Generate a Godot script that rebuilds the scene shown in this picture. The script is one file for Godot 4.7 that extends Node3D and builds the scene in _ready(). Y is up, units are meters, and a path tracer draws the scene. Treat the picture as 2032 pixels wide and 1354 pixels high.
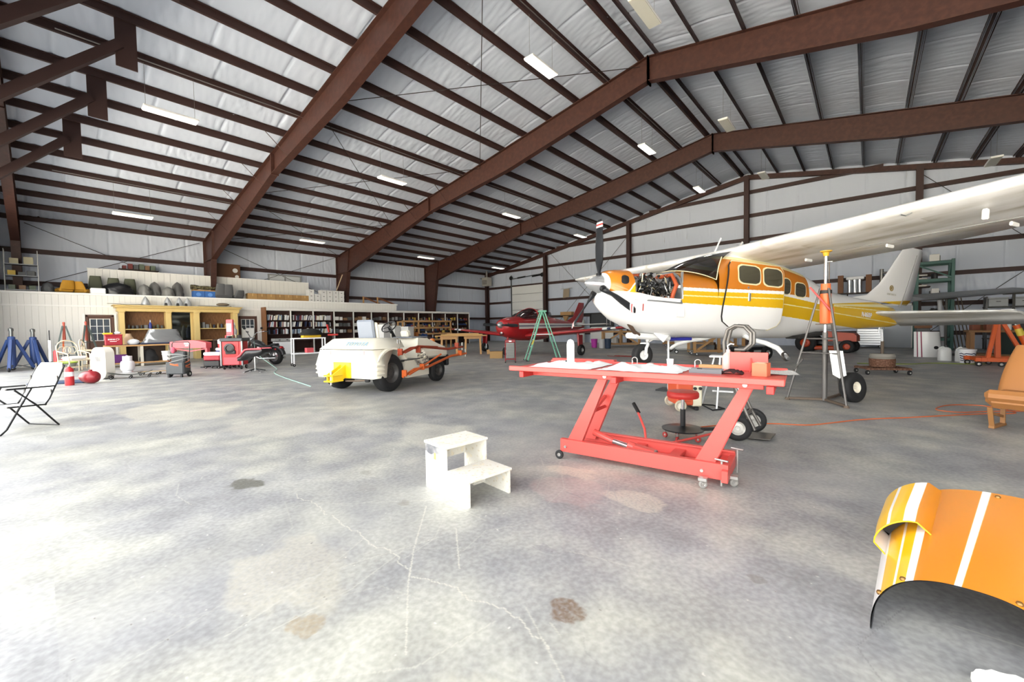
extends Node3D
# A steel aircraft hangar seen from its open door. Ground plan in metres: u runs across the building from the left wall,
# w runs into it from the camera, so a point is Vector3(u, height, -w).

var mats := {}
var taken := {}
var rng := RandomNumberGenerator.new()

func P(u: float, h: float, w: float) -> Vector3:
	return Vector3(u, h, -w)

func C(hex: String) -> Color:
	return Color.html(hex)

func M(key: String, col: Color, rough := 0.6, metal := 0.0) -> StandardMaterial3D:
	if mats.has(key):
		return mats[key]
	var m := StandardMaterial3D.new()
	m.resource_name = key
	m.albedo_color = col
	m.roughness = rough
	m.metallic = metal
	mats[key] = m
	return m

func numbered(called: String) -> String:
	if not taken.has(called):
		taken[called] = 0
		return called
	taken[called] += 1
	return "%s_%03d" % [called, taken[called]]

func meta(o: Node, label := "", category := "", group := "", kind := "") -> void:
	if label != "": o.set_meta("label", label)
	if category != "": o.set_meta("category", category)
	if group != "": o.set_meta("group", group)
	if kind != "": o.set_meta("kind", kind)

# a top-level thing: a node at its base, whose children are its parts
func thing(called: String, label: String, category: String, u := 0.0, w := 0.0, h := 0.0, turn := 0.0, group := "") -> Node3D:
	var o := Node3D.new()
	o.name = numbered(called)
	add_child(o)
	o.position = P(u, h, w)
	o.rotation.y = deg_to_rad(turn)
	meta(o, label, category, group)
	return o

func structure(called: String) -> Node3D:
	var o := Node3D.new()
	o.name = numbered(called)
	add_child(o)
	o.set_meta("kind", "structure")
	return o

func copy(o: Node3D, u: float, w: float, h := 0.0, turn := 0.0, label := "", group := "") -> Node3D:
	var c: Node3D = o.duplicate()
	var base: String = o.name
	if base.length() > 4 and base[base.length() - 4] == "_" and base.right(3).is_valid_int():
		base = base.left(base.length() - 4)
	c.name = numbered(base)
	add_child(c)
	c.position = P(u, h, w)
	c.rotation.y = deg_to_rad(turn)
	meta(c, label, "", group)
	return c

func turned(deg_x := 0.0, deg_y := 0.0, deg_z := 0.0) -> Basis:
	return Basis.from_euler(Vector3(deg_to_rad(deg_x), deg_to_rad(deg_y), deg_to_rad(deg_z)))

func V(x: float, y: float, z: float) -> Vector3:
	return Vector3(x, y, z)

# collects shapes for one mesh
class MB:
	var st := SurfaceTool.new()
	var uvf = null
	var grp := 1
	func _init() -> void:
		st.begin(Mesh.PRIMITIVE_TRIANGLES)
	func v(p: Vector3) -> void:
		if uvf != null:
			st.set_uv(uvf.call(p))
		st.add_vertex(p)
	func tri(a: Vector3, b: Vector3, c: Vector3) -> void:   # counter-clockwise from outside
		v(a); v(c); v(b)
	func quad(a: Vector3, b: Vector3, c: Vector3, d: Vector3) -> void:
		tri(a, b, c); tri(a, c, d)
	func flat() -> void:
		st.set_smooth_group(-1)
	func smooth() -> void:
		grp += 1
		st.set_smooth_group(grp)
	func face(pts: Array, from: Vector3) -> void:           # convex, turned away from a point inside
		var mid := Vector3.ZERO
		for p in pts: mid += p
		mid /= pts.size()
		var n: Vector3 = (pts[1] - pts[0]).cross(pts[2] - pts[0])
		if n.dot(mid - from) < 0.0:
			pts.reverse()
		for i in range(1, pts.size() - 1):
			tri(pts[0], pts[i], pts[i + 1])
	func box(c: Vector3, s: Vector3, ch := 0.0, b := Basis()) -> MB:
		flat()
		var h := s * 0.5
		ch = min(ch, min(h.x, min(h.y, h.z)) * 0.9)
		for a in 3:
			var e := (a + 1) % 3
			var f := (a + 2) % 3
			for sa in [-1.0, 1.0]:
				var q := []
				for k in [[-1.0, -1.0], [1.0, -1.0], [1.0, 1.0], [-1.0, 1.0]]:
					var p := Vector3.ZERO
					p[a] = sa * h[a]; p[e] = k[0] * (h[e] - ch); p[f] = k[1] * (h[f] - ch)
					q.append(c + b * p)
				face(q, c)
				if ch > 0.0:
					for se in [-1.0, 1.0]:
						var r := []
						for k in [[1, -1.0], [1, 1.0], [0, 1.0], [0, -1.0]]:
							var p := Vector3.ZERO
							p[a] = sa * (h[a] - (0.0 if k[0] == 1 else ch)); p[e] = se * (h[e] - (ch if k[0] == 1 else 0.0)); p[f] = k[1] * (h[f] - ch)
							r.append(c + b * p)
						face(r, c)
		if ch > 0.0:
			for sx in [-1.0, 1.0]:
				for sy in [-1.0, 1.0]:
					for sz in [-1.0, 1.0]:
						var s3 := Vector3(sx, sy, sz)
						var r := []
						for a in 3:
							var p := (h - Vector3.ONE * ch) * s3
							p[a] = h[a] * s3[a]
							r.append(c + b * p)
						face(r, c)
		return self
	# box from corner to corner
	func bb(a: Vector3, d: Vector3, ch := 0.0) -> MB:
		return box((a + d) * 0.5, (d - a).abs(), ch)
	# square bar between two points
	func bar(a: Vector3, b: Vector3, wx: float, wy: float, ch := 0.0) -> MB:
		var z := (b - a).normalized()
		var up := Vector3.UP if absf(z.y) < 0.95 else Vector3.RIGHT
		var x := up.cross(z).normalized()
		return box((a + b) * 0.5, Vector3(wx, wy, a.distance_to(b)), ch, Basis(x, z.cross(x), z))
	func loft(rings: Array, cap0 := true, cap1 := true, closed := true) -> MB:
		smooth()
		var n: int = rings[0].size()
		var flip := false
		var best := -1.0
		for i in rings.size() - 1:                          # judge the turn on its largest faces
			var c := Vector3.ZERO
			for k in n: c += rings[i][k] + rings[i + 1][k]
			c /= 2.0 * n
			for k in (n if closed else n - 1):
				var k2 := (k + 1) % n
				var nn: Vector3 = (rings[i][k2] - rings[i][k]).cross(rings[i + 1][k] - rings[i][k])
				var d: float = nn.dot((rings[i][k] + rings[i + 1][k2]) * 0.5 - c)
				if absf(d) > best:
					best = absf(d); flip = d < 0.0
		for i in rings.size() - 1:
			for k in (n if closed else n - 1):
				var k2 := (k + 1) % n
				var a: Vector3 = rings[i][k]
				var b: Vector3 = rings[i][k2]
				var c2: Vector3 = rings[i + 1][k2]
				var d2: Vector3 = rings[i + 1][k]
				if flip:
					if not a.is_equal_approx(d2): tri(a, d2, c2)
					if not a.is_equal_approx(b): tri(a, c2, b)
				else:
					if not c2.is_equal_approx(d2): tri(a, c2, d2)
					if not a.is_equal_approx(b): tri(a, b, c2)
		flat()
		if closed:
			for e in [[cap0, 0, 1], [cap1, rings.size() - 1, rings.size() - 2]]:
				if e[0]:
					var m := Vector3.ZERO
					var inn := Vector3.ZERO
					for k in n:
						m += rings[e[1]][k] / n
						inn += rings[e[2]][k] / n
					for k in n:
						face([m, rings[e[1]][k], rings[e[1]][(k + 1) % n]], inn)
		return self
	func ring(c: Vector3, x: Vector3, y: Vector3, n: int) -> Array:
		var r := []
		for k in n:
			var t := TAU * k / n
			r.append(c + x * cos(t) + y * sin(t))
		return r
	func cyl(a: Vector3, b: Vector3, r1: float, r2 := -1.0, n := 12) -> MB:
		if r2 < 0.0: r2 = r1
		var z := (b - a).normalized()
		var up := Vector3.UP if absf(z.y) < 0.95 else Vector3.RIGHT
		var x := up.cross(z).normalized()
		var y := z.cross(x)
		return loft([ring(a, x * r1, y * r1, n), ring(b, x * r2, y * r2, n)])
	func tube(path: Array, r: float, n := 8, closed := false) -> MB:
		var rings := []
		var m := path.size()
		var x := Vector3.ZERO
		for i in m:
			var a: Vector3 = path[(i - 1 + m) % m] if closed else path[maxi(i - 1, 0)]
			var b: Vector3 = path[(i + 1) % m] if closed else path[mini(i + 1, m - 1)]
			var z := (b - a).normalized()
			if i == 0:
				var up := Vector3.UP if absf(z.y) < 0.9 else Vector3.RIGHT
				x = up.cross(z).normalized()
			else:
				x = (x - z * x.dot(z)).normalized()
			rings.append(ring(path[i], x * r, z.cross(x) * r, n))
		if closed: rings.append(rings[0])
		return loft(rings, not closed, not closed)
	# profile of Vector2(radius, height) turned round the y axis of b at c
	func lathe(prof: Array, n := 20, c := Vector3.ZERO, b := Basis()) -> MB:
		var part := []
		for i in prof.size():
			var p: Vector2 = prof[i]
			part.append(ring(c + b.y * p.y, b.x * maxf(p.x, 0.0005), b.z * maxf(p.x, 0.0005), n))
			var sharp := false
			if i > 0 and i < prof.size() - 1:
				var d0: Vector2 = (prof[i] - prof[i - 1]).normalized()
				var d1: Vector2 = (prof[i + 1] - prof[i]).normalized()
				sharp = d0.dot(d1) < 0.75
			if (sharp or i == prof.size() - 1) and part.size() > 1:
				loft(part, false, false)
				part = [part[-1]]
		return self
	func ball(c: Vector3, r: Vector3, n := 12, b := Basis()) -> MB:
		var rings := []
		for i in n / 2 + 1:
			var t := PI * i / (n / 2) - PI / 2
			rings.append(ring(c + b * Vector3(0, r.y * sin(t), 0), b * Vector3(maxf(r.x * cos(t), 0.0005), 0, 0), b * Vector3(0, 0, maxf(r.z * cos(t), 0.0005)), n))
		return loft(rings, false, false)
	# outline in x and y pushed along z
	func prism(poly: Array, z0: float, z1: float, x := Transform3D()) -> MB:
		flat()
		var p2 := PackedVector2Array(poly)
		if Geometry2D.is_polygon_clockwise(p2): p2.reverse()
		var t := Geometry2D.triangulate_polygon(p2)
		for i in range(0, t.size(), 3):
			var q := []
			for k in 3: q.append(p2[t[i + k]])
			if (q[1] - q[0]).cross(q[2] - q[0]) < 0.0: q.reverse()
			tri(x * Vector3(q[0].x, q[0].y, z1), x * Vector3(q[1].x, q[1].y, z1), x * Vector3(q[2].x, q[2].y, z1))
			tri(x * Vector3(q[2].x, q[2].y, z0), x * Vector3(q[1].x, q[1].y, z0), x * Vector3(q[0].x, q[0].y, z0))
		for i in p2.size():
			var a := p2[i]
			var b := p2[(i + 1) % p2.size()]
			quad(x * Vector3(a.x, a.y, z0), x * Vector3(b.x, b.y, z0), x * Vector3(b.x, b.y, z1), x * Vector3(a.x, a.y, z1))
		return self
	# sheet of points [row][column]
	func grid(g: Array) -> MB:
		smooth()
		for i in g.size() - 1:
			for k in g[i].size() - 1:
				quad(g[i][k], g[i][k + 1], g[i + 1][k + 1], g[i + 1][k])
		return self
	func out(parent: Node, called: String, m: Material) -> MeshInstance3D:
		st.generate_normals()
		st.index()
		var o := MeshInstance3D.new()
		o.mesh = st.commit()
		o.material_override = m
		o.name = called
		parent.add_child(o, true)
		return o

# a thing that is one mesh
func single(mb: MB, called: String, m: Material, label: String, category: String, u := 0.0, w := 0.0, h := 0.0, turn := 0.0, group := "") -> MeshInstance3D:
	var o := mb.out(self, numbered(called), m)
	o.position = P(u, h, w)
	o.rotation.y = deg_to_rad(turn)
	meta(o, label, category, group)
	return o

func inst(parent: Node, called: String, mesh: Mesh, m: Material, x: Transform3D) -> MeshInstance3D:
	var o := MeshInstance3D.new()
	o.mesh = mesh
	o.material_override = m
	o.name = called
	o.transform = x
	parent.add_child(o, true)
	return o

func arc(c: Vector3, x: Vector3, y: Vector3, from: float, to: float, n: int) -> Array:
	var r := []
	for i in n + 1:
		var t := deg_to_rad(lerpf(from, to, float(i) / n))
		r.append(c + x * cos(t) + y * sin(t))
	return r

# rounded rectangle outline
func rrect(x0: float, y0: float, x1: float, y1: float, r: float, n := 4) -> Array:
	var o := []
	for q in [[x1 - r, y0 + r, -90], [x1 - r, y1 - r, 0], [x0 + r, y1 - r, 90], [x0 + r, y0 + r, 180]]:
		for i in n + 1:
			var t := deg_to_rad(q[2] + 90.0 * i / n)
			o.append(Vector2(q[0] + r * cos(t), q[1] + r * sin(t)))
	return o

func text(parent: Node, called: String, words: String, size: float, m: Material, x: Transform3D, bold := true, serif := false) -> MeshInstance3D:
	var t := TextMesh.new()
	t.text = words
	var f := SystemFont.new()
	f.font_names = PackedStringArray(["Droid Serif" if serif else "Droid Sans"])
	if bold: f.font_weight = 700
	t.font = f
	t.font_size = 48
	t.pixel_size = size / 35.0
	t.depth = 0.002
	var o := MeshInstance3D.new()
	o.mesh = t
	o.material_override = m
	o.name = called
	o.transform = x
	parent.add_child(o, true)
	return o

func noise(sd: int, freq: float, oct := 4) -> FastNoiseLite:
	var n := FastNoiseLite.new()
	n.seed = sd
	n.frequency = freq
	n.noise_type = FastNoiseLite.TYPE_SIMPLEX_SMOOTH
	n.fractal_octaves = oct
	return n

# seamless noise picture between colours; sx and sy stretch it
func speckle(sd: int, size: int, cols: Array, freq: float, sx := 1.0, sy := 1.0, oct := 5) -> ImageTexture:
	var n := noise(sd, freq, oct)
	var g := Gradient.new()
	g.offsets = PackedFloat32Array()
	g.colors = PackedColorArray()
	var offs := PackedFloat32Array()
	var cc := PackedColorArray()
	for i in cols.size():
		offs.append(float(i) / (cols.size() - 1))
		cc.append(cols[i])
	g.offsets = offs
	g.colors = cc
	var im := Image.create(size, size, false, Image.FORMAT_RGB8)
	var q := size / 4
	for y in size:
		for x in size:
			var f := n.get_noise_2d(x * sx, y * sy)
			if x < q:
				f = lerpf(n.get_noise_2d((x + size) * sx, y * sy), f, float(x) / q)
			if y < q:
				f = lerpf(n.get_noise_2d(x * sx, (y + size) * sy), f, float(y) / q)
			im.set_pixel(x, y, g.sample(clampf(f * 0.9 + 0.5, 0.0, 1.0)))
	return ImageTexture.create_from_image(im)

func tri_tex(m: StandardMaterial3D, t: Texture2D, scale: float, world := true) -> StandardMaterial3D:
	m.albedo_texture = t
	m.uv1_triplanar = true
	m.uv1_world_triplanar = world
	m.uv1_scale = Vector3.ONE * scale
	return m

func _ready() -> void:
	rng.seed = 4711
	var cam := Camera3D.new()
	cam.name = "camera"
	cam.position = P(28.457, 1.381, 0.0)
	cam.rotation_degrees = V(-2.031, 41.015, -0.877)
	cam.fov = 79.57
	cam.near = 0.05
	cam.far = 200.0
	add_child(cam)
	var env := Environment.new()
	env.background_mode = Environment.BG_SKY
	var sky := Sky.new()
	var sm := ProceduralSkyMaterial.new()
	sm.sky_top_color = Color(0.875, 0.88, 0.885)
	sm.sky_horizon_color = Color(0.95, 0.945, 0.925)
	sm.ground_bottom_color = Color(0.5, 0.49, 0.46)
	sm.ground_horizon_color = Color(0.8, 0.8, 0.78)
	sm.sky_energy_multiplier = 1.0
	sky.sky_material = sm
	env.sky = sky
	env.tonemap_mode = Environment.TONE_MAPPER_LINEAR
	env.tonemap_exposure = 8.8
	env.sdfgi_enabled = true
	env.ssao_enabled = true
	env.ssil_enabled = true
	var we := WorldEnvironment.new()
	we.name = "world_environment"
	we.environment = env
	add_child(we)
	# the sun stands behind the building and lights the apron in front of the door
	var sun := DirectionalLight3D.new()
	sun.name = "sun"
	sun.light_energy = 3.0
	sun.light_color = Color(1.0, 0.96, 0.9)
	sun.shadow_enabled = true
	sun.rotation_degrees = V(-62, 150, 0)
	add_child(sun)
	build_shell()
	build_lamps()
	build_objects()

func build_lamps() -> void:
	var glow := M("lit lamp diffuser", C("ffffff"), 0.4)
	glow.emission_enabled = true
	glow.emission = Color(1.0, 0.99, 0.96)
	glow.emission_energy_multiplier = 0.25
	var dull := M("unlit lamp diffuser", C("c9c8bd"), 0.4)
	var shell := M("white enamel", C("e8e8e6"), 0.4)
	var wire := M("steel wire", C("8b8a88"), 0.4, 0.6)
	var where := ["nearest the front door", "in the second bay", "in the third bay", "in the back bay"]
	var row := ["low along the left eave", "halfway up the left roof slope", "left of the ridge", "right of the ridge", "halfway down the right roof slope"]
	var r := 0
	for u in [5.55, 13.35, 21.15, 24.29, 32.09]:
		var b := 0
		for w in [2.68, 9.9, 17.5, 24.75]:
			var lit: bool = u < 22.0
			if not (b == 0 and r > 1):
				var t := thing("hanging_lamp", "%s flat hanging lamp %s, %s" % ["glowing white" if lit else "unlit grey-white", row[r], where[b]], "lamp", u, w, roof(u) - 1.25, 0, "lamps hung below the roof")
				MB.new().box(V(0, 0.05, 0), V(0.34, 0.06, 1.24), 0.012).out(t, "housing", shell)
				MB.new().box(V(0, 0.09, 0), V(0.12, 0.05, 0.5), 0.012).out(t, "driver_box", shell)
				MB.new().box(V(0, 0.012, 0), V(0.31, 0.018, 1.2), 0.004).out(t, "diffuser", glow if lit else dull)
				for z in [-0.55, 0.55]:
					MB.new().cyl(V(0, 0.07, z), V(0.0, 1.27, z), 0.004, -1, 4).out(t, "hanger_wire", wire)
				if lit:
					var l := AreaLight3D.new()
					l.name = "lamp_light"
					l.area_size = Vector2(0.3, 1.2)
					l.light_energy = 0.35
					l.light_color = Color(1.0, 0.98, 0.95)
					l.shadow_enabled = true
					l.rotation_degrees = V(-90, 0, 0)
					l.area_range = 60.0
					t.add_child(l)
			b += 1
		r += 1

# ---------------------------------------------------------------- building
const WIDE := 45.44
const MID := 22.72
const BACK := 29.16
const FRONT := -1.35
const FRAMES := [-0.55, 6.3, 13.92, 21.54]

func roof(u: float) -> float:
	return 10.45 - 0.178 * absf(u - MID)

# insulation sheet stretched over a rectangle: wrinkles run along ey, seams every seam metres of ex
func fabric(parent: Node, called: String, o: Vector3, ex: Vector3, ey: Vector3, sag: float, amp: float, sd: int, seam: float, m: Material, step := 0.045) -> MeshInstance3D:
	var L := ex.length()
	var nx := int(L / step)
	var ny := 5
	var nrm := ex.cross(ey).normalized()
	var n1 := noise(sd, 0.35, 3)
	var n2 := noise(sd + 7, 4.5, 2)
	var vs := PackedVector3Array()
	var ns := PackedVector3Array()
	var ids := PackedInt32Array()
	for j in ny + 1:
		var fj := float(j) / ny
		for i in nx + 1:
			var fi := float(i) / nx
			var x := fi * L
			var s := fposmod(x + sd * 0.37, seam)
			var d := -sag * 4.0 * fj * (1.0 - fj)
			var rough := 0.35 + 0.65 * smoothstep(-0.2, 0.5, n1.get_noise_2d(x * 0.8, 60.0 + fj * 0.6))
			d += amp * rough * (n2.get_noise_2d(x + 0.25 * fj, fj * 0.35) + 0.5 * n1.get_noise_2d(x * 9.0, fj * 0.8 + 31.0))
			d -= amp * 1.9 * exp(-pow((s - 0.06) / 0.028, 2.0))
			vs.append(o + ex * fi + ey * fj + nrm * d)
	for j in ny + 1:
		for i in nx + 1:
			var a: Vector3 = vs[j * (nx + 1) + mini(i + 1, nx)] - vs[j * (nx + 1) + maxi(i - 1, 0)]
			var b: Vector3 = vs[mini(j + 1, ny) * (nx + 1) + i] - vs[maxi(j - 1, 0) * (nx + 1) + i]
			ns.append(a.cross(b).normalized())
	for j in ny:
		for i in nx:
			var k := j * (nx + 1) + i
			ids.append_array([k, k + nx + 1, k + 1, k + 1, k + nx + 1, k + nx + 2])
	var ar := []
	ar.resize(Mesh.ARRAY_MAX)
	ar[Mesh.ARRAY_VERTEX] = vs
	ar[Mesh.ARRAY_NORMAL] = ns
	ar[Mesh.ARRAY_INDEX] = ids
	var am := ArrayMesh.new()
	am.add_surface_from_arrays(Mesh.PRIMITIVE_TRIANGLES, ar)
	return inst(parent, called, am, m, Transform3D())

func zbeam(a: Vector3, b: Vector3, high: float, flange: float) -> MB:
	# cold-formed Z section between two points, web upright
	var z := (b - a).normalized()
	var x := Vector3.UP.cross(z).normalized()
	var y := z.cross(x)
	var mb := MB.new()
	var l := a.distance_to(b)
	var bs := Basis(x, y, z)
	var c := (a + b) * 0.5
	mb.box(c + y * high * 0.5, Vector3(0.012, high, l), 0.0, bs)
	mb.box(c + x * flange * 0.5 + y * 0.006, Vector3(flange, 0.012, l), 0.0, bs)
	mb.box(c - x * flange * 0.5 + y * (high - 0.006), Vector3(flange, 0.012, l), 0.0, bs)
	return mb

func build_shell() -> void:
	var steel := M("red oxide steel", C("4f2f26"), 0.55)
	tri_tex(steel, speckle(5, 256, [C("c9bcb8"), C("e2dad7"), C("ffffff")], 0.03), 0.6)
	steel.albedo_color = C("48291f")
	var girt := M("girt steel", C("3a2420"), 0.6)
	var vinyl := M("white vinyl insulation", C("c5cddb"), 0.42)
	var skin := M("steel skin", C("9b9d9e"), 0.6)
	var conc := floor_material()

	# floor and the apron outside
	var fl := structure("floor")
	var slab := MB.new()
	slab.flat()
	slab.uvf = func(p: Vector3) -> Vector2: return Vector2((p.x - 18.0) / 16.0, (1.0 - p.z) / 16.0)
	slab.quad(P(0, 0, FRONT), P(WIDE, 0, FRONT), P(WIDE, 0, BACK), P(0, 0, BACK))
	var so := slab.out(fl, "concrete_slab", conc)
	so.mesh = with_uv2(so.mesh)
	MB.new().bb(P(0, -0.3, FRONT), P(WIDE, -0.004, BACK)).out(fl, "slab_base", skin)
	var ap := structure("apron")
	MB.new().bb(P(-40, -0.3, FRONT - 0.001), P(90, -0.01, -60)).out(ap, "concrete_apron", M("sunlit concrete", C("c9c5bb"), 0.8))

	# roof: blankets between purlins, purlins, deck
	var ce := structure("ceiling")
	var us := [0.12]
	var u := 22.45 - 1.3 * 16
	while u < 22.5:
		us.append(u); u += 1.3
	var n := us.size()
	for k in n: us.append(WIDE - us[n - 1 - k])
	for i in us.size() - 1:
		var a: float = us[i]
		var b: float = us[i + 1]
		fabric(ce, "insulation_blanket", P(a, roof(a) + 0.2, FRONT), P(0, 0, BACK) - P(0, 0, FRONT), P(b, roof(b), 0) - P(a, roof(a), 0), 0.035, 0.022, 11 + i, 1.83, vinyl)
	for i in us.size():
		var uu: float = us[i]
		zbeam(P(uu, roof(uu), FRONT), P(uu, roof(uu), BACK), 0.2, 0.075 * (1.0 if uu < MID else -1.0)).out(ce, "purlin", girt)
	for s in [0, 1]:
		var p := [Vector2(0, roof(0) + 0.3), Vector2(MID, roof(MID) + 0.3), Vector2(MID, roof(MID) + 0.4), Vector2(0, roof(0) + 0.4)]
		if s == 1: p = [Vector2(WIDE, roof(0) + 0.3), Vector2(WIDE, roof(0) + 0.4), Vector2(MID, roof(MID) + 0.4), Vector2(MID, roof(MID) + 0.3)]
		MB.new().prism(p, -BACK - 0.3, -FRONT + 0.3).out(ce, "roof_deck", skin)
	# sag rods, rod bracing and the conduit on the lamp purlins
	var rod := M("brace rod", C("2c2422"), 0.5, 0.4)
	for k in 3:
		var w0: float = FRAMES[k]
		var w1: float = FRAMES[k + 1]
		for seg in [[0.6, 7.0], [7.0, 14.5], [14.5, 22.4]]:
			if k == 1:
				for d in [[seg[0], seg[1]], [seg[1], seg[0]]]:
					MB.new().cyl(P(d[0], roof(d[0]) - 0.12, w0), P(d[1], roof(d[1]) - 0.12, w1), 0.012, -1, 6).out(ce, "brace_rod", rod)
	var pipe := M("galvanised conduit", C("8d8a86"), 0.4, 0.8)
	for uu in [5.55, 13.35, 21.15]:
		MB.new().cyl(P(uu + 0.1, roof(uu) + 0.02, 0.5), P(uu + 0.1, roof(uu) + 0.02, BACK - 0.3), 0.016, -1, 6).out(ce, "conduit", pipe)

	# rigid frames
	var k := 0
	for w in FRAMES:
		var fr := structure("steel_frame")
		meta(fr, ["brown steel rigid frame over the open door", "nearest brown steel rigid frame rising from beside the yellow cabinets", "brown steel rigid frame in the middle of the hangar roof", "farthest free-standing brown steel rigid frame"][k])
		k += 1
		for s in 2:
			var mx := func(x: float) -> float: return x if s == 0 else WIDE - x
			var web := [[0.15, 0.0], [0.75, 0.0], [1.7, 5.27], [10.7, roof(10.7) - 0.76], [16.3, roof(16.3) - 0.98], [MID, roof(MID) - 0.8], [MID, roof(MID)], [0.15, roof(0.15)]]
			var p := []
			for q in web: p.append(Vector2(mx.call(q[0]), q[1]))
			MB.new().prism(p, -w - 0.008, -w + 0.008).out(fr, "web", steel)
			for run in [[0, 7], [1, 2], [2, 3], [3, 4], [4, 5], [6, 7]]:
				var a: Array = web[run[0]]
				var b: Array = web[run[1]]
				MB.new().bar(P(mx.call(a[0]), a[1], w), P(mx.call(b[0]), b[1], w), 0.26, 0.022).out(fr, "flange", steel)
			# splice plates and stiffeners
			for q in [[10.7, 0.76], [MID, 0.86]]:
				var x: float = mx.call(q[0])
				MB.new().bb(P(x - 0.02, roof(x) - q[1] - 0.05, w - 0.14), P(x + 0.02, roof(x) + 0.02, w + 0.14)).out(fr, "splice_plate", steel)
			MB.new().bar(P(mx.call(0.15), 5.3, w), P(mx.call(1.7), 5.27, w), 0.2, 0.02).out(fr, "knee_stiffener", steel)
			MB.new().bar(P(mx.call(1.7), 5.27, w), P(mx.call(1.95), roof(1.95), w), 0.2, 0.02).out(fr, "knee_stiffener", steel)
			# flange braces to the purlins
			for x in [4.25, 6.85, 9.45, 12.05]:
				MB.new().bar(P(mx.call(x), roof(x) - 0.85 + 0.012 * x, w), P(mx.call(x), roof(x) + 0.02, w - 0.8), 0.04, 0.006).out(fr, "flange_brace", girt)

	# kicker braces of the door header
	var hd := structure("trim")
	hd.name = "trim_1"
	for q in [[17.2, 9.0, 1.9], [14.6, 8.4, 1.52], [12.0, 7.95, 1.17], [9.3, 7.5, 0.77], [19.8, 9.3, 2.0], [25.6, 9.3, 2.0], [28.2, 8.9, 1.9], [30.8, 8.4, 1.5]]:
		var top := P(q[0], q[1], q[2])
		var foot := P(q[0], q[1] - (q[2] - FRONT), FRONT + 0.1)
		MB.new().bar(foot, top, 0.2, 0.2).out(hd, "kicker_brace", girt)
		MB.new().box(P(q[0], (q[1] + roof(q[0])) * 0.5 - 0.15, q[2] + 0.12), V(0.03, roof(q[0]) - q[1] + 0.75, 0.4)).out(hd, "hanger_plate", girt)

	# left wall
	var wl := structure("wall_left")
	MB.new().bb(P(-0.2, 0, FRONT - 0.3), P(-0.06, roof(0) + 0.4, BACK + 0.3)).out(wl, "wall_sheet", skin)
	var hs := [0.0, 0.85, 2.29, 3.75, 5.19, 6.49]
	for i in hs.size() - 1:
		fabric(wl, "insulation_panel", P(0, hs[i], FRONT), P(0, 0, BACK) - P(0, 0, FRONT), V(0, hs[i + 1] - hs[i], 0), 0.02, 0.022, 60 + i, 1.52, vinyl)
	for i in range(1, hs.size() - 1):
		MB.new().bb(P(0.0, hs[i] - 0.2, FRONT), P(0.18, hs[i], BACK)).out(wl, "girt", girt)
	MB.new().bb(P(0.0, 6.44, FRONT), P(0.16, 6.72, BACK)).out(wl, "eave_strut", girt)
	for d in [[6.45, 6.3, 3.3, 13.9], [3.3, 6.3, 6.45, 13.9]]:
		MB.new().cyl(P(0.25, d[0], d[1]), P(0.25, d[2], d[3]), 0.014, -1, 6).out(wl, "brace_rod", rod)
	for d in [[6.3, -0.3, 3.5, 6.0], [3.5, -0.3, 6.3, 6.0]]:
		MB.new().cyl(P(0.25, d[0], d[1]), P(0.25, d[2], d[3]), 0.014, -1, 6).out(wl, "brace_rod", rod)

	# right wall, mirrored and plain
	var wr := structure("wall_right")
	MB.new().bb(P(WIDE, 0, FRONT - 0.3), P(WIDE + 0.2, roof(0) + 0.4, BACK + 0.3)).out(wr, "wall_sheet", vinyl)
	for h in [0.85, 2.29, 3.75, 5.19, 6.49]:
		MB.new().bb(P(WIDE - 0.18, h - 0.2, FRONT), P(WIDE, h, BACK)).out(wr, "girt", girt)

	# gable wall at the back
	var wb := structure("wall_back")
	var gable := [Vector2(-0.2, 0), Vector2(WIDE + 0.2, 0), Vector2(WIDE + 0.2, roof(0) + 0.35), Vector2(MID, roof(MID) + 0.35), Vector2(-0.2, roof(0) + 0.35)]
	MB.new().prism(gable, -BACK - 0.3, -BACK - 0.06).out(wb, "wall_sheet", skin)
	var hb := [0.0, 0.85, 2.29, 3.75, 5.19, 6.65, 8.1, 9.54, 10.6]
	for i in hb.size() - 1:
		var ua: float = 0.0 if hb[i] < 6.5 else MID - (roof(MID) + 0.2 - hb[i]) / 0.178
		var ub: float = WIDE - ua
		fabric(wb, "insulation_panel", P(ua, hb[i], BACK), P(ub - ua, 0, 0), V(0, hb[i + 1] - hb[i], 0), 0.02, 0.022, 80 + i, 1.52, vinyl)
		if i > 0:
			# the loading door takes the place of the lowest girts
			for run in ([[ua, 3.4], [7.1, ub]] if hb[i] < 4.0 else [[ua, ub]]):
				MB.new().bb(P(run[0], hb[i] - 0.2, BACK - 0.18), P(run[1], hb[i], BACK)).out(wb, "girt", girt)
	for u2 in [0.25, 7.33, 15.0, MID, 30.3, 38.0, 45.2]:
		var cw := MB.new()
		cw.bb(P(u2 - 0.13, 0, BACK - 0.19), P(u2 + 0.13, roof(u2) - 0.1, BACK - 0.17))
		cw.bb(P(u2 - 0.13, 0, BACK - 0.5), P(u2 + 0.13, roof(u2) - 0.1, BACK - 0.48))
		cw.bb(P(u2 - 0.01, 0, BACK - 0.48), P(u2 + 0.01, roof(u2) - 0.1, BACK - 0.19))
		cw.out(wb, "wall_column", girt)
	for s in 2:
		var e := 0.0 if s == 0 else WIDE
		MB.new().bar(P(e, roof(0) - 0.12, BACK - 0.25), P(MID, roof(MID) - 0.12, BACK - 0.25), 0.22, 0.26).out(wb, "end_rafter", steel)
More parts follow.
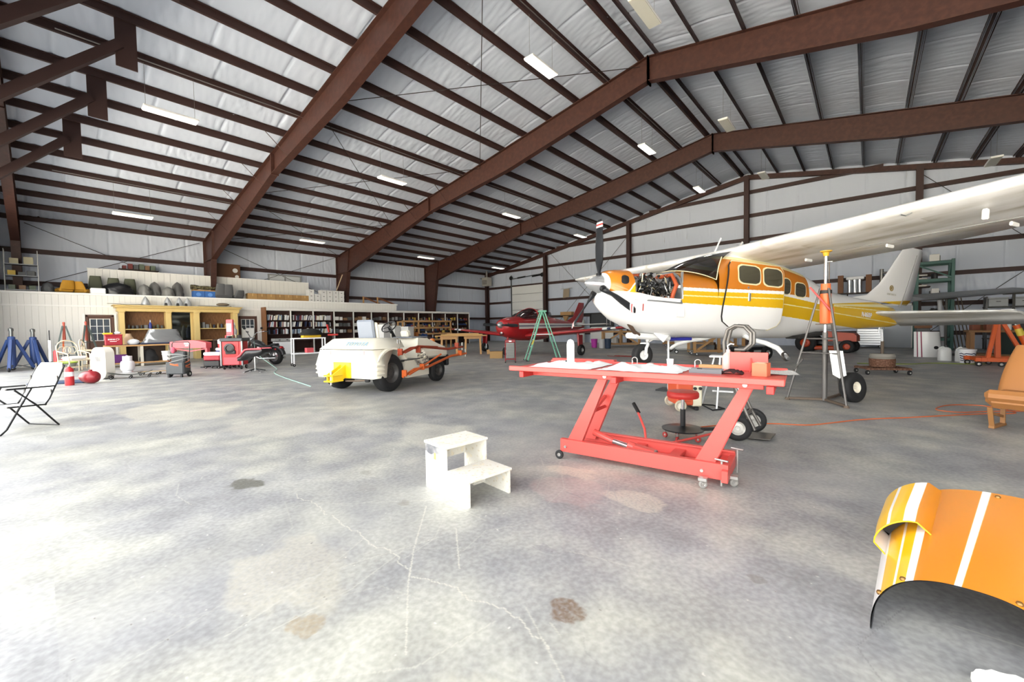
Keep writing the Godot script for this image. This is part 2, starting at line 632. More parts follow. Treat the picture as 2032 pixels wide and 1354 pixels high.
	for d in [[7.4, 8.0, 14.9, 0.5], [7.4, 0.5, 14.9, 8.0], [30.4, 8.6, 37.9, 0.5], [30.4, 0.5, 37.9, 7.4]]:
		MB.new().cyl(P(d[0], d[1], BACK - 0.24), P(d[2], d[3], BACK - 0.24), 0.014, -1, 6).out(wb, "brace_rod", rod)

	# front wall round the open door
	var wf := structure("wall_front")
	var lip := 5.5
	for q in [[[0, 0], [5.0, 0], [5.0, lip], [0, lip]], [[39.0, 0], [WIDE, 0], [WIDE, lip], [39.0, lip]], [[0, lip], [WIDE, lip], [WIDE, roof(0) + 0.3], [MID, roof(MID) + 0.3], [0, roof(0) + 0.3]]]:
		var p := []
		for c in q: p.append(Vector2(c[0], c[1]))
		MB.new().prism(p, -FRONT, -FRONT + 0.2).out(wf, "wall_sheet", vinyl)

func with_uv2(m: Mesh) -> ArrayMesh:
	var ar := m.surface_get_arrays(0)
	ar[Mesh.ARRAY_TEX_UV2] = ar[Mesh.ARRAY_TEX_UV]
	var a := ArrayMesh.new()
	a.add_surface_from_arrays(Mesh.PRIMITIVE_TRIANGLES, ar)
	return a

func floor_material() -> StandardMaterial3D:
	var m := M("worn concrete", C("ffffff"), 0.5)
	var size := 1024
	var im := Image.create(size, size, false, Image.FORMAT_RGB8)
	var a := noise(3, 0.008, 5)
	var b := noise(4, 0.11, 3)
	var c := noise(9, 0.003, 3)
	var q := 256
	var f := func(x: float, y: float) -> Vector3: return Vector3(a.get_noise_2d(x, y), b.get_noise_2d(x, y), c.get_noise_2d(x, y))
	for y in size:
		for x in size:
			var t: Vector3 = f.call(x, y)
			if x < q: t = Vector3(f.call(x + size, y)).lerp(t, float(x) / q)
			if y < q: t = Vector3(f.call(x, y + size)).lerp(t, float(y) / q)
			var g := 0.61 + t.x * 0.10 + t.y * 0.07 + t.z * 0.05
			var warm := clampf(t.z * 0.7 + t.x * 0.5, -0.3, 0.5) * 0.05
			im.set_pixel(x, y, Color(g + warm * 0.6, g + warm * 0.5, g - warm * 0.5 - 0.012))
	tri_tex(m, ImageTexture.create_from_image(im), 1.0 / 5.0)
	# stains, cracks, scuffs and specks where they lie on the slab
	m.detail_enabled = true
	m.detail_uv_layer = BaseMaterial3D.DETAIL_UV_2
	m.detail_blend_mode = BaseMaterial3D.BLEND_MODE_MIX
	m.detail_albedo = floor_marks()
	return m

# picture of the marks on the slab, u 18 to 34 and w -1 to 15
func floor_marks() -> ImageTexture:
	var n := 2048
	var im := Image.create(n, n, false, Image.FORMAT_RGBA8)
	im.fill(Color(0.75, 0.74, 0.7, 0.0))
	var k := n / 16.0
	var nz := noise(88, 0.9, 4)
	var fine := noise(89, 6.0, 3)
	# patches: u, w, radius u, radius w, colour, strength, speckle
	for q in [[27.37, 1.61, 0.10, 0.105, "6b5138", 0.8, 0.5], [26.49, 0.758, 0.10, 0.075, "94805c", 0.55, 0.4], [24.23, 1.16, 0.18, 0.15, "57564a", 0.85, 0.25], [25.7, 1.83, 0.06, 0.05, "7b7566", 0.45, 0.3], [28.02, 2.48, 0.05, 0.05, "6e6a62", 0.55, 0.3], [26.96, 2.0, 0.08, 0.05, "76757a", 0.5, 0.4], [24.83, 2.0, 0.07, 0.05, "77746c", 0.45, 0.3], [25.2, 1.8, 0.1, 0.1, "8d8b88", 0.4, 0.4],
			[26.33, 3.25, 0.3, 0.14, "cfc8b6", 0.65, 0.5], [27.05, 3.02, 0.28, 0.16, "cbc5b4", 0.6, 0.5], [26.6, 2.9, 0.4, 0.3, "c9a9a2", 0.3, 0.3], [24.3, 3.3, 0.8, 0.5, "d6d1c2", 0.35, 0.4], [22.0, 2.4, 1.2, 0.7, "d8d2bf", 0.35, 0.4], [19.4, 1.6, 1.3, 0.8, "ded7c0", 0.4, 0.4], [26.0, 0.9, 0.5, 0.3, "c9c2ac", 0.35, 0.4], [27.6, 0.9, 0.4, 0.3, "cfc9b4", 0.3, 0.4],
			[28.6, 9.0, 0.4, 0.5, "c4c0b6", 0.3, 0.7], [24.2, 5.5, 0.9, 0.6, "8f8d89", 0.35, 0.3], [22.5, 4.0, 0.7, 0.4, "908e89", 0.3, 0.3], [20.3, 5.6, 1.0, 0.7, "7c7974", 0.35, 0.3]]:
		var col := C(q[4])
		for y in range(maxi(0, int((q[1] + 1.0 - q[3] * 1.6) * k)), mini(n, int((q[1] + 1.0 + q[3] * 1.6) * k))):
			for x in range(maxi(0, int((q[0] - 18.0 - q[2] * 1.6) * k)), mini(n, int((q[0] - 18.0 + q[2] * 1.6) * k))):
				var u := x / k + 18.0
				var w := y / k - 1.0
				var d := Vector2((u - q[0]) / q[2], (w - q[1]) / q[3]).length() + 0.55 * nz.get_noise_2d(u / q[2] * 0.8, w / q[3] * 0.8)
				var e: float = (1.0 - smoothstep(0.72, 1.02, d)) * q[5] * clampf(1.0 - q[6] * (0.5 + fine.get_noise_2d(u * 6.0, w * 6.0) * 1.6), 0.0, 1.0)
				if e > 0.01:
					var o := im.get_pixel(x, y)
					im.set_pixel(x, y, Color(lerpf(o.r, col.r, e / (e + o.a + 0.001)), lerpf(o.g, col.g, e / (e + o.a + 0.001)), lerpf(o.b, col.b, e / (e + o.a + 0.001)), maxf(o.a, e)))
	var r := RandomNumberGenerator.new()
	r.seed = 6
	# hairline cracks and scratches
	var lines := [[[24.84, 1.37], [25.42, 1.36], [25.82, 1.347], [26.18, 1.357], [26.42, 1.342], [26.54, 1.313], [26.75, 1.372], [27.13, 1.435], [27.32, 1.397], [27.45, 1.373]], [[25.89, 1.91], [26.33, 1.48], [26.6, 1.25], [27.0, 0.96]], [[26.34, 1.82], [26.71, 1.52]]]
	for i in 190:
		var u := r.randf_range(19.0, 31.0)
		var w := r.randf_range(-0.6, 8.0) * r.randf_range(0.3, 1.0)
		var a := r.randf_range(0.0, TAU)
		var l := r.randf_range(0.1, 1.1)
		var bend := r.randf_range(-0.5, 0.5)
		lines.append([[u, w], [u + cos(a) * l * 0.5, w + sin(a) * l * 0.5], [u + cos(a + bend) * l, w + sin(a + bend) * l]])
	for li in lines.size():
		var ln: Array = lines[li]
		var al := 0.7 if li < 3 else r.randf_range(0.12, 0.42)
		for i in ln.size() - 1:
			var steps := int(Vector2(ln[i + 1][0] - ln[i][0], ln[i + 1][1] - ln[i][1]).length() * k) + 1
			for s in steps:
				var f := float(s) / steps
				var u: float = lerpf(ln[i][0], ln[i + 1][0], f)
				var w: float = lerpf(ln[i][1], ln[i + 1][1], f)
				if li == 0: w += 0.05 * nz.get_noise_2d(u * 5.0, 3.0)
				var x := int((u - 18.0) * k)
				var y := int((w + 1.0) * k)
				if x > 0 and y > 0 and x < n and y < n:
					im.set_pixel(x, y, Color(0.80, 0.79, 0.74, al) if li % 9 != 4 else Color(0.36, 0.36, 0.37, al * 0.8))
	# paint flecks and grit
	for i in 1500:
		var x := r.randi_range(4, n - 5)
		var y := int(pow(r.randf(), 1.6) * (n - 10)) + 4
		var pale := r.randf() < 0.8
		var col := Color(0.93, 0.92, 0.88, r.randf_range(0.4, 0.9)) if pale else Color(0.3, 0.27, 0.24, 0.6)
		im.set_pixel(x, y, col)
		if r.randf() < 0.3: im.set_pixel(x + 1, y, col)
		if r.randf() < 0.15: im.set_pixel(x, y + 1, col)
	return ImageTexture.create_from_image(im)

# ---------------------------------------------------------------- yellow and white high-wing aeroplane on jacks
# own axes: x from the spinner tip aft, y up, z towards its left side
const FUS := [  # x, top, bottom, half width, roundness
	[0.30, 0.19, -0.24, 0.30, 2.0], [0.36, 0.23, -0.36, 0.40, 2.3], [0.47, 0.25, -0.46, 0.45, 2.4], [0.64, 0.27, -0.58, 0.48, 2.5], [0.93, 0.28, -0.68, 0.51, 2.6],
	[1.10, 0.29, -0.73, 0.53, 2.7], [1.50, 0.33, -0.77, 0.56, 2.8], [1.83, 0.34, -0.77, 0.57, 2.9], [2.20, 0.34, -0.76, 0.58, 3.0]]
const CAB := [
	[2.20, 0.66, -0.76, 0.58, 3.2], [2.45, 0.76, -0.755, 0.585, 3.2], [2.70, 0.80, -0.745, 0.585, 3.2], [3.30, 0.80, -0.71, 0.585, 3.1], [3.90, 0.74, -0.67, 0.56, 3.0],
	[4.40, 0.66, -0.64, 0.52, 2.8], [4.75, 0.58, -0.60, 0.47, 2.6], [5.10, 0.47, -0.52, 0.42, 2.4], [5.50, 0.39, -0.43, 0.36, 2.3], [6.30, 0.35, -0.34, 0.27, 2.2],
	[7.20, 0.31, -0.25, 0.18, 2.1], [7.76, 0.24, -0.19, 0.11, 2.0], [8.02, 0.12, -0.12, 0.05, 2.0], [8.10, 0.02, -0.05, 0.01, 2.0]]

func fus_at(tab: Array, x: float) -> Array:
	for i in tab.size() - 1:
		if x <= tab[i + 1][0] or i == tab.size() - 2:
			var t := clampf((x - tab[i][0]) / (tab[i + 1][0] - tab[i][0]), 0.0, 1.0)
			var r := []
			for k in 5: r.append(lerpf(tab[i][k], tab[i + 1][k], t))
			return r
	return tab[0]

func fus_ring(s: Array, n: int, a0 := 0.0, a1 := 360.0) -> Array:
	var r := []
	var zc: float = (s[1] + s[2]) * 0.5
	var hz: float = (s[1] - s[2]) * 0.5
	for k in (n if a1 - a0 >= 360.0 else n + 1):
		var t := deg_to_rad(lerpf(a0, a1, float(k) / n))
		var c := cos(t)
		var d := sin(t)
		var e: float = 2.0 / s[4]
		r.append(Vector3(s[0], zc + hz * signf(d) * pow(absf(d), e), s[3] * signf(c) * pow(absf(c), e)))
	return r

# half width of the skin at x and height y
func fus_side(tab: Array, x: float, y: float) -> float:
	var s := fus_at(tab, x)
	var zc: float = (s[1] + s[2]) * 0.5
	var hz: float = (s[1] - s[2]) * 0.5
	var q := clampf(absf((y - zc) / hz), 0.0, 0.999)
	return s[3] * pow(1.0 - pow(q, s[4]), 1.0 / s[4])

# a rounded panel that lies on the skin, off metres proud of it
func skin_panel(tab: Array, x0: float, x1: float, y0: float, y1: float, r: float, off: float, slant := 0.0, side := 1.0, flat_z := -1.0) -> MB:
	var g := []
	for j in 13:
		var fy := float(j) / 12
		var y := lerpf(y0, y1, fy)
		var d := 0.0
		var e: float = minf(y - y0, y1 - y)
		if e < r: d = r - sqrt(maxf(r * r - (r - e) * (r - e), 0.0))
		var row := []
		for i in 13:
			var x := lerpf(x0 + d, x1 - d, float(i) / 12) + slant * (fy - 0.5)
			row.append(Vector3(x, y, side * ((fus_side(tab, x, y) if flat_z < 0.0 else flat_z) + off)))
		if side < 0.0: row.reverse()
		g.append(row)
	return MB.new().grid(g)

func livery() -> ImageTexture:
	var w := 1640
	var h := 500
	var im := Image.create(w, h, false, Image.FORMAT_RGB8)
	var white := C("f4f3f1")
	var orange := C("c9791d")
	var yellow := C("e5b60f")
	var cream := C("f1e6ae")
	for py in h:
		var z := 1.75 - 2.6 * (py + 0.5) / h
		for px in w:
			var x := 8.8 * (px + 0.5) / w
			var c := white
			if x > 3.6 and x < 4.42 and z > 0.125:
				c = orange if z < 0.6 - 0.12 * (x - 3.6) else (cream if z < 0.66 - 0.12 * (x - 3.6) else white)
			elif x < 3.6:
				var zo := 0.024 + 0.0545 * (x - 1.48)
				if x < 0.7:
					zo = -0.13 + 0.16 * smoothstep(0.5, 0.66, x)
					if z > zo: c = orange
					elif x > 0.52 and z > -0.14 and z < zo - 0.035: c = yellow
				elif x < 1.46: c = white if z < 0.0 else orange
				elif z > zo:
					c = orange if z < 0.6 - 0.12 * maxf(x - 3.6, 0.0) or x < 2.2 else (cream if z < 0.66 else white)
				else:
					var d := zo - z
					if d > 0.055 and d < 0.125: c = yellow
					elif d >= 0.145 and d < 0.255 + 0.02 * (x - 1.5): c = yellow
					elif d >= 0.125 and d < 0.145: c = cream
			else:
				var t := (x - 3.6) / 4.4
				var zt := lerpf(0.09, 0.034, (x - 3.6) / 1.15) if x < 4.75 else lerpf(0.034, 0.40, (x - 4.75) / 3.2)
				var zb := lerpf(-0.27, -0.31, minf(t * 3.0, 1.0))
				if x > 6.0: zb = -0.31 - maxf(x - 6.6, 0.0) * 0.4
				if z < zt and z > zb:
					c = yellow
					var mid := lerpf(-0.06, -0.12, t)
					if absf(z - mid) < 0.009: c = cream
					if x > 5.3:
						var l2 := lerpf(0.07, 0.29, (x - 5.3) / 2.7)
						if absf(z - l2) < 0.012 + 0.012 * (x - 5.3): c = cream
						var l3 := lerpf(0.05, 0.13, (x - 5.3) / 2.4)
						if x < 7.6 and absf(z - l3) < 0.009: c = cream
			im.set_pixel(px, py, c)
	return ImageTexture.create_from_image(im)

func wing_ring(x: float, y: float, z: float, chord: float, thick: float, droop := 0.0) -> Array:
	var r := []
	for p in [[0.0, 0.0], [0.012, 0.022], [0.05, 0.045], [0.15, 0.068], [0.3, 0.076], [0.5, 0.064], [0.75, 0.034], [1.0, 0.002], [1.0, -0.002], [0.75, -0.014], [0.5, -0.03], [0.3, -0.043], [0.15, -0.042], [0.05, -0.03], [0.012, -0.016]]:
		var dr: float = droop * maxf(p[0] - 0.6, 0.0) / 0.4
		r.append(Vector3(x + p[0] * chord, y + p[1] * thick * chord / 0.12 - p[0] * 0.05 * chord - dr, z))
	return r

func tyre(t: Node, called: String, c: Vector3, axis: Vector3, r: float, wide: float, hub: Material, rubber: Material, rim_r := 0.45) -> MeshInstance3D:
	var b := Basis(Quaternion(Vector3.UP, axis.normalized()))
	var h := wide * 0.5
	var rr := r * rim_r
	var prof := [Vector2(rr, -h * 0.75), Vector2(rr * 1.35, -h), Vector2(r * 0.82, -h * 1.0), Vector2(r * 0.95, -h * 0.75), Vector2(r * 0.985, -h * 0.5)]
	for i in [-3, -1, 1, 3]:                                   # tread grooves
		prof.append_array([Vector2(r, (i - 0.8) * h * 0.14), Vector2(r, (i + 0.8) * h * 0.14), Vector2(r * 0.975, (i + 1.0) * h * 0.14)])
	prof.append_array([Vector2(r * 0.985, h * 0.5), Vector2(r * 0.95, h * 0.75), Vector2(r * 0.82, h), Vector2(rr * 1.35, h), Vector2(rr, h * 0.75)])
	var o := MB.new().lathe(prof, 28, c, b).out(t, called, rubber)
	var hb := MB.new()
	hb.lathe([Vector2(0.0, h * 0.55), Vector2(rr * 0.3, h * 0.6), Vector2(rr * 0.34, h * 0.35), Vector2(rr * 0.75, h * 0.3), Vector2(rr * 0.9, h * 0.62), Vector2(rr * 1.04, h * 0.8), Vector2(rr * 1.04, -h * 0.8), Vector2(rr * 0.9, -h * 0.62), Vector2(rr * 0.75, -h * 0.3), Vector2(rr * 0.3, -h * 0.5), Vector2(0.0, -h * 0.5)], 24, c, b)
	for k in 6:
		var a := TAU * k / 6
		var q := c + (b.x * cos(a) + b.z * sin(a)) * rr * 0.55
		hb.cyl(q + b.y * h * 0.28, q + b.y * h * 0.45, rr * 0.09, -1, 6)
	hb.out(o, "wheel_hub", hub)
	return o

func blade(b: Basis, c: Vector3, r0: float, r1: float, wide: float) -> Array:
	# twisted propeller blade along b.y
	var rings := []
	for q in [[0.0, 0.35, 0.05, 62], [0.12, 0.38, 0.045, 55], [0.3, 0.85, 0.03, 42], [0.55, 1.0, 0.022, 30], [0.8, 0.9, 0.016, 22], [0.95, 0.78, 0.012, 19], [1.0, 0.5, 0.008, 18]]:
		var y: float = lerpf(r0, r1, q[0])
		var a := deg_to_rad(q[3])
		var x: Vector3 = (b.z * cos(a) + b.x * sin(a)) * wide * 0.5 * q[1]
		var z: Vector3 = (b.x * cos(a) - b.z * sin(a)) * q[2] * 0.5 * (2.4 if q[0] < 0.2 else 1.0)
		rings.append(MB.new().ring(c + b.y * y, x, z, 12))
	return rings

func build_cessna() -> void:
	var t := thing("high_wing_aeroplane", "white high-wing aeroplane with orange and yellow stripes, engine uncovered, raised on jacks", "aeroplane", 24.414, 6.757, 2.186, 60.19)
	t.basis = turned(0, 60.19, 0) * turned(0, 0, -4.72) * Basis.from_scale(Vector3.ONE * 1.164)
	var paint := M("striped aeroplane paint", C("ffffff"), 0.22)
	paint.albedo_texture = livery()
	paint.clearcoat_enabled = true
	paint.clearcoat = 0.4
	var uv := func(p: Vector3) -> Vector2: return Vector2(p.x / 8.8, (1.75 - p.y) / 2.6)
	var white := M("white aeroplane paint", C("f2f2f0"), 0.22)
	var under := M("soiled white wing paint", C("ffffff"), 0.3)
	tri_tex(under, speckle(21, 256, [C("b9b3a4"), C("dedcd6"), C("efeeec"), C("f3f3f2")], 0.015, 1.0, 0.25), 0.7, false)
	var dark := M("smoked glass", C("23262a"), 0.06)
	dark.transparency = BaseMaterial3D.TRANSPARENCY_ALPHA
	dark.albedo_color = Color(0.10, 0.11, 0.12, 0.72)
	var black := M("black rubber", C("1c1c1d"), 0.75)
	var blackmet := M("black engine metal", C("18181a"), 0.5, 0.3)
	var silver := M("bare aluminium", C("c4c6c8"), 0.32, 0.85)
	var orange := M("orange aeroplane paint", C("c9791d"), 0.25)
	var hose := M("orange silicone hose", C("b4522a"), 0.6)
	var seam := M("dark seam", C("2a2826"), 0.8)
	var trim := M("cream trim", C("ede2b6"), 0.4)
	# nose bowl, lower cowl, cabin and tail
	var mb := MB.new(); mb.uvf = uv
	var rings := []
	for s in FUS.slice(0, 4): rings.append(fus_ring(s, 24, -2.0, 182.0))
	mb.loft(rings, false, false, false).out(t, "nose_bowl", paint)
	MB.new().loft([fus_ring([0.29, 0.18, -0.23, 0.29, 2.0], 32), fus_ring([0.302, 0.19, -0.24, 0.3, 2.0], 32)]).out(t, "nose_ring", white)
	mb = MB.new(); mb.uvf = uv
	rings = []
	for s in FUS.slice(0, 7): rings.append(fus_ring(s, 24, 178.0, 362.0))
	mb.loft(rings, false, false, false).out(t, "lower_cowl", paint)
	mb = MB.new(); mb.uvf = uv
	rings = []
	for s in FUS.slice(6): rings.append(fus_ring(s, 40))
	mb.loft(rings, false, false).out(t, "nose_deck", paint)
	mb = MB.new(); mb.uvf = uv
	rings = []
	for s in CAB: rings.append(fus_ring(s, 40))
	mb.loft(rings, false, true).out(t, "fuselage", paint)
	# air inlet of the nose bowl and firewall
	for sd in [1.0, -1.0]:
		skin_panel(FUS, 0.42, 0.54, -0.02, 0.13, 0.05, 0.006, 0.03, sd).out(t, "air_inlet", black)
	MB.new().loft([fus_ring([1.47, 0.31, -0.7, 0.54, 2.8], 30), fus_ring([1.5, 0.33, -0.75, 0.555, 2.8], 30)]).out(t, "firewall", silver)
	MB.new().loft([fus_ring([0.64, 0.25, -0.55, 0.46, 2.5], 30), fus_ring([0.65, 0.25, -0.55, 0.46, 2.5], 30)]).out(t, "baffle", blackmet)
	# engine
	var e := Node3D.new(); e.name = "engine"; t.add_child(e, true)
	MB.new().box(V(1.05, -0.12, 0), V(0.75, 0.3, 0.4), 0.03).out(e, "crankcase", blackmet)
	MB.new().box(V(1.08, -0.33, 0), V(0.7, 0.12, 0.6), 0.02).out(e, "oil_sump", blackmet)
	for sd in [1.0, -1.0]:
		for k in 3:
			var c := V(0.8 + 0.19 * k, -0.06, sd * 0.2)
			var prof := []
			for i in 9:
				prof.append(Vector2(0.068, i * 0.022)); prof.append(Vector2(0.058, i * 0.022 + 0.011))
			MB.new().lathe(prof, 14, c, Basis(V(1, 0, 0), V(0, 0, sd), V(0, -sd, 0))).out(e, "cylinder", blackmet)
			MB.new().box(c + V(0, 0.07, sd * 0.21), V(0.1, 0.06, 0.05), 0.012).out(e, "rocker_cover", M("grey castings", C("54575a"), 0.4, 0.5))
			MB.new().tube([c + V(-0.02, 0.1, sd * 0.16), c + V(-0.02, 0.18, sd * 0.12), c + V(-0.01, 0.2, sd * 0.02)], 0.022, 8).out(e, "intake_pipe", silver)
			MB.new().tube([c + V(0.03, -0.05, sd * 0.2), c + V(0.04, -0.15, sd * 0.24), c + V(0.1, -0.2, sd * 0.2)], 0.025, 8).out(e, "exhaust_pipe", M("heat-stained steel", C("6e5a4c"), 0.45, 0.7))
	for p in [[V(1.30, 0.2, 0.2), V(1.36, 0.22, 0.42), V(1.38, 0.05, 0.52), V(1.34, -0.1, 0.5), V(1.33, -0.26, 0.46)], [V(0.75, 0.17, 0.1), V(1.0, 0.21, 0.16), V(1.28, 0.2, 0.2)]]:
		MB.new().tube(p, 0.034, 10).out(e, "air_duct", hose)
	MB.new().tube([V(1.2, -0.18, 0.48), V(1.28, -0.21, 0.5), V(1.36, -0.16, 0.48)], 0.03, 8).out(e, "air_duct", hose)
	var r := RandomNumberGenerator.new(); r.seed = 8
	for k in 60:
		var a := V(r.randf_range(0.69, 1.42), r.randf_range(-0.2, 0.2), r.randf_range(0.3, 0.47))
		var b := V(r.randf_range(0.69, 1.45), r.randf_range(-0.2, 0.22), r.randf_range(0.2, 0.49))
		var m := (a + b) * 0.5 + V(r.randf_range(-0.05, 0.05), r.randf_range(-0.1, 0.06), r.randf_range(0.0, 0.06))
		MB.new().tube([a, a.lerp(m, 0.6) + V(0, -0.02, 0.01), m, b.lerp(m, 0.6), b], r.randf_range(0.004, 0.011), 6).out(e, "engine_line", [blackmet, silver, black, trim, seam][k % 5])
	for k in 22:
		var c := V(r.randf_range(0.72, 1.44), r.randf_range(-0.18, 0.2), r.randf_range(0.34, 0.48))
		MB.new().box(c, V(r.randf_range(0.03, 0.08), r.randf_range(0.02, 0.07), 0.04), 0.006, turned(0, 0, r.randf_range(-40, 40))).out(e, "engine_fitting", [silver, blackmet, black][k % 3])
	MB.new().box(V(1.4, 0.12, 0.4), V(0.09, 0.14, 0.1), 0.01).out(e, "battery_box", M("battery plastic", C("22242b"), 0.5))
	MB.new().box(V(1.43, 0.03, 0.51), V(0.07, 0.05, 0.02), 0.004).out(e, "data_tag", white)
	MB.new().bar(V(0.64, -0.24, 0.46), V(1.48, -0.24, 0.56), 0.03, 0.025).out(t, "cowl_rail", silver)
	MB.new().bar(V(1.46, -0.24, 0.55), V(1.52, 0.28, 0.47), 0.03, 0.03).out(t, "cowl_flange", silver)
	# spinner and propeller
	var pr := Node3D.new(); pr.name = "propeller"; t.add_child(pr, true)
	MB.new().lathe([Vector2(0.0, 0.0), Vector2(0.035, 0.02), Vector2(0.075, 0.07), Vector2(0.115, 0.15), Vector2(0.15, 0.25), Vector2(0.17, 0.34), Vector2(0.172, 0.37), Vector2(0.0, 0.37)], 28, Vector3.ZERO, Basis(V(0, 0, 1), V(1, 0, 0), V(0, 1, 0))).out(pr, "spinner", M("polished spinner", C("cfd1d3"), 0.22, 0.75))
	for a in [84.0, 204.0, 322.0]:
		# the angle is measured from the far side over the top
		var up := V(0, sin(deg_to_rad(a)), -cos(deg_to_rad(a)))
		var b := Basis(V(1, 0, 0), up, V(1, 0, 0).cross(up))
		var c := V(0.27, -0.02, 0)
		var rg := blade(b, c, 0.1, 1.12, 0.15)
		var o := MB.new().loft(rg).out(pr, "blade", M("black blade paint", C("1b1d21"), 0.3))
		var tip := MB.new()
		for q in [[0.865, 0.895, 1], [0.895, 0.925, 0], [0.925, 0.955, 1]]:
			var sub := []
			for f in [q[0], q[1]]:
				var i := 4 if f < 0.95 else 5
				var lo: Array = rg[i]
				var hi: Array = rg[i + 1]
				var fr: float = (f - [0.8, 0.95][i - 4]) / [0.15, 0.05][i - 4]
				var rr := []
				var mid := Vector3.ZERO
				for k in 12: mid += lo[k].lerp(hi[k], fr) / 12.0
				for k in 12: rr.append(mid + (lo[k].lerp(hi[k], fr) - mid) * 1.12)
				sub.append(rr)
			MB.new().loft(sub).out(o, "tip_band", white if q[2] == 1 else M("red band", C("b8322c"), 0.4))
		MB.new().cyl(c + up * 0.12, c + up * 0.2, 0.055, 0.05, 14).out(o, "blade_root", blackmet)
	# windscreen and side windows
	var g := []
	for j in 9:
		var f := j / 8.0
		var row := []
		for i in 25:
			var s := (i - 12) / 12.0
			var base := V(1.56 + 0.58 * s * s, 0.35 - 0.14 * s * s, 0.57 * sin(s * PI / 2))
			var top := V(2.68 - 0.45 * pow(absf(s), 2.5), 0.81 - 0.21 * pow(absf(s), 3.0), 0.56 * sin(s * PI / 2))
			row.append(base.lerp(top, f) + V(-0.03, 0.05, 0) * sin(f * PI) * (1.0 - 0.6 * absf(s)))
		g.append(row)
	MB.new().grid(g).out(t, "windscreen", dark)
	MB.new().tube(g[0], 0.007, 6).out(t, "windscreen_frame", trim)
	for sd in [0, 24]:
		var post := []
		for j in 9: post.append(g[j][sd])
		MB.new().tube(post, 0.009, 6).out(t, "windscreen_frame", trim)
	MB.new().box(V(1.98, 0.18, 0), V(0.2, 0.14, 0.76), 0.05).out(t, "instrument_panel", black)
	for z in [-0.27, 0.27]:
		MB.new().box(V(2.75, -0.05, z), V(0.14, 0.75, 0.44), 0.06, turned(0, 0, -12)).out(t, "cabin_seat", M("tan seat", C("8a6a48"), 0.7))
	for sd in [1.0, -1.0]:
		for q in [[3.66, 3.86, 0.12, 0.40], [4.0, 4.3, 0.11, 0.36]]:
			skin_panel(CAB, q[0], q[1], q[2], q[3], 0.07, 0.008, 0.02, sd).out(t, "cabin_window", dark)
			skin_panel(CAB, q[0] - 0.02, q[1] + 0.02, q[2] - 0.02, q[3] + 0.02, 0.085, 0.004, 0.02, sd).out(t, "window_frame", trim)
	# far door closed, near door ajar with its own paint
	var d := Node3D.new(); d.name = "cabin_door"; t.add_child(d, true)
	d.position = V(2.28, 0, 0.585)
	d.rotation.y = deg_to_rad(-5.0)
	var g2 := []
	for j in 15:
		var fy := j / 14.0
		var y := lerpf(-0.55, 0.56, fy)
		var ee: float = minf(y + 0.55, 0.56 - y)
		var rr := 0.2 if y < 0.0 else 0.05
		var dd := 0.0
		if ee < rr: dd = rr - sqrt(maxf(rr * rr - (rr - ee) * (rr - ee), 0.0))
		var row := []
		for i in 15:
			var x := lerpf(0.0 + dd + 0.16 * maxf(y + 0.25, 0.0) * 0.9, 1.22 - dd, i / 14.0)
			row.append(V(x, y, fus_side(CAB, 2.3 + x * 0.9, y) - 0.57 + 0.025))
		g2.append(row)
	mb = MB.new()
	mb.uvf = func(p: Vector3) -> Vector2: return Vector2((p.x + 2.28) / 8.8, (1.75 - p.y) / 2.6)
	mb.grid(g2)
	mb.out(d, "door_skin", paint)
	var g3 := []
	for row in g2:
		var rw := []
		for p in row: rw.append(p + V(0, 0, -0.035))
		rw.reverse()
		g3.append(rw)
	MB.new().grid(g3).out(d, "door_lining", M("dark grey lining", C("3b3a38"), 0.7))
	var edge := []
	for row in g2: edge.append(row[-1] + V(0, 0, -0.016))
	for i in 15: edge.append(g2[14][14 - i] + V(0, 0, -0.016))
	MB.new().tube(edge, 0.017, 6).out(d, "door_edge", trim)
	for q in [[0.27, 0.7, 0.2, 0.5], [0.78, 1.17, 0.2, 0.5]]:
		for lay in [[0.022, 0.004, "window_frame", trim], [0.0, 0.008, "door_window", dark]]:
			var gg := []
			for j in 13:
				var y := lerpf(q[2] - lay[0], q[3] + lay[0], j / 12.0)
				var e2: float = minf(y - q[2] + lay[0], q[3] + lay[0] - y)
				var d3 := 0.0
				if e2 < 0.09: d3 = 0.09 - sqrt(maxf(0.0081 - pow(0.09 - e2, 2.0), 0.0))
				var row := []
				for i in 9:
					var x := lerpf(q[0] - lay[0] + d3, q[1] + lay[0] - d3, i / 8.0)
					row.append(V(x, y, fus_side(CAB, 2.3 + x * 0.9, y) - 0.57 + 0.025 + lay[1]))
				gg.append(row)
			MB.new().grid(gg).out(d, lay[2], lay[3])
	MB.new().box(V(0.5, -0.03, 0.045), V(0.05, 0.14, 0.02), 0.008).out(d, "door_handle", silver)
	MB.new().lathe([Vector2(0, 0.008), Vector2(0.018, 0.008), Vector2(0.02, 0)], 10, V(0.47, 0.13, 0.036), turned(90, 0, 0)).out(d, "door_lock", silver)
	# wing
	for sd in [1.0, -1.0]:
		rings = []
		for q in [[0.0, 2.55, 0.76, 1.72, 0.135], [0.6, 2.55, 0.77, 1.72, 0.135], [2.6, 2.55, 0.83, 1.68, 0.125], [5.2, 2.62, 0.93, 1.25, 0.11], [5.5, 2.68, 0.95, 1.1, 0.09], [5.62, 2.8, 0.955, 0.8, 0.05]]:
			rings.append(wing_ring(q[1], q[2], sd * q[0], q[3], q[4]))
		MB.new().loft(rings, false, true).out(t, "wing", under)
		MB.new().bar(V(3.55, 0.69, sd * 0.6), V(3.6, 0.785, sd * 5.1), 0.008, 0.012).out(t, "flap_line", M("grey seam", C("8f8f8c"), 0.7))
		for z in [0.95, 2.1, 3.3]:
			MB.new().box(V(3.72, 0.645 + z * 0.02, sd * z), V(0.16, 0.05, 0.03), 0.01).out(t, "flap_hinge", white)
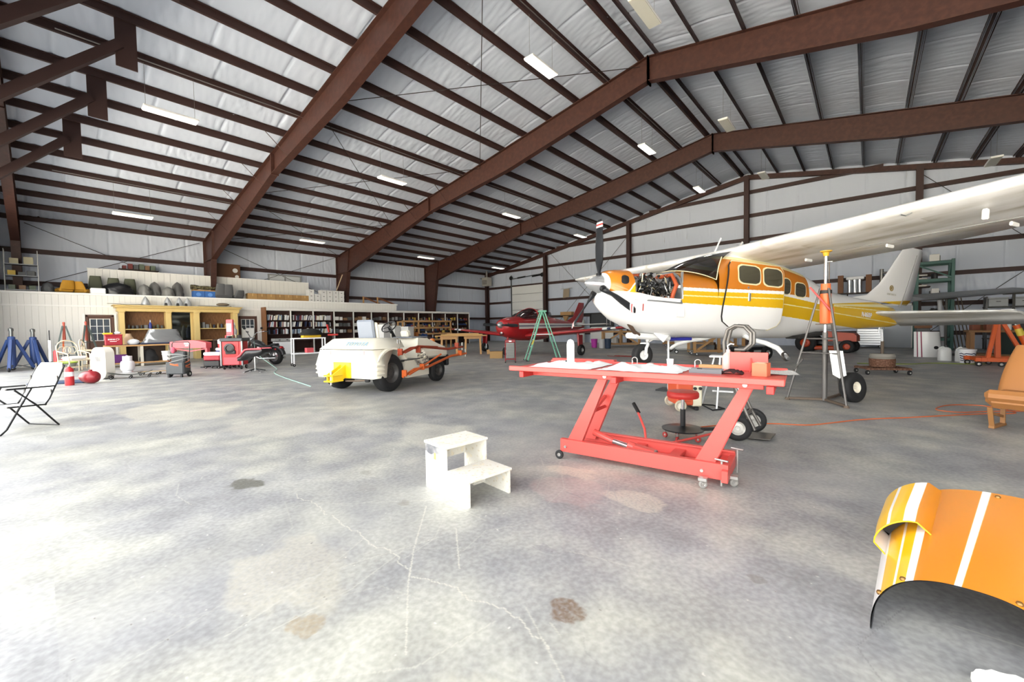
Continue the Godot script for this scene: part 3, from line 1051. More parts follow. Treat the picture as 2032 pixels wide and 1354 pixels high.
		MB.new().box(V(3.0, 0.7, sd * 3.35), V(0.05, 0.12, 0.05), 0.012).out(t, "tie_down_ring", white)
		MB.new().tube([V(2.6, 0.77, sd * 2.9), V(2.5, 0.72, sd * 2.9), V(2.4, 0.72, sd * 2.9)], 0.008, 6).out(t, "pitot_tube", silver)
	for q in [[2.6, 2.74], [3.06, 3.26]]:
		MB.new().bar(V(q[0], 0.8, 0.02), V(q[1], 1.1, 0.02), 0.006, 0.03).out(t, "antenna", white)
	# tail
	mb = MB.new(); mb.uvf = uv
	var fin := []
	for q in [[6.3, 0.33, 2.0, 0.03], [6.9, 0.45, 1.55, 0.045], [7.28, 0.72, 1.27, 0.055], [7.62, 1.1, 1.02, 0.05], [7.95, 1.5, 0.8, 0.04], [8.03, 1.6, 0.74, 0.03], [8.15, 1.66, 0.58, 0.012]]:
		var rg := []
		for p in wing_ring(0, 0, 0, q[2], q[3] * 1.6 / q[2] * 0.8): rg.append(V(q[0] + p.x, q[1], p.y * 1.0 + p.x * 0.05))
		fin.append(rg)
	mb.loft(fin, false, true).out(t, "fin", paint)
	MB.new().bar(V(8.05, 0.28, 0.0), V(8.52, 1.5, 0.0), 0.055, 0.006).out(t, "rudder_line", M("grey seam", C("8f8f8c"), 0.7))
	MB.new().lathe([Vector2(0.045, 0.0), Vector2(0.045, 0.004), Vector2(0.065, 0.004), Vector2(0.065, 0.0)], 20, V(7.64, 0.66, 0.05), turned(90, 0, 0)).out(t, "emblem_ring", M("gold emblem", C("a58a45"), 0.5))
	MB.new().box(V(7.64, 0.66, 0.05), V(0.045, 0.06, 0.004)).out(t, "emblem_shield", M("gold emblem", C("a58a45"), 0.5))
	text(t, "fin_lettering", "CENTURION", 0.04, M("faded lettering", C("b9b6a8"), 0.5), Transform3D(Basis(), V(7.64, 0.52, 0.058)))
	text(t, "registration", "N460P", 0.10, M("white lettering", C("f4f3ee"), 0.4), Transform3D(turned(0, 6.5, 0), V(6.5, -0.03, 0.265)))
	for sd in [1.0, -1.0]:
		rings = []
		for q in [[0.05, 6.84, 0.05, 1.2], [1.0, 7.02, 0.05, 1.0], [1.8, 7.2, 0.05, 0.8], [1.96, 7.3, 0.05, 0.66], [2.02, 7.45, 0.05, 0.42]]:
			rings.append(wing_ring(q[1], q[2], sd * q[0], q[3], 0.085, 0.14))
		MB.new().loft(rings, false, true).out(t, "tailplane", under)
		MB.new().box(V(7.48, 0.085, sd * 1.9), V(0.1, 0.02, 0.16), 0.005).out(t, "elevator_horn", white)
	MB.new().cyl(V(7.4, -0.22, 0), V(7.4, -0.34, 0), 0.015, -1, 8).out(t, "tail_ring", silver)
	# nose gear, doors and open leg stubs of the main gear
	var ng := Node3D.new(); ng.name = "nose_gear"; t.add_child(ng, true)
	MB.new().cyl(V(1.36, -0.55, 0), V(1.29, -0.88, 0), 0.042, 0.034, 12).out(ng, "oleo_strut", white)
	MB.new().cyl(V(1.29, -0.86, 0), V(1.27, -0.95, 0), 0.026, -1, 12).out(ng, "oleo_piston", silver)
	MB.new().tube([V(1.27, -0.92, 0.0), V(1.24, -0.93, 0.09), V(1.2, -1.0, 0.1), V(1.2, -1.11, 0.1)], 0.026, 8).out(ng, "fork", white)
	MB.new().tube([V(1.27, -0.92, 0.0), V(1.24, -0.93, -0.09), V(1.2, -1.0, -0.1), V(1.2, -1.11, -0.1)], 0.026, 8).out(ng, "fork", white)
	MB.new().bar(V(1.3, -0.88, 0), V(1.43, -0.8, 0.02), 0.02, 0.05).out(ng, "scissor_link", white)
	tyre(ng, "nose_tyre", V(1.2, -1.12, 0), V(0, 0, 1), 0.19, 0.13, white, black, 0.42)
	MB.new().box(V(1.42, -0.74, 0.2), V(0.26, 0.012, 0.22), 0.004, turned(60, 0, 0) * turned(0, 40, 0)).out(t, "gear_door", white)
	MB.new().box(V(1.3, -0.8, 0.0), V(0.75, 0.1, 0.3), 0.03).out(t, "gear_well_lip", white)
	MB.new().box(V(1.45, -0.38, 0.565), V(0.16, 0.17, 0.012), 0.004).out(t, "service_flap", white)
	MB.new().box(V(0.78, -0.36, 0.505), V(0.012, 0.11, 0.01)).out(t, "red_mark", M("red band", C("b8322c"), 0.4))
	for k in 2:
		MB.new().lathe([Vector2(0.03, 0.0), Vector2(0.03, 0.012), Vector2(0.04, 0.012), Vector2(0.04, 0.0)], 14, V(0.45 + 0.09 * k, -0.33 - 0.02 * k, 0.39 + 0.03 * k), turned(90, -25, 0)).out(t, "cowl_vent", white)
	MB.new().tube([V(0.8, -0.6, 0.12), V(0.92, -0.74, 0.12), V(1.02, -0.79, 0.12)], 0.035, 10).out(t, "exhaust_stack", M("heat-stained steel", C("6e5a4c"), 0.45, 0.7))
	for sd in [1.0, -1.0]:
		var lg := Node3D.new(); lg.name = "main_gear_leg"; t.add_child(lg, true)
		MB.new().tube([V(3.12, -0.66, sd * 0.3), V(3.06, -0.74, sd * 0.55), V(3.0, -0.79, sd * 0.85), V(2.93, -0.87, sd * 1.12), V(2.88, -0.98, sd * 1.28)], 0.04, 10).out(lg, "spring_leg", white)
		MB.new().cyl(V(2.88, -0.98, sd * 1.28), V(2.86, -1.02, sd * 1.36), 0.035, 0.028, 10).out(lg, "axle", silver)
		MB.new().lathe([Vector2(0.03, -0.01), Vector2(0.075, -0.01), Vector2(0.075, 0.01), Vector2(0.03, 0.01)], 16, V(2.88, -0.99, sd * 1.29), turned(sd * 70, 0, 0)).out(lg, "brake_disc", M("brake steel", C("5b5550"), 0.5, 0.7))
		MB.new().tube([V(3.1, -0.7, sd * 0.4), V(3.03, -0.76, sd * 0.85), V(2.9, -0.94, sd * 1.25)], 0.01, 6).out(lg, "brake_line", black)
	MB.new().box(V(4.7, -0.56, 0.3), V(0.75, 0.06, 0.3), 0.02, turned(0, 0, 10)).out(t, "wheel_well", seam)

# ---------------------------------------------------------------- things on the floor near the camera
func build_lift_table() -> void:
	var red := M("red lift paint", C("cf5049"), 0.38)
	var red2 := M("darker red paint", C("b8322e"), 0.45)
	var steel := M("zinc steel", C("b9b8b4"), 0.35, 0.8)
	var black := M("black rubber", C("1c1c1d"), 0.75)
	var t := thing("motorcycle_lift_table", "red steel motorcycle lift table raised on slanted legs, covered with cloth and tools", "lift table", 26.78, 3.81, 0, 6.0)
	# base
	for z in [0.21, -0.27]:
		var rl := MB.new()
		rl.box(V(0.02, 0.14, z), V(1.56, 0.13, 0.012)).box(V(0.02, 0.2, z - 0.02 * signf(z)), V(1.56, 0.012, 0.05)).box(V(0.02, 0.08, z - 0.02 * signf(z)), V(1.56, 0.012, 0.05))
		rl.out(t, "base_rail", red)
		for x in [-0.7, 0.6]:
			MB.new().cyl(V(x, 0.13, z + 0.006), V(x, 0.13, z + 0.02 * signf(z)), 0.014, -1, 10).out(t, "pivot_bolt", steel)
	for x in [-0.05, 0.32, 0.74]:
		MB.new().box(V(x, 0.13, -0.03), V(0.1, 0.04, 0.48), 0.004).out(t, "base_crossbar", red)
	# parallel legs lean to the right
	for z in [0.17, -0.23]:
		for x in [-0.65, 0.58]:
			var lg := MB.new()
			lg.prism([Vector2(x - 0.075, 0.12), Vector2(x + 0.075, 0.12), Vector2(x + 0.39, 0.88), Vector2(x + 0.32, 0.88)], z - 0.006, z + 0.006)
			lg.prism([Vector2(x + 0.075, 0.12), Vector2(x + 0.083, 0.12), Vector2(x + 0.398, 0.88), Vector2(x + 0.39, 0.88)], z - 0.05, z + 0.006)
			lg.prism([Vector2(x - 0.083, 0.12), Vector2(x - 0.075, 0.12), Vector2(x + 0.32, 0.88), Vector2(x + 0.312, 0.88)], z - 0.05, z + 0.006)
			lg.out(t, "leg", red)
	for x in [-0.65, 0.58]:
		MB.new().bar(V(x + 0.14, 0.4, 0.16), V(x + 0.22, 0.62, -0.2), 0.03, 0.03).out(t, "leg_brace", red)
		MB.new().cyl(V(x + 0.2, 0.5, 0.17), V(x + 0.2, 0.5, -0.23), 0.018, -1, 8).out(t, "leg_crossbar", red2)
	# hydraulic ram, pedal and handle
	MB.new().cyl(V(-0.5, 0.25, -0.05), V(-0.28, 0.19, -0.03), 0.035, 0.03, 10).out(t, "ram_clevis", red)
	MB.new().cyl(V(-0.28, 0.19, -0.03), V(-0.12, 0.165, -0.02), 0.024, -1, 12).out(t, "ram_piston", M("chromed steel", C("cfd1d2"), 0.2, 0.9))
	MB.new().cyl(V(-0.12, 0.17, -0.02), V(0.15, 0.12, -0.01), 0.048, -1, 14).out(t, "ram_cylinder", red)
	MB.new().box(V(0.06, 0.17, 0.03), V(0.22, 0.05, 0.1), 0.012, turned(0, 0, -8)).out(t, "pump_block", red)
	MB.new().cyl(V(0.16, 0.15, 0.05), V(0.18, 0.15, 0.05), 0.04, -1, 14).out(t, "release_dial", steel)
	MB.new().tube([V(-0.02, 0.16, -0.28), V(-0.08, 0.26, -0.42), V(-0.2, 0.42, -0.55)], 0.013, 8).out(t, "pump_lever", red)
	MB.new().cyl(V(-0.18, 0.4, -0.54), V(-0.26, 0.49, -0.6), 0.02, -1, 10).out(t, "lever_grip", black)
	MB.new().tube([V(0.1, 0.14, -0.28), V(0.35, 0.17, -0.62), V(0.55, 0.19, -0.95)], 0.014, 8).out(t, "pedal_bar", red)
	MB.new().box(V(0.47, 0.2, -1.02), V(0.2, 0.02, 0.08), 0.006, turned(0, 40, 0)).out(t, "pedal", black)
	# castors and brake screws
	for p in [[V(-0.76, 0.045, 0.24), 0.045], [V(-0.74, 0.045, -0.3), 0.045]]:
		tyre(t, "roller", p[0], V(0, 0, 1), p[1], 0.03, steel, black, 0.4)
	for p in [V(0.62, 0.035, 0.28), V(0.83, 0.035, 0.1)]:
		MB.new().box(p + V(0, 0.045, 0), V(0.07, 0.03, 0.06), 0.004).out(t, "castor_fork", steel)
		tyre(t, "castor", p, V(0.7, 0, 1), 0.035, 0.025, steel, M("grey rubber", C("86847f"), 0.7), 0.4)
	for p in [V(0.75, 0.0, 0.2), V(0.82, 0, -0.22)]:
		MB.new().cyl(p + V(0, 0.02, 0), p + V(0, 0.24, 0), 0.01, -1, 8).out(t, "brake_screw", steel)
		MB.new().cyl(p + V(-0.05, 0.24, 0), p + V(0.05, 0.24, 0.02), 0.009, -1, 8).out(t, "brake_screw_handle", steel)
	MB.new().box(V(0.78, 0.12, 0.02), V(0.05, 0.1, 0.5), 0.004).out(t, "end_plate", red)
	# platform
	for z in [0.21, -0.27]:
		MB.new().box(V(-0.05, 0.885, z), V(2.2, 0.06, 0.04), 0.004).out(t, "deck_beam", red)
		for x in [-0.26, 0.92]:
			MB.new().cyl(V(x, 0.885, z + 0.02), V(x, 0.885, z + 0.034 * signf(z)), 0.018, -1, 10).out(t, "pivot_bolt", steel)
	MB.new().box(V(-0.03, 0.93, -0.03), V(2.44, 0.03, 0.9), 0.006).out(t, "deck_plate", red)
	for z in [0.42, -0.48]:
		MB.new().box(V(-0.03, 0.94, z), V(2.44, 0.05, 0.03), 0.006).out(t, "deck_edge", red)
	MB.new().box(V(-0.85, 0.965, -0.55), V(0.8, 0.03, 0.1), 0.006).out(t, "side_extension", red)
	for x in [-1.1, -0.1, 1.1]:
		MB.new().box(V(x, 0.88, 0.0), V(0.05, 0.06, 0.85), 0.004).out(t, "deck_rib", red2)
	var ch := Node3D.new(); ch.name = "wheel_chock"; t.add_child(ch, true)
	MB.new().box(V(0.9, 1.03, -0.29), V(0.3, 0.17, 0.012), 0.003).out(ch, "chock_plate", red)
	MB.new().prism([Vector2(0, 0), Vector2(0.12, 0), Vector2(0, 0.12)], -0.005, 0.005, Transform3D(turned(0, -90, 0), V(0.92, 0.945, -0.28))).out(ch, "chock_rib", red)
	# things on the deck
	var top := 0.9455
	var cloth := M("white cloth", C("f1f1ef"), 0.85)
	var at := func(x: float, z: float) -> Vector3: return t.transform * V(x, top, z)
	var put := func(o: Node3D, x: float, z: float, turn := 0.0) -> void:
		o.position = at.call(x, z); o.rotation.y = deg_to_rad(6.0 + turn)
	var b := thing("spray_bottle_body", "tall white rounded cylinder standing on left end of red lift table", "bottle")
	MB.new().lathe([Vector2(0, 0), Vector2(0.04, 0), Vector2(0.042, 0.01), Vector2(0.042, 0.23), Vector2(0.036, 0.26), Vector2(0.022, 0.28), Vector2(0, 0.287)], 18).out(b, "cylinder_body", M("white plastic", C("f0f1f3"), 0.4))
	MB.new().box(V(-0.04, 0.03, 0.015), V(0.02, 0.05, 0.03), 0.004).out(b, "black_clip", black)
	put.call(b, -0.77, -0.06)
	var n := noise(77, 1.6, 3)
	for q in [[-1.08, -0.40, 0.3, -0.36, 31, "crumpled white cloth spread under the white cylinder on lift table", "cloth"], [-0.33, 0.42, 0.26, -0.36, 32, "white paper cloth laid along middle of red lift table", "cloth"]]:
		var g := []
		for j in 13:
			var row := []
			for i in 25:
				var x := lerpf(q[0], q[1], i / 24.0)
				var z := lerpf(q[2], q[3], j / 12.0)
				var e := minf(minf(i, 24 - i) / 3.0, minf(j, 12 - j) / 3.0)
				row.append(V(x + 0.03 * n.get_noise_2d(z * 5.0, q[4]), 0.005 + maxf(0.022 + 0.05 * n.get_noise_2d(x * 2.6 + q[4], z * 3.4), 0.0) * clampf(e, 0.0, 1.0), z + 0.04 * n.get_noise_2d(x * 4.0, q[4] + 9.0)))
			g.append(row)
		var o := single(MB.new().grid(g), "shop_cloth", cloth, q[5], q[6])
		put.call(o, 0, 0)
	for q in [[-0.2, -0.47, 0, "upright"], [0.45, -0.42, 10, "upright"], [-0.03, -0.42, 0, "lying"]]:
		var path := [V(-0.028, 0, 0), V(-0.028, 0.05, 0)]
		path.append_array(arc(V(0, 0.05, 0), V(0.028, 0, 0), V(0, 0.028, 0), 180, 0, 8))
		path.append_array([V(0.028, 0, 0)])
		var o := single(MB.new().tube(path, 0.006, 8), "u_bolt", steel, "pale steel U-bolt %s on red lift table, %s" % [q[3], ["nearest the white cylinder" if q[0] < -0.1 else "near the wooden block" if q[0] > 0.3 else "between the other two"][0]], "bolt", 0, 0, 0, 0, "U-bolts on the lift table")
		put.call(o, q[0], q[1], q[2])
		if q[3] == "lying":
			o.rotate_object_local(V(1, 0, 0), deg_to_rad(-80)); o.position.y += 0.006
	var cup := single(MB.new().lathe([Vector2(0, 0), Vector2(0.03, 0), Vector2(0.036, 0.075), Vector2(0.033, 0.075), Vector2(0.028, 0.006), Vector2(0, 0.006)], 16), "paper_cup", M("white plastic", C("f0f1f3"), 0.4), "small white cup at far edge of red lift table", "cup")
	put.call(cup, 0.18, -0.44)
	var wd := single(MB.new().box(V(0, 0.016, 0), V(0.24, 0.032, 0.06), 0.004), "wood_block", M("pine", C("b98f5e"), 0.7), "short pine block lying on red lift table beside the chock", "block")
	put.call(wd, 0.58, -0.43)
	var tr := thing("tool_tray", "grey metal tray of small tools on red lift table", "tray")
	MB.new().box(V(0, 0.006, 0), V(0.26, 0.012, 0.12), 0.003).out(tr, "tray_floor", M("dull tray steel", C("6d7073"), 0.4, 0.6))
	for z in [-0.06, 0.06]: MB.new().box(V(0, 0.018, z), V(0.26, 0.036, 0.006)).out(tr, "tray_edge", M("dull tray steel", C("6d7073"), 0.4, 0.6))
	MB.new().cyl(V(-0.1, 0.02, 0.02), V(0.08, 0.022, -0.02), 0.009, -1, 8).out(tr, "socket_bar", steel)
	MB.new().cyl(V(-0.08, 0.02, -0.03), V(-0.04, 0.02, -0.03), 0.014, -1, 10).out(tr, "socket", black)
	put.call(tr, 0.6, 0.02)
	var rg := []
	for j in 9:
		var row := []
		for i in 9:
			var x := (i - 4) * 0.022
			var z := (j - 4) * 0.018
			row.append(V(x, maxf(0.002, 0.035 * (1.0 - (x * x + z * z) / 0.011) + 0.03 * n.get_noise_2d(x * 40.0, z * 40.0)), z))
		rg.append(row)
	var rag := single(MB.new().grid(rg), "dark_rag", M("dark red cloth", C("3a1a1a"), 0.9), "small dark crumpled rag beside the tool tray on lift table", "rag")
	put.call(rag, 0.8, 0.0)
	var bx := thing("parts_box", "small orange-red cardboard parts box on right end of lift table", "box")
	MB.new().box(V(0, 0.055, 0), V(0.11, 0.11, 0.1), 0.003).out(bx, "carton", M("orange carton", C("c9694a"), 0.6))
	MB.new().box(V(0.0, 0.1105, 0), V(0.08, 0.002, 0.1)).out(bx, "flap", M("pale carton", C("d9b49a"), 0.6))
	put.call(bx, 1.02, 0.08, -12)
	var nw := []
	for j in 6:
		var row := []
		for i in 9:
			var x := (i - 4) * 0.035
			var z := (j - 2.5) * 0.07
			row.append(V(x, 0.006 + 0.012 * absf(n.get_noise_2d(x * 9.0, z * 9.0 + 50.0)), z))
		nw.append(row)
	var paper := M("printed newsprint", C("ffffff"), 0.8)
	tri_tex(paper, speckle(12, 128, [C("8f8d88"), C("d9d7d0"), C("e6e4dd")], 0.14, 1.0, 2.5, 2), 4.0, false)
	var news := single(MB.new().grid(nw), "newspaper", paper, "folded newspaper hanging over right end of red lift table", "newspaper")
	put.call(news, 1.12, -0.2, 8)
	var can := thing("oil_can", "pale pink plastic oil bottle with bent spout behind the red chock plate", "bottle")
	MB.new().lathe([Vector2(0, 0), Vector2(0.05, 0), Vector2(0.052, 0.01), Vector2(0.052, 0.12), Vector2(0.03, 0.15), Vector2(0.018, 0.16), Vector2(0.018, 0.185), Vector2(0, 0.185)], 16).out(can, "bottle_body", M("pink plastic", C("e5b4ab"), 0.4))
	MB.new().tube([V(0, 0.18, 0), V(-0.005, 0.22, 0), V(0.02, 0.24, 0), V(0.05, 0.235, 0)], 0.006, 8).out(can, "spout", M("white plastic", C("f0f1f3"), 0.4))
	put.call(can, 0.72, -0.4)

func build_step_stool() -> void:
	var worn := M("worn white paint", C("ffffff"), 0.65)
	var im := Image.create(512, 512, false, Image.FORMAT_RGB8)
	var n := noise(41, 0.03, 4)
	var n2 := noise(42, 0.012, 3)
	for y in 512:
		for x in 512:
			var f := n.get_noise_2d(x, y)
			var c := C("dedbd1")
			if f > 0.28: c = c.lerp(C("cfc6b0"), clampf((f - 0.28) * 4.0, 0.0, 1.0))
			if n2.get_noise_2d(x, y) > 0.33: c = c.lerp(C("e4d9bd"), 0.6)
			im.set_pixel(x, y, c)
	tri_tex(worn, ImageTexture.create_from_image(im), 1.3, false)
	# side panel: scorch mark under the tread and the rust drip below it
	var side := M("scorched side paint", C("ffffff"), 0.65)
	var im2 := Image.create(256, 256, false, Image.FORMAT_RGB8)
	for y in 256:
		for x in 256:
			var c := C("e0ddd4")
			var f := n2.get_noise_2d(x, y)
			var lx := x / 256.0 * 0.62
			var ly := 0.41 - y / 256.0 * 0.41
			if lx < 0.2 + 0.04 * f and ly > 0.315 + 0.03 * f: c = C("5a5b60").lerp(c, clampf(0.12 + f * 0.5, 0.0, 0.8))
			elif absf(lx - 0.15) < 0.015 + 0.01 * f and ly > 0.27 and ly < 0.33: c = C("d9a85c")
			elif f > 0.34: c = C("ded6c2")
			im2.set_pixel(x, y, c)
	side.albedo_texture = ImageTexture.create_from_image(im2)
	var t := thing("step_stool", "worn white wooden two-step stool with a scorched side, alone on the floor", "step stool", 25.563, 2.159, 0, -6.7)
	var prof := [Vector2(0, 0), Vector2(0.62, 0), Vector2(0.62, 0.19), Vector2(0.31, 0.19), Vector2(0.31, 0.385), Vector2(0, 0.385)]
	var p1 := MB.new()
	p1.uvf = func(p: Vector3) -> Vector2: return Vector2(p.x / 0.62, 1.0 - p.y / 0.41)
	p1.prism(prof, -0.02, 0.0).out(t, "side_panel", side)
	MB.new().prism(prof, -0.43, -0.41).out(t, "side_panel", worn)
	MB.new().box(V(0.155, 0.396, -0.215), V(0.335, 0.022, 0.45), 0.005).out(t, "tread", worn)
	MB.new().box(V(0.475, 0.201, -0.215), V(0.32, 0.022, 0.45), 0.005).out(t, "tread", worn)
	MB.new().box(V(0.01, 0.3, -0.215), V(0.02, 0.17, 0.39)).out(t, "back_board", worn)
	MB.new().box(V(0.31, 0.1, -0.34), V(0.02, 0.16, 0.13)).out(t, "riser_board", worn)

func build_wing_jack() -> void:
	var t := thing("wing_jack", "tall grey tripod jack with orange hydraulic cylinder holding up the aeroplane wing", "jack", 27.9, 8.85)
	var pipe := M("scuffed grey pipe", C("6f6c69"), 0.45, 0.5)
	var rust := M("rusty pipe", C("6d5f52"), 0.7, 0.3)
	var orange := M("orange jack paint", C("e2703a"), 0.4)
	var feet := [V(-0.52, 0.03, 0.12), V(0.31, 0.03, 0.47), V(0.18, 0.03, -0.84)]
	for k in 3:
		var f: Vector3 = feet[k]
		var in2 := V(f.x * 0.14, 1.95, f.z * 0.14)
		MB.new().tube([f, in2], 0.018, 8).out(t, "leg", pipe)
		MB.new().cyl(f - V(0, 0.03, 0), f + V(0, 0.01, 0), 0.045, 0.03, 10).out(t, "foot", rust)
		MB.new().bar(f, V(0, 0.04, 0), 0.04, 0.035).out(t, "base_bar", rust)
		for y in [0.85, 1.09]:
			var q: float = (y - 0.03) / 1.92
			var a := f.lerp(in2, q)
			var b: Vector3 = feet[(k + 1) % 3].lerp(V(feet[(k + 1) % 3].x * 0.14, 1.95, feet[(k + 1) % 3].z * 0.14), q)
			MB.new().cyl(a, b, 0.011, -1, 8).out(t, "brace_ring_bar", pipe)
	MB.new().cyl(V(0, 0.02, 0), V(0, 1.2, 0), 0.04, -1, 14).out(t, "centre_pipe", pipe)
	MB.new().cyl(V(0, 1.1, 0), V(0, 1.34, 0), 0.028, -1, 12).out(t, "inner_ram", M("chromed steel", C("cfd1d2"), 0.2, 0.9))
	MB.new().box(V(0, 1.34, 0), V(0.26, 0.02, 0.22), 0.004).out(t, "jack_plate", rust)
	MB.new().lathe([Vector2(0, 1.35), Vector2(0.075, 1.35), Vector2(0.08, 1.37), Vector2(0.08, 1.9), Vector2(0.07, 1.96), Vector2(0.07, 2.03), Vector2(0, 2.03)], 18).out(t, "hydraulic_cylinder", orange)
	MB.new().lathe([Vector2(0.082, 1.86), Vector2(0.088, 1.86), Vector2(0.088, 1.92), Vector2(0.082, 1.92)], 18).out(t, "clamp_band", M("black band", C("2a2725"), 0.6))
	MB.new().cyl(V(0.09, 1.36, 0.05), V(0.09, 1.62, 0.05), 0.03, -1, 12).out(t, "pump_tube", orange)
	MB.new().cyl(V(0.09, 1.5, 0.05), V(0.09, 1.66, 0.05), 0.012, -1, 8).out(t, "pump_piston", pipe)
	MB.new().bar(V(-0.21, 1.98, 0.12), V(0.09, 1.55, 0.1), 0.03, 0.03, 0.004).out(t, "pump_handle", M("red handle", C("b82d25"), 0.4))
	MB.new().cyl(V(0, 2.03, 0), V(0, 2.53, 0), 0.026, -1, 12).out(t, "ram", M("chromed steel", C("cfd1d2"), 0.2, 0.9))
	MB.new().cyl(V(0, 2.4, 0), V(0.09, 2.4, 0.02), 0.012, -1, 8).out(t, "lock_pin", M("chromed steel", C("cfd1d2"), 0.2, 0.9))
	MB.new().cyl(V(0.045, 2.05, 0), V(0.045, 2.4, 0), 0.008, -1, 6).out(t, "threaded_rod", rust)
	MB.new().lathe([Vector2(0, 2.5), Vector2(0.035, 2.5), Vector2(0.05, 2.56), Vector2(0.085, 2.575), Vector2(0.085, 2.59), Vector2(0, 2.59)], 14).out(t, "jack_head", M("yellow jack head", C("d9a52a"), 0.45))
	MB.new().tube([V(-0.42, 0.55, 0.2), V(-0.28, 0.75, 0.3)], 0.014, 8).out(t, "spare_handle", pipe)
	# rag over the brace
	var g := []
	var n := noise(5, 3.0, 2)
	for j in 12:
		var row := []
		for i in 7:
			var f := j / 11.0
			row.append(V(0.0 + i * 0.03 - f * 0.0 + f * 0.05, 0.9 - f * (0.46 - 0.02 * absf(i - 3.0)), 0.015 + 0.03 * n.get_noise_2d(i * 0.5, f * 2.0) + 0.02 * sin(i * 1.4)))
		g.append(row)
	single(MB.new().grid(g), "hanging_rag", M("white cloth", C("f1f1ef"), 0.85), "white rag hanging from the brace of the tripod jack", "rag", 27.97, 8.62)
	var w := thing("loose_tyre", "black aeroplane tyre with cream wheel hub leaning by the tripod jack", "tyre", 28.27, 9.06, 0)
	tyre(w, "tyre_carcass", V(0, 0.255, 0), V(0.86, 0.1, 0.5), 0.255, 0.17, M("cream hub", C("e9e2d0"), 0.4), M("black rubber", C("1c1c1d"), 0.75), 0.36)

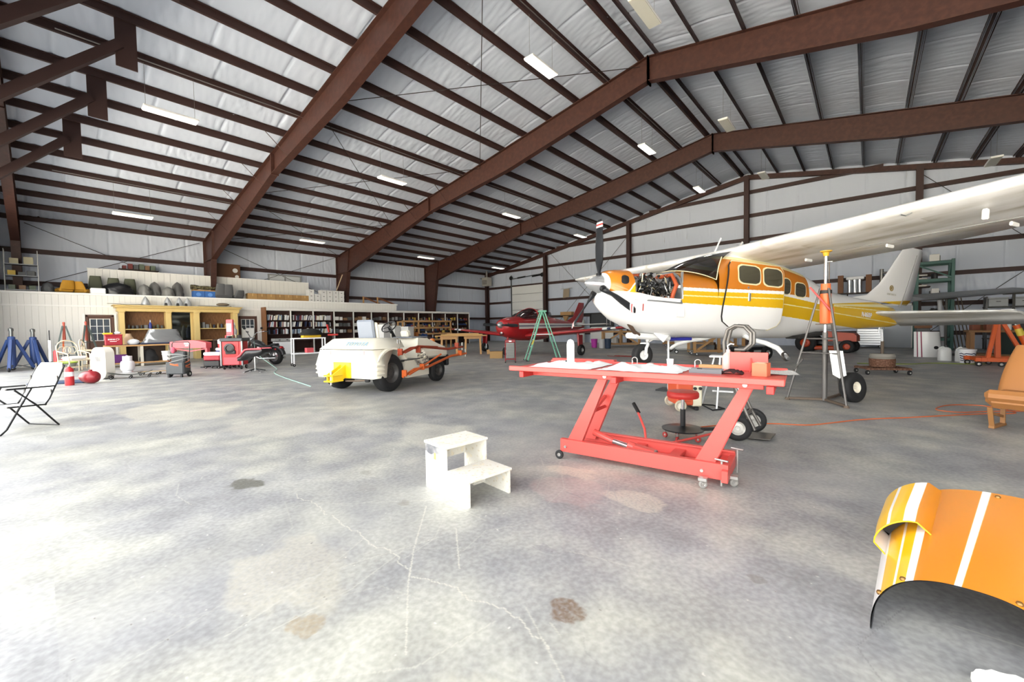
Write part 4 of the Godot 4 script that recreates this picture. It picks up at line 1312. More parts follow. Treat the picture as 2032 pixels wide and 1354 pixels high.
func build_near_floor_things() -> void:
	var black := M("black rubber", C("1c1c1d"), 0.75)
	var steel := M("zinc steel", C("b9b8b4"), 0.35, 0.8)
	var red := M("red lift paint", C("cf5049"), 0.38)
	var blackp := M("black enamel", C("202022"), 0.35)
	# rolling stool
	var t := thing("rolling_stool", "round red padded mechanic's stool on black castor base behind the lift table", "stool", 26.79, 5.02)
	MB.new().lathe([Vector2(0, 0.5), Vector2(0.17, 0.5), Vector2(0.18, 0.515), Vector2(0.18, 0.555), Vector2(0.165, 0.575), Vector2(0.1, 0.585), Vector2(0, 0.585)], 26).out(t, "seat", M("red vinyl", C("c8342f"), 0.45))
	MB.new().cyl(V(0, 0.16, 0), V(0, 0.36, 0), 0.03, -1, 14).out(t, "outer_post", blackp)
	MB.new().cyl(V(0, 0.34, 0), V(0, 0.5, 0), 0.02, -1, 14).out(t, "gas_lift", M("chromed steel", C("cfd1d2"), 0.2, 0.9))
	MB.new().lathe([Vector2(0, 0.12), Vector2(0.2, 0.11), Vector2(0.235, 0.115), Vector2(0.24, 0.13), Vector2(0.2, 0.135), Vector2(0.05, 0.15), Vector2(0, 0.17)], 26).out(t, "tool_tray_base", blackp)
	for k in 5:
		var a := TAU * k / 5 + 0.3
		var p := V(cos(a) * 0.2, 0.035, sin(a) * 0.2)
		MB.new().cyl(p + V(0, 0.03, 0), p + V(0, 0.09, 0), 0.008, -1, 6).out(t, "castor_stem", steel)
		tyre(t, "castor", p, V(sin(a), 0, cos(a)), 0.034, 0.026, steel, M("red castor", C("a8322c"), 0.5), 0.35)
	# welder
	t = thing("wheeled_welder", "small orange and cream wheeled welder behind the red stool", "welder", 26.2, 6.85, 0, 38)
	MB.new().box(V(-0.06, 0.32, 0), V(0.26, 0.46, 0.46), 0.02).out(t, "orange_cabinet", M("welder orange", C("c8502c"), 0.45))
	MB.new().box(V(0.13, 0.24, 0), V(0.16, 0.34, 0.44), 0.02).out(t, "cream_front", M("welder cream", C("ded7bd"), 0.5))
	for k in 7: MB.new().box(V(-0.06, 0.16 + k * 0.025, 0.232), V(0.18, 0.008, 0.006)).out(t, "louvre", M("welder dark orange", C("8d3820"), 0.6))
	for x in [0.09, 0.17]: MB.new().cyl(V(x, 0.36, 0.2), V(x, 0.36, 0.245), 0.025, -1, 12).out(t, "dial", blackp)
	for z in [-0.25, 0.25]: tyre(t, "wheel", V(-0.14, 0.09, z), V(0, 0, 1), 0.09, 0.04, M("cream hub", C("e9e2d0"), 0.4), M("worn cream rubber", C("b8ae98"), 0.7), 0.6)
	MB.new().box(V(0.14, 0.03, 0), V(0.06, 0.06, 0.36), 0.01).out(t, "front_foot", blackp)
	MB.new().tube([V(-0.15, 0.54, -0.15), V(-0.15, 0.62, -0.15), V(-0.15, 0.62, 0.15), V(-0.15, 0.54, 0.15)], 0.012, 8).out(t, "handle", blackp)
	MB.new().tube([V(0.2, 0.1, 0.2), V(0.35, 0.02, 0.25), V(0.6, 0.012, 0.1), V(0.55, 0.012, -0.2), V(0.25, 0.012, -0.35), V(0.05, 0.012, -0.5)], 0.012, 6).out(t, "cable", black)
	# hand truck with hooped handle
	t = thing("hand_truck", "grey hooped-tube cylinder hand truck with two pale-hubbed black wheels", "hand truck", 27.34, 5.6)
	var pipe := M("worn grey tube", C("75716c"), 0.4, 0.6)
	for k in 2:
		var s := -0.27 if k == 0 else 0.27
		MB.new().tube([V(0.13, 0.12, s * 0.6), V(0.04, 0.3, s * 0.5), V(-0.04, 0.5, s * 0.4), V(-0.2, 0.8, s * 0.35), V(-0.22, 1.15, s * 0.35), V(-0.18, 1.3, s * 0.35), V(-0.1, 1.35, s * 0.35), V(0.0, 1.34, s * 0.35), V(0.07, 1.26, s * 0.35), V(0.07, 1.13, s * 0.35), V(0.0, 1.06, s * 0.35), V(-0.1, 1.06, s * 0.35)], 0.02, 10).out(t, "hooped_tube", pipe)
		tyre(t, "wheel", V(-0.03 + 0.06 * k, 0.15, -s), V(0.35, 0, 1), 0.15, 0.085, M("pale alloy hub", C("cdcbc4"), 0.4, 0.4), black, 0.52)
	MB.new().cyl(V(-0.03, 0.15, 0.27), V(0.03, 0.15, -0.27), 0.012, -1, 8).out(t, "axle", steel)
	for y in [0.3, 0.62]: MB.new().box(V(0.04 - (y - 0.3) * 0.4, y, 0), V(0.02, 0.05, 0.28), 0.003).out(t, "cross_strap", pipe)
	MB.new().box(V(0.16, 0.03, 0), V(0.26, 0.012, 0.34), 0.003, turned(0, 0, 4)).out(t, "toe_plate", pipe)
	# aluminium trestle
	t = thing("aluminium_trestle", "small white aluminium trestle standing behind the lift table", "trestle", 26.65, 7.33, 0, 10)
	var alu := M("white aluminium", C("dfe0e1"), 0.35, 0.3)
	for p in [[V(-0.32, 0, -0.18), V(-0.12, 0.82, -0.1)], [V(-0.06, 0, 0.22), V(-0.02, 0.82, 0.1)], [V(0.32, 0, -0.15), V(0.1, 0.82, -0.1)], [V(0.3, 0, 0.2), V(0.14, 0.82, 0.1)]]:
		MB.new().bar(p[0], p[1], 0.05, 0.025, 0.003).out(t, "leg", alu)
	MB.new().box(V(0.02, 0.84, 0), V(0.4, 0.03, 0.26), 0.006).out(t, "top_step", alu)
	for y in [0.28, 0.56]: MB.new().box(V(0.02, y, 0.13), V(0.36 - y * 0.2, 0.025, 0.06), 0.004).out(t, "rung", alu)
	# blue padded stand
	t = thing("padded_support_stand", "thin white stand with a blue padded bar under the aeroplane nose", "stand", 25.33, 8.54)
	MB.new().cyl(V(0, 0.02, 0), V(0, 1.06, 0), 0.02, -1, 10).out(t, "post", M("white plastic", C("f0f1f3"), 0.4))
	MB.new().cyl(V(0.02, 1.07, 0), V(0.36, 1.07, -0.3), 0.035, -1, 12).out(t, "padded_bar", M("blue foam", C("2b2f9e"), 0.7))
	MB.new().box(V(0, 0.015, 0), V(0.4, 0.03, 0.4), 0.006).out(t, "foot_plate", blackp)
	# orange cord
	var path := []
	for q in [[26.6, 5.4], [27.0, 6.0], [27.45, 6.45], [27.85, 6.65], [28.1, 7.0], [28.35, 7.4], [28.6, 7.7], [28.89, 8.0], [29.33, 8.5], [29.79, 9.0], [30.1, 9.3], [29.9, 9.75], [29.6, 9.7], [29.37, 9.4], [29.26, 8.95], [29.5, 8.9], [29.8, 9.2], [30.3, 9.6], [30.8, 9.9]]:
		path.append(P(q[0] - 28.0, 0.008, q[1] - 7.0))
	var sm := []
	for i in path.size() - 1:
		for k in 4:
			sm.append(path[i].cubic_interpolate(path[i + 1], path[maxi(i - 1, 0)], path[mini(i + 2, path.size() - 1)], k / 4.0))
	single(MB.new().tube(sm, 0.008, 6), "extension_cord", M("orange cord", C("c9683c"), 0.6), "orange extension cord snaking over the floor towards the tan seat", "cord", 28.0, 7.0)
	# removed engine cowling
	var st := Image.create(512, 4, false, Image.FORMAT_RGB8)
	for x in 512:
		var f := x / 512.0
		var c := C("d9861c")
		if f < 0.165: c = C("f5f4f2")
		elif f < 0.25: c = C("f2c018")
		elif f < 0.262: c = C("f5f4f2")
		elif f < 0.31: c = C("f2c018")
		elif f < 0.345: c = C("f5f4f2")
		elif f > 0.472 and f < 0.488: c = C("f5f4f2")
		elif f > 0.72 and f < 0.75: c = C("f5f4f2")
		elif f > 0.8 and f < 0.92: c = C("f2c018")
		elif f >= 0.92: c = C("f5f4f2")
		for y in 4: st.set_pixel(x, y, c)
	var cp := M("cowling paint", C("ffffff"), 0.2)
	cp.albedo_texture = ImageTexture.create_from_image(st)
	cp.clearcoat_enabled = true
	cp.clearcoat = 0.5
	t = thing("engine_cowling", "orange engine cowling with yellow and white stripes lying arched on the floor", "cowling", 28.77, 2.39)
	var arch := func(f: float, a: float, grow: float) -> Vector3:
		var c := lerpf(0.0, 0.24, f)
		var hw: float = lerpf(0.292, 0.46, f) + grow
		var hh: float = lerpf(0.307, 0.43, f) + grow
		var x := -cos(a * PI)
		var y := sin(a * PI)
		return V(c + hw * signf(x) * pow(absf(x), 0.82), hh * pow(y, 0.82) - 0.01 * f, -1.03 * f)
	for lay in [0.0, -0.006]:
		var g := []
		var uvs := []
		for j in 17:
			var row := []
			for i in 49: row.append(arch.call(j / 16.0, i / 48.0, lay))
			if lay < 0.0: row.reverse()
			g.append(row)
		var mb := MB.new()
		mb.smooth()
		for j in 16:
			for i in 48:
				for q in [[j, i], [j + 1, i + 1], [j, i + 1], [j, i], [j + 1, i], [j + 1, i + 1]]:
					mb.st.set_uv(Vector2((q[1] if lay == 0.0 else 48 - q[1]) / 48.0, 0.5))
					mb.st.add_vertex(g[q[0]][q[1]])
		mb.out(t, "cowling_skin" if lay == 0.0 else "cowling_lining", cp if lay == 0.0 else M("dark cowling lining", C("2e2f33"), 0.7))
	# air scoop on its side
	var sc := MB.new()
	sc.smooth()
	var sg := []
	for j in 9:
		var row := []
		var f := lerpf(0.42, 0.97, j / 8.0)
		for i in 13:
			var a := lerpf(0.14, 0.37, i / 12.0)
			var up: float = 0.085 * pow(sin(PI * i / 12.0), 0.22) * (1.0 - 0.25 * absf(j / 8.0 - 0.3))
			row.append(arch.call(f, a, up))
		sg.append(row)
	for j in 8:
		for i in 12:
			for q in [[j, i], [j + 1, i + 1], [j, i + 1], [j, i], [j + 1, i], [j + 1, i + 1]]:
				sc.st.set_uv(Vector2(lerpf(0.14, 0.37, q[1] / 12.0), 0.5))
				sc.st.add_vertex(sg[q[0]][q[1]])
	sc.out(t, "air_scoop", cp)
	var sb := MB.new()
	var lip := []
	for i in 13: lip.append(sg[0][i])
	sb.tube(lip, 0.0035, 6)
	sb.out(t, "scoop_lip", M("cowling yellow", C("e5b60f"), 0.3))
	var mg := []
	for j in 2:
		var row := []
		for i in 13: row.append(arch.call(0.62, lerpf(0.15, 0.36, i / 12.0), 0.004 if j == 0 else 0.078 * pow(sin(PI * i / 12.0), 0.22)))
		mg.append(row)
	MB.new().grid(mg).out(t, "scoop_throat", M("dark cowling lining", C("2e2f33"), 0.7))
	for q in [[0.02, 0.16], [0.02, 0.62], [0.02, 0.3], [0.95, 0.5]]:
		var p: Vector3 = arch.call(q[0], q[1], 0.001)
		MB.new().ball(p, V(0.012, 0.012, 0.012), 8).out(t, "fastener", M("brass fastener", C("8d6a3c"), 0.4, 0.7))
	MB.new().box(V(0.2, 0.17, -0.45), V(0.05, 0.1, 0.012), 0.003, turned(0, 20, 30)).out(t, "inner_tab", M("lilac label", C("7f86c8"), 0.5))
	# white fairing cut by the frame
	t = thing("white_fairing", "rough-edged white fibreglass fairing lying nearest the camera in the corner", "fairing", 28.93, 2.24)
	var fg := []
	for j in 9:
		var row := []
		for i in 25:
			var a := PI * i / 24.0
			var f := j / 8.0
			var e := 0.006 * sin(i * 2.3) * (1.0 if j == 8 else 0.0)
			row.append(V(-cos(a) * (0.17 + 0.01 * f) + 0.02, 0.075 * pow(sin(a), 0.6), 0.24 - f * (0.3 + e)))
		fg.append(row)
	MB.new().grid(fg).out(t, "fairing_shell", M("rough white fibreglass", C("e6e6df"), 0.7))
	# tan seat
	t = thing("tan_leather_seat", "tan leather aeroplane seat with tall curved back on the floor at right", "seat", 29.9, 7.85, 0, 66)
	var tan := M("tan leather", C("a8713f"), 0.42)
	var tan2 := M("tan enamel frame", C("96693c"), 0.5)
	MB.new().box(V(0, 0.38, 0), V(0.55, 0.2, 0.52), 0.07).out(t, "cushion", tan)
	MB.new().box(V(-0.27, 0.44, 0), V(0.1, 0.14, 0.5), 0.045).out(t, "front_roll", tan)
	var back := []
	for j in 9:
		var f := j / 8.0
		var hw := 0.27 - 0.09 * f * f
		var x := 0.2 + 0.2 * f + 0.06 * f * f
		var rg := []
		for k in 16:
			var a := TAU * k / 16
			rg.append(V(x + 0.07 * cos(a) * (1.0 - 0.4 * f), 0.42 + 0.62 * f, hw * signf(sin(a)) * pow(absf(sin(a)), 0.6)))
		back.append(rg)
	MB.new().loft(back).out(t, "backrest", tan)
	for z in [-0.22, 0.22]:
		MB.new().bar(V(-0.2, 0.28, z), V(-0.12, 0.02, z), 0.045, 0.02).out(t, "front_leg", tan2)
		MB.new().bar(V(0.22, 0.28, z), V(0.22, 0.02, z), 0.045, 0.02).out(t, "rear_leg", tan2)
		MB.new().bar(V(-0.14, 0.02, z), V(0.25, 0.02, z), 0.05, 0.03).out(t, "floor_rail", tan2)
		MB.new().bar(V(-0.16, 0.2, z), V(0.22, 0.12, z), 0.02, 0.03).out(t, "leg_brace", tan2)
	MB.new().cyl(V(-0.25, 0.27, 0.28), V(0.05, 0.25, 0.28), 0.016, -1, 8).out(t, "recline_bar", steel)
	MB.new().cyl(V(-0.24, 0.27, 0.27), V(-0.24, 0.27, 0.31), 0.03, -1, 10).out(t, "recline_knob", steel)
	MB.new().cyl(V(0.0, 0.24, 0.27), V(0.14, 0.18, 0.28), 0.014, -1, 8).out(t, "lever", steel)

func build_lawn_chairs() -> void:
	var black := M("black chair tube", C("17181a"), 0.35, 0.2)
	var web := M("white chair fabric", C("f2f2f0"), 0.7)
	# faces +x; feet about 0.59 deep and 0.57 wide
	var t := thing("folding_lawn_chair", "white fabric folding lawn chair with black tube frame, at left edge of floor", "chair", 19.2, -0.27, 0, -58.2)
	for z in [-0.28, 0.28]:
		MB.new().tube([V(0.33, 0.012, z), V(0.27, 0.07, z), V(0.12, 0.36, z), V(-0.02, 0.62, z)], 0.012, 8).out(t, "front_leg", black)
		MB.new().tube([V(-0.3, 0.012, z), V(-0.27, 0.05, z), V(-0.05, 0.36, z), V(0.17, 0.6, z)], 0.012, 8).out(t, "rear_leg", black)
		MB.new().bar(V(-0.28, 0.6, z), V(0.26, 0.62, z), 0.035, 0.022, 0.006).out(t, "armrest", black)
		MB.new().tube([V(0.24, 0.37, z * 0.92), V(-0.18, 0.34, z * 0.92)], 0.011, 8).out(t, "seat_rail", black)
		MB.new().tube([V(-0.16, 0.33, z * 0.92), V(-0.22, 0.42, z * 0.92), V(-0.34, 0.7, z * 0.92), V(-0.42, 0.9, z * 0.92)], 0.011, 8).out(t, "back_rail", black)
	MB.new().cyl(V(0.33, 0.012, -0.28), V(0.33, 0.012, 0.28), 0.011, -1, 8).out(t, "front_foot_bar", black)
	MB.new().cyl(V(-0.3, 0.012, -0.28), V(-0.3, 0.012, 0.28), 0.011, -1, 8).out(t, "rear_foot_bar", black)
	var g := []
	for j in 2:
		var row := []
		for i in 13: row.append(V(lerpf(0.25, -0.19, j), 0.375 - 0.035 * j - 0.03 * sin(PI * i / 12.0), lerpf(-0.25, 0.25, i / 12.0)))
		g.append(row)
	MB.new().grid(g).out(t, "seat_fabric", web)
	g = []
	for j in 9:
		var f := j / 8.0
		var row := []
		for i in 13:
			var s := lerpf(-1, 1, i / 12.0)
			row.append(V(lerpf(-0.2, -0.43, f) - 0.02 * (1.0 - s * s), lerpf(0.38, 0.935, f) , s * (0.25 - 0.05 * pow(f, 8.0))))
		g.append(row)
	MB.new().grid(g).out(t, "back_fabric", web)
	for f in [0.25, 0.6, 0.92]:
		for z in [-0.25, 0.25]:
			MB.new().box(V(lerpf(-0.2, -0.43, f) + 0.008, lerpf(0.38, 0.935, f), z), V(0.01, 0.07, 0.018)).out(t, "fabric_clip", black)
	# its neighbour shows only one foot at the edge of the picture
	copy(t, 21.5, -0.92, 0, -50, "second black-framed lawn chair, only its foot showing at the picture's left edge")

# ---------------------------------------------------------------- storage room and cabinets along the left wall
func pbox(t: Node, called: String, m: Material, c: Vector3, s: Vector3, ch := 0.0, b := Basis()) -> MeshInstance3D:
	return MB.new().box(c, s, ch, b).out(t, called, m)

# loose goods on a shelf: one object each
func goods(list: Array, u: float, w0: float, w1: float, h: float, n: int, tall: float, place: String, sd: int) -> void:
	var r := RandomNumberGenerator.new()
	r.seed = sd
	var step := (w1 - w0) / n
	for i in n:
		var q: Array = list[r.randi() % list.size()]
		var w := w0 + step * (i + 0.5)
		var hh := tall * r.randf_range(0.55, 1.0)
		var wd := step * r.randf_range(0.6, 0.92)
		var mb := MB.new()
		var m := M(q[0] + " goods", C(q[1]), 0.55)
		match q[2]:
			"can": mb.lathe([Vector2(0, 0), Vector2(wd * 0.42, 0), Vector2(wd * 0.44, hh * 0.05), Vector2(wd * 0.44, hh * 0.9), Vector2(wd * 0.4, hh), Vector2(0, hh)], 12)
			"bottle": mb.lathe([Vector2(0, 0), Vector2(wd * 0.34, 0), Vector2(wd * 0.34, hh * 0.6), Vector2(wd * 0.13, hh * 0.78), Vector2(wd * 0.13, hh), Vector2(0, hh)], 12)
			"bin":
				mb.prism([Vector2(-wd * 0.45, 0), Vector2(wd * 0.45, 0), Vector2(wd * 0.5, hh * 0.7), Vector2(-wd * 0.5, hh * 0.7)], -0.16, -0.15)
				mb.prism([Vector2(-wd * 0.45, 0), Vector2(wd * 0.45, 0), Vector2(wd * 0.5, hh * 0.35), Vector2(-wd * 0.5, hh * 0.35)], 0.15, 0.16)
				mb.box(V(0, 0.005, 0), V(wd * 0.9, 0.01, 0.3)).box(V(-wd * 0.47, hh * 0.3, 0), V(0.01, hh * 0.6, 0.3)).box(V(wd * 0.47, hh * 0.3, 0), V(0.01, hh * 0.6, 0.3))
			_: mb.box(V(0, hh * 0.5, 0), V(wd, hh, r.randf_range(0.2, 0.34)), 0.006)
		single(mb, q[0].replace(" ", "_").replace("-", "_") + "_" + q[2], m, "%s %s %s" % [q[0], q[2], place], q[2], u + r.randf_range(-0.04, 0.04), w, h, 90.0 + r.randf_range(-8, 8), q[2] + "s " + place)

func build_storage_room() -> void:
	var white := M("white siding", C("e3e2dc"), 0.6)
	var trim := M("white trim", C("ecebe6"), 0.5)
	var brown := M("brown door paint", C("5e4136"), 0.55)
	var glass := M("pane", C("7f8a93"), 0.05)
	glass.transparency = BaseMaterial3D.TRANSPARENCY_ALPHA
	glass.albedo_color = Color(0.35, 0.4, 0.45, 0.55)
	var r := structure("wall_inner")
	MB.new().bb(P(2.18, 0, FRONT), P(2.26, 3.08, 17.2)).out(r, "wall_core", white)
	var bm: Mesh = null
	var n := 98
	for k in n:
		var w0 := FRONT + 0.01 + k * (18.55 / n)
		if (w0 > 1.15 and w0 < 2.2) or (w0 > 7.0 and w0 < 8.03):
			pbox(r, "siding_board", white, P(2.28, 2.64, w0 + 0.0935), V(0.04, 0.9, 0.187), 0.004)
			continue
		var o := pbox(r, "siding_board", white, P(2.28, 1.545, w0 + 0.0935), V(0.04, 3.09, 0.187), 0.004)
		if bm == null: bm = o.mesh
	pbox(r, "trim_band", trim, P(2.31, 2.57, 8.1), V(0.03, 0.07, 18.4))
	pbox(r, "top_trim", trim, P(2.29, 3.1, 8.1), V(0.08, 0.09, 18.4), 0.006)
	MB.new().bb(P(0.2, 3.0, FRONT), P(2.26, 3.1, 17.2)).out(r, "storage_deck", white)
	MB.new().bb(P(0.2, 0, 17.1), P(2.2, 3.0, 17.2)).out(r, "end_wall", white)
	var pn := structure("wall_loft")
	for k in 40:
		pbox(pn, "siding_board", white, P(0.9, 3.75, 1.54 + 0.125 + k * 0.2507), V(0.05, 1.3, 0.245), 0.004)
	pbox(pn, "top_trim", trim, P(0.9, 4.41, 6.55), V(0.08, 0.03, 10.05))
	# two brown doors with nine panes
	var k2 := 0
	for q in [[1.334, 2.225], [7.172, 8.05]]:
		k2 += 1
		var d := structure("door")
		d.name = "door_%d" % k2
		for w in [q[0], q[1] - 0.07]: MB.new().bb(P(2.26, 0, w), P(2.36, 2.17, w + 0.07)).out(d, "jamb", brown)
		MB.new().bb(P(2.26, 2.1, q[0]), P(2.36, 2.18, q[1])).out(d, "head", brown)
		MB.new().bb(P(2.24, 0, q[0] + 0.07), P(2.29, 2.1, q[1] - 0.07)).out(d, "door_leaf", brown)
		var a: float = q[0] + 0.13
		var b: float = q[1] - 0.13
		for i in 4:
			MB.new().bb(P(2.29, 1.03, lerpf(a, b, i / 3.0) - 0.014), P(2.32, 2.02, lerpf(a, b, i / 3.0) + 0.014)).out(d, "muntin", trim)
			MB.new().bb(P(2.29, lerpf(1.03, 2.0, i / 3.0) - 0.012, a), P(2.32, lerpf(1.03, 2.0, i / 3.0) + 0.012, b)).out(d, "muntin", trim)
		for i in 3:
			for j in 3:
				MB.new().bb(P(2.292, lerpf(1.03, 2.0, j / 3.0) + 0.014, lerpf(a, b, i / 3.0) + 0.016), P(2.298, lerpf(1.03, 2.0, (j + 1) / 3.0) - 0.014, lerpf(a, b, (i + 1) / 3.0) - 0.016)).out(d, "pane", glass)
		MB.new().ball(P(2.37, 1.0, q[1] - 0.16), V(0.03, 0.03, 0.03), 10).out(d, "door_knob", M("zinc steel", C("b9b8b4"), 0.35, 0.8))
		for s in [q[0] - 0.1, q[1] + 0.02]: MB.new().bb(P(2.3, 0, s), P(2.335, 2.24, s + 0.08)).out(d, "casing", trim)
	single(MB.new().box(V(0, 0.3, 0), V(0.02, 0.6, 0.6), 0.004), "white_board", trim, "plain white board leaning on the second brown door below its panes", "board", 2.5, 7.55, 0.92)
	pbox(thing("board_trestle", "dark trestle holding the plain white board by the second door", "trestle", 2.5, 7.55), "trestle_top", M("dark wood", C("3a2b22"), 0.7), V(0, 0.9, 0), V(0.2, 0.04, 0.6))
	for z in [-0.25, 0.25]: pbox(get_node("board_trestle"), "leg", M("dark wood", C("3a2b22"), 0.7), V(0, 0.44, z), V(0.05, 0.88, 0.05))

func build_cabinets() -> void:
	var yel := M("pale yellow paint", C("d8bd7c"), 0.5)
	var wood := M("brown panelling", C("ffffff"), 0.6)
	tri_tex(wood, speckle(31, 256, [C("5a3c22"), C("7a5431"), C("8d6640")], 0.03, 6.0, 0.35), 1.1)
	var t := thing("display_cabinet", "pale yellow built-in display cabinet with cornice and brown backs beside the brown doors", "cabinet", 2.3, 4.65)
	var Q := func(u: float, h: float, w: float) -> Vector3: return P(u - 2.3, h, w - 4.65)
	for q in [[2.36, 2.54], [4.0, 4.19], [5.09, 5.31], [6.78, 6.97]]:
		MB.new().bb(Q.call(2.35, 0.0, q[0]), Q.call(2.95, 2.4, q[1]), 0.01).out(t, "column", yel)
		MB.new().bb(Q.call(2.93, 2.3, q[0] - 0.03), Q.call(3.0, 2.38, q[1] + 0.03), 0.01).out(t, "capital", yel)
	for q in [[2.54, 4.0], [5.31, 6.78]]:
		MB.new().bb(Q.call(2.34, 0.9, q[0]), Q.call(2.38, 2.4, q[1])).out(t, "back_panel", wood)
		MB.new().bb(Q.call(2.36, 1.5, q[0]), Q.call(2.9, 1.54, q[1])).out(t, "shelf", yel)
		MB.new().bb(Q.call(2.36, 0.9, q[0]), Q.call(2.95, 0.95, q[1])).out(t, "counter", M("pine", C("b98f5e"), 0.7))
		MB.new().bb(Q.call(2.36, 0.0, q[0]), Q.call(2.4, 0.9, q[1])).out(t, "base_panel", M("dark wood", C("3a2b22"), 0.7))
	MB.new().bb(Q.call(2.34, 2.34, 2.3), Q.call(2.96, 2.5, 7.05), 0.01).out(t, "frieze", yel)
	MB.new().bb(Q.call(2.32, 2.5, 2.22), Q.call(3.06, 2.58, 7.11), 0.02).out(t, "cornice", yel)
	MB.new().bb(Q.call(2.3, 2.58, 2.15), Q.call(3.12, 2.63, 7.17), 0.015).out(t, "cornice_cap", yel)
	# tall dark pane between the two display bays, mirroring the hangar
	var mir := M("dark mirror glass", C("4b4f4c"), 0.04, 0.85)
	MB.new().bb(Q.call(2.5, 0.9, 4.22), Q.call(2.52, 2.32, 5.06)).out(t, "mirror_door", mir)
	for w in [4.19, 5.0]: MB.new().bb(Q.call(2.5, 0.9, w), Q.call(2.58, 2.34, w + 0.08)).out(t, "mirror_frame", yel)
	# goods on its shelves and roof
	goods([["dark grey", "4a4c4d", "can"], ["dull green", "5b6655", "can"], ["grey", "7b7c7c", "box"], ["brown", "5d4634", "box"]], 2.62, 2.62, 3.95, 1.541, 9, 0.2, "on the left cabinet shelf", 3)
	goods([["gold", "a8915a", "bottle"], ["grey", "7b7c7c", "box"], ["white", "dedcd6", "bottle"], ["navy", "2b3346", "can"]], 2.66, 5.4, 6.7, 1.541, 8, 0.3, "on the right cabinet shelf", 4)
	var bb := thing("blue_bottle", "tall blue spray bottle in the left yellow cabinet bay", "bottle", 2.85, 3.42, 1.541)
	MB.new().lathe([Vector2(0, 0), Vector2(0.06, 0), Vector2(0.06, 0.2), Vector2(0.045, 0.26), Vector2(0.02, 0.3), Vector2(0, 0.3)], 14).out(bb, "bottle_body", M("blue plastic", C("2d3c8c"), 0.4))
	MB.new().lathe([Vector2(0, 0.3), Vector2(0.025, 0.3), Vector2(0.02, 0.4), Vector2(0, 0.42)], 12).out(bb, "cap", M("pale cap", C("c9cedb"), 0.4))
	var silver := M("dull silver cone", C("bfc2c3"), 0.35, 0.5)
	var cn := 0
	for w in [3.3, 4.1, 4.55, 4.87]:
		var c := thing("nose_cone", "silver pointed nose cone on cabinet roof, %s" % ["closed, leftmost of four", "dark-mouthed, second from the left", "dark-mouthed, third from the left", "dark-mouthed, rightmost of four"][cn], "nose cone", 2.75, w, 2.63, 0, "nose cones on the cabinet roof")
		MB.new().lathe([Vector2(0.17, 0.0), Vector2(0.165, 0.1), Vector2(0.12, 0.24), Vector2(0.06, 0.36), Vector2(0.0, 0.45)], 18).out(c, "cone_shell", silver)
		MB.new().lathe([Vector2(0, 0.0), Vector2(0.17, 0.0), Vector2(0.175, 0.02), Vector2(0.17, 0.02)], 18).out(c, "rim", silver)
		if cn > 0:
			var mo := MB.new()
			mo.prism([Vector2(-0.06, 0.0), Vector2(0.06, 0.0), Vector2(0.055, 0.1), Vector2(0.03, 0.14), Vector2(-0.03, 0.14), Vector2(-0.055, 0.1)], 0.12, 0.172, Transform3D(turned(0, 60, 0), V(0, 0.005, 0)))
			mo.out(c, "mouth", M("black rubber", C("1c1c1d"), 0.75))
		cn += 1
	var bd := thing("grey_board", "thin grey warped board lying on the left of the cabinet roof", "board", 2.8, 2.7, 2.631)
	var g := []
	for j in 2:
		var row := []
		for i in 9: row.append(V(-0.2 + 0.4 * j, 0.02 + 0.04 * absf(i - 4.0) / 4.0, 0.7 - i * 0.17))
		g.append(row)
	MB.new().grid(g).out(bd, "board_sheet", M("grey board", C("8b8a85"), 0.7))
	for q in [[6.0, 0.7, "8d8a80", 0.05, "long flat grey-green panel on the right of cabinet roof"], [6.35, 0.3, "776a58", 0.16, "brown crumpled bundle on top of cabinet roof panel"]]:
		var m := MB.new()
		if q[3] < 0.1: m.box(V(0, q[3] * 0.5, 0), V(0.35, q[3], q[1] * 2.0), 0.02)
		else: m.ball(V(0, q[3] * 0.5, 0), V(0.14, q[3] * 0.55, q[1]), 10)
		single(m, "roof_panel" if q[3] < 0.1 else "cloth_bundle", M("dull " + q[2], C(q[2]), 0.8), q[4], "panel" if q[3] < 0.1 else "bundle", 2.8, q[0], 2.63 + (0.05 if q[3] > 0.1 else 0.0))

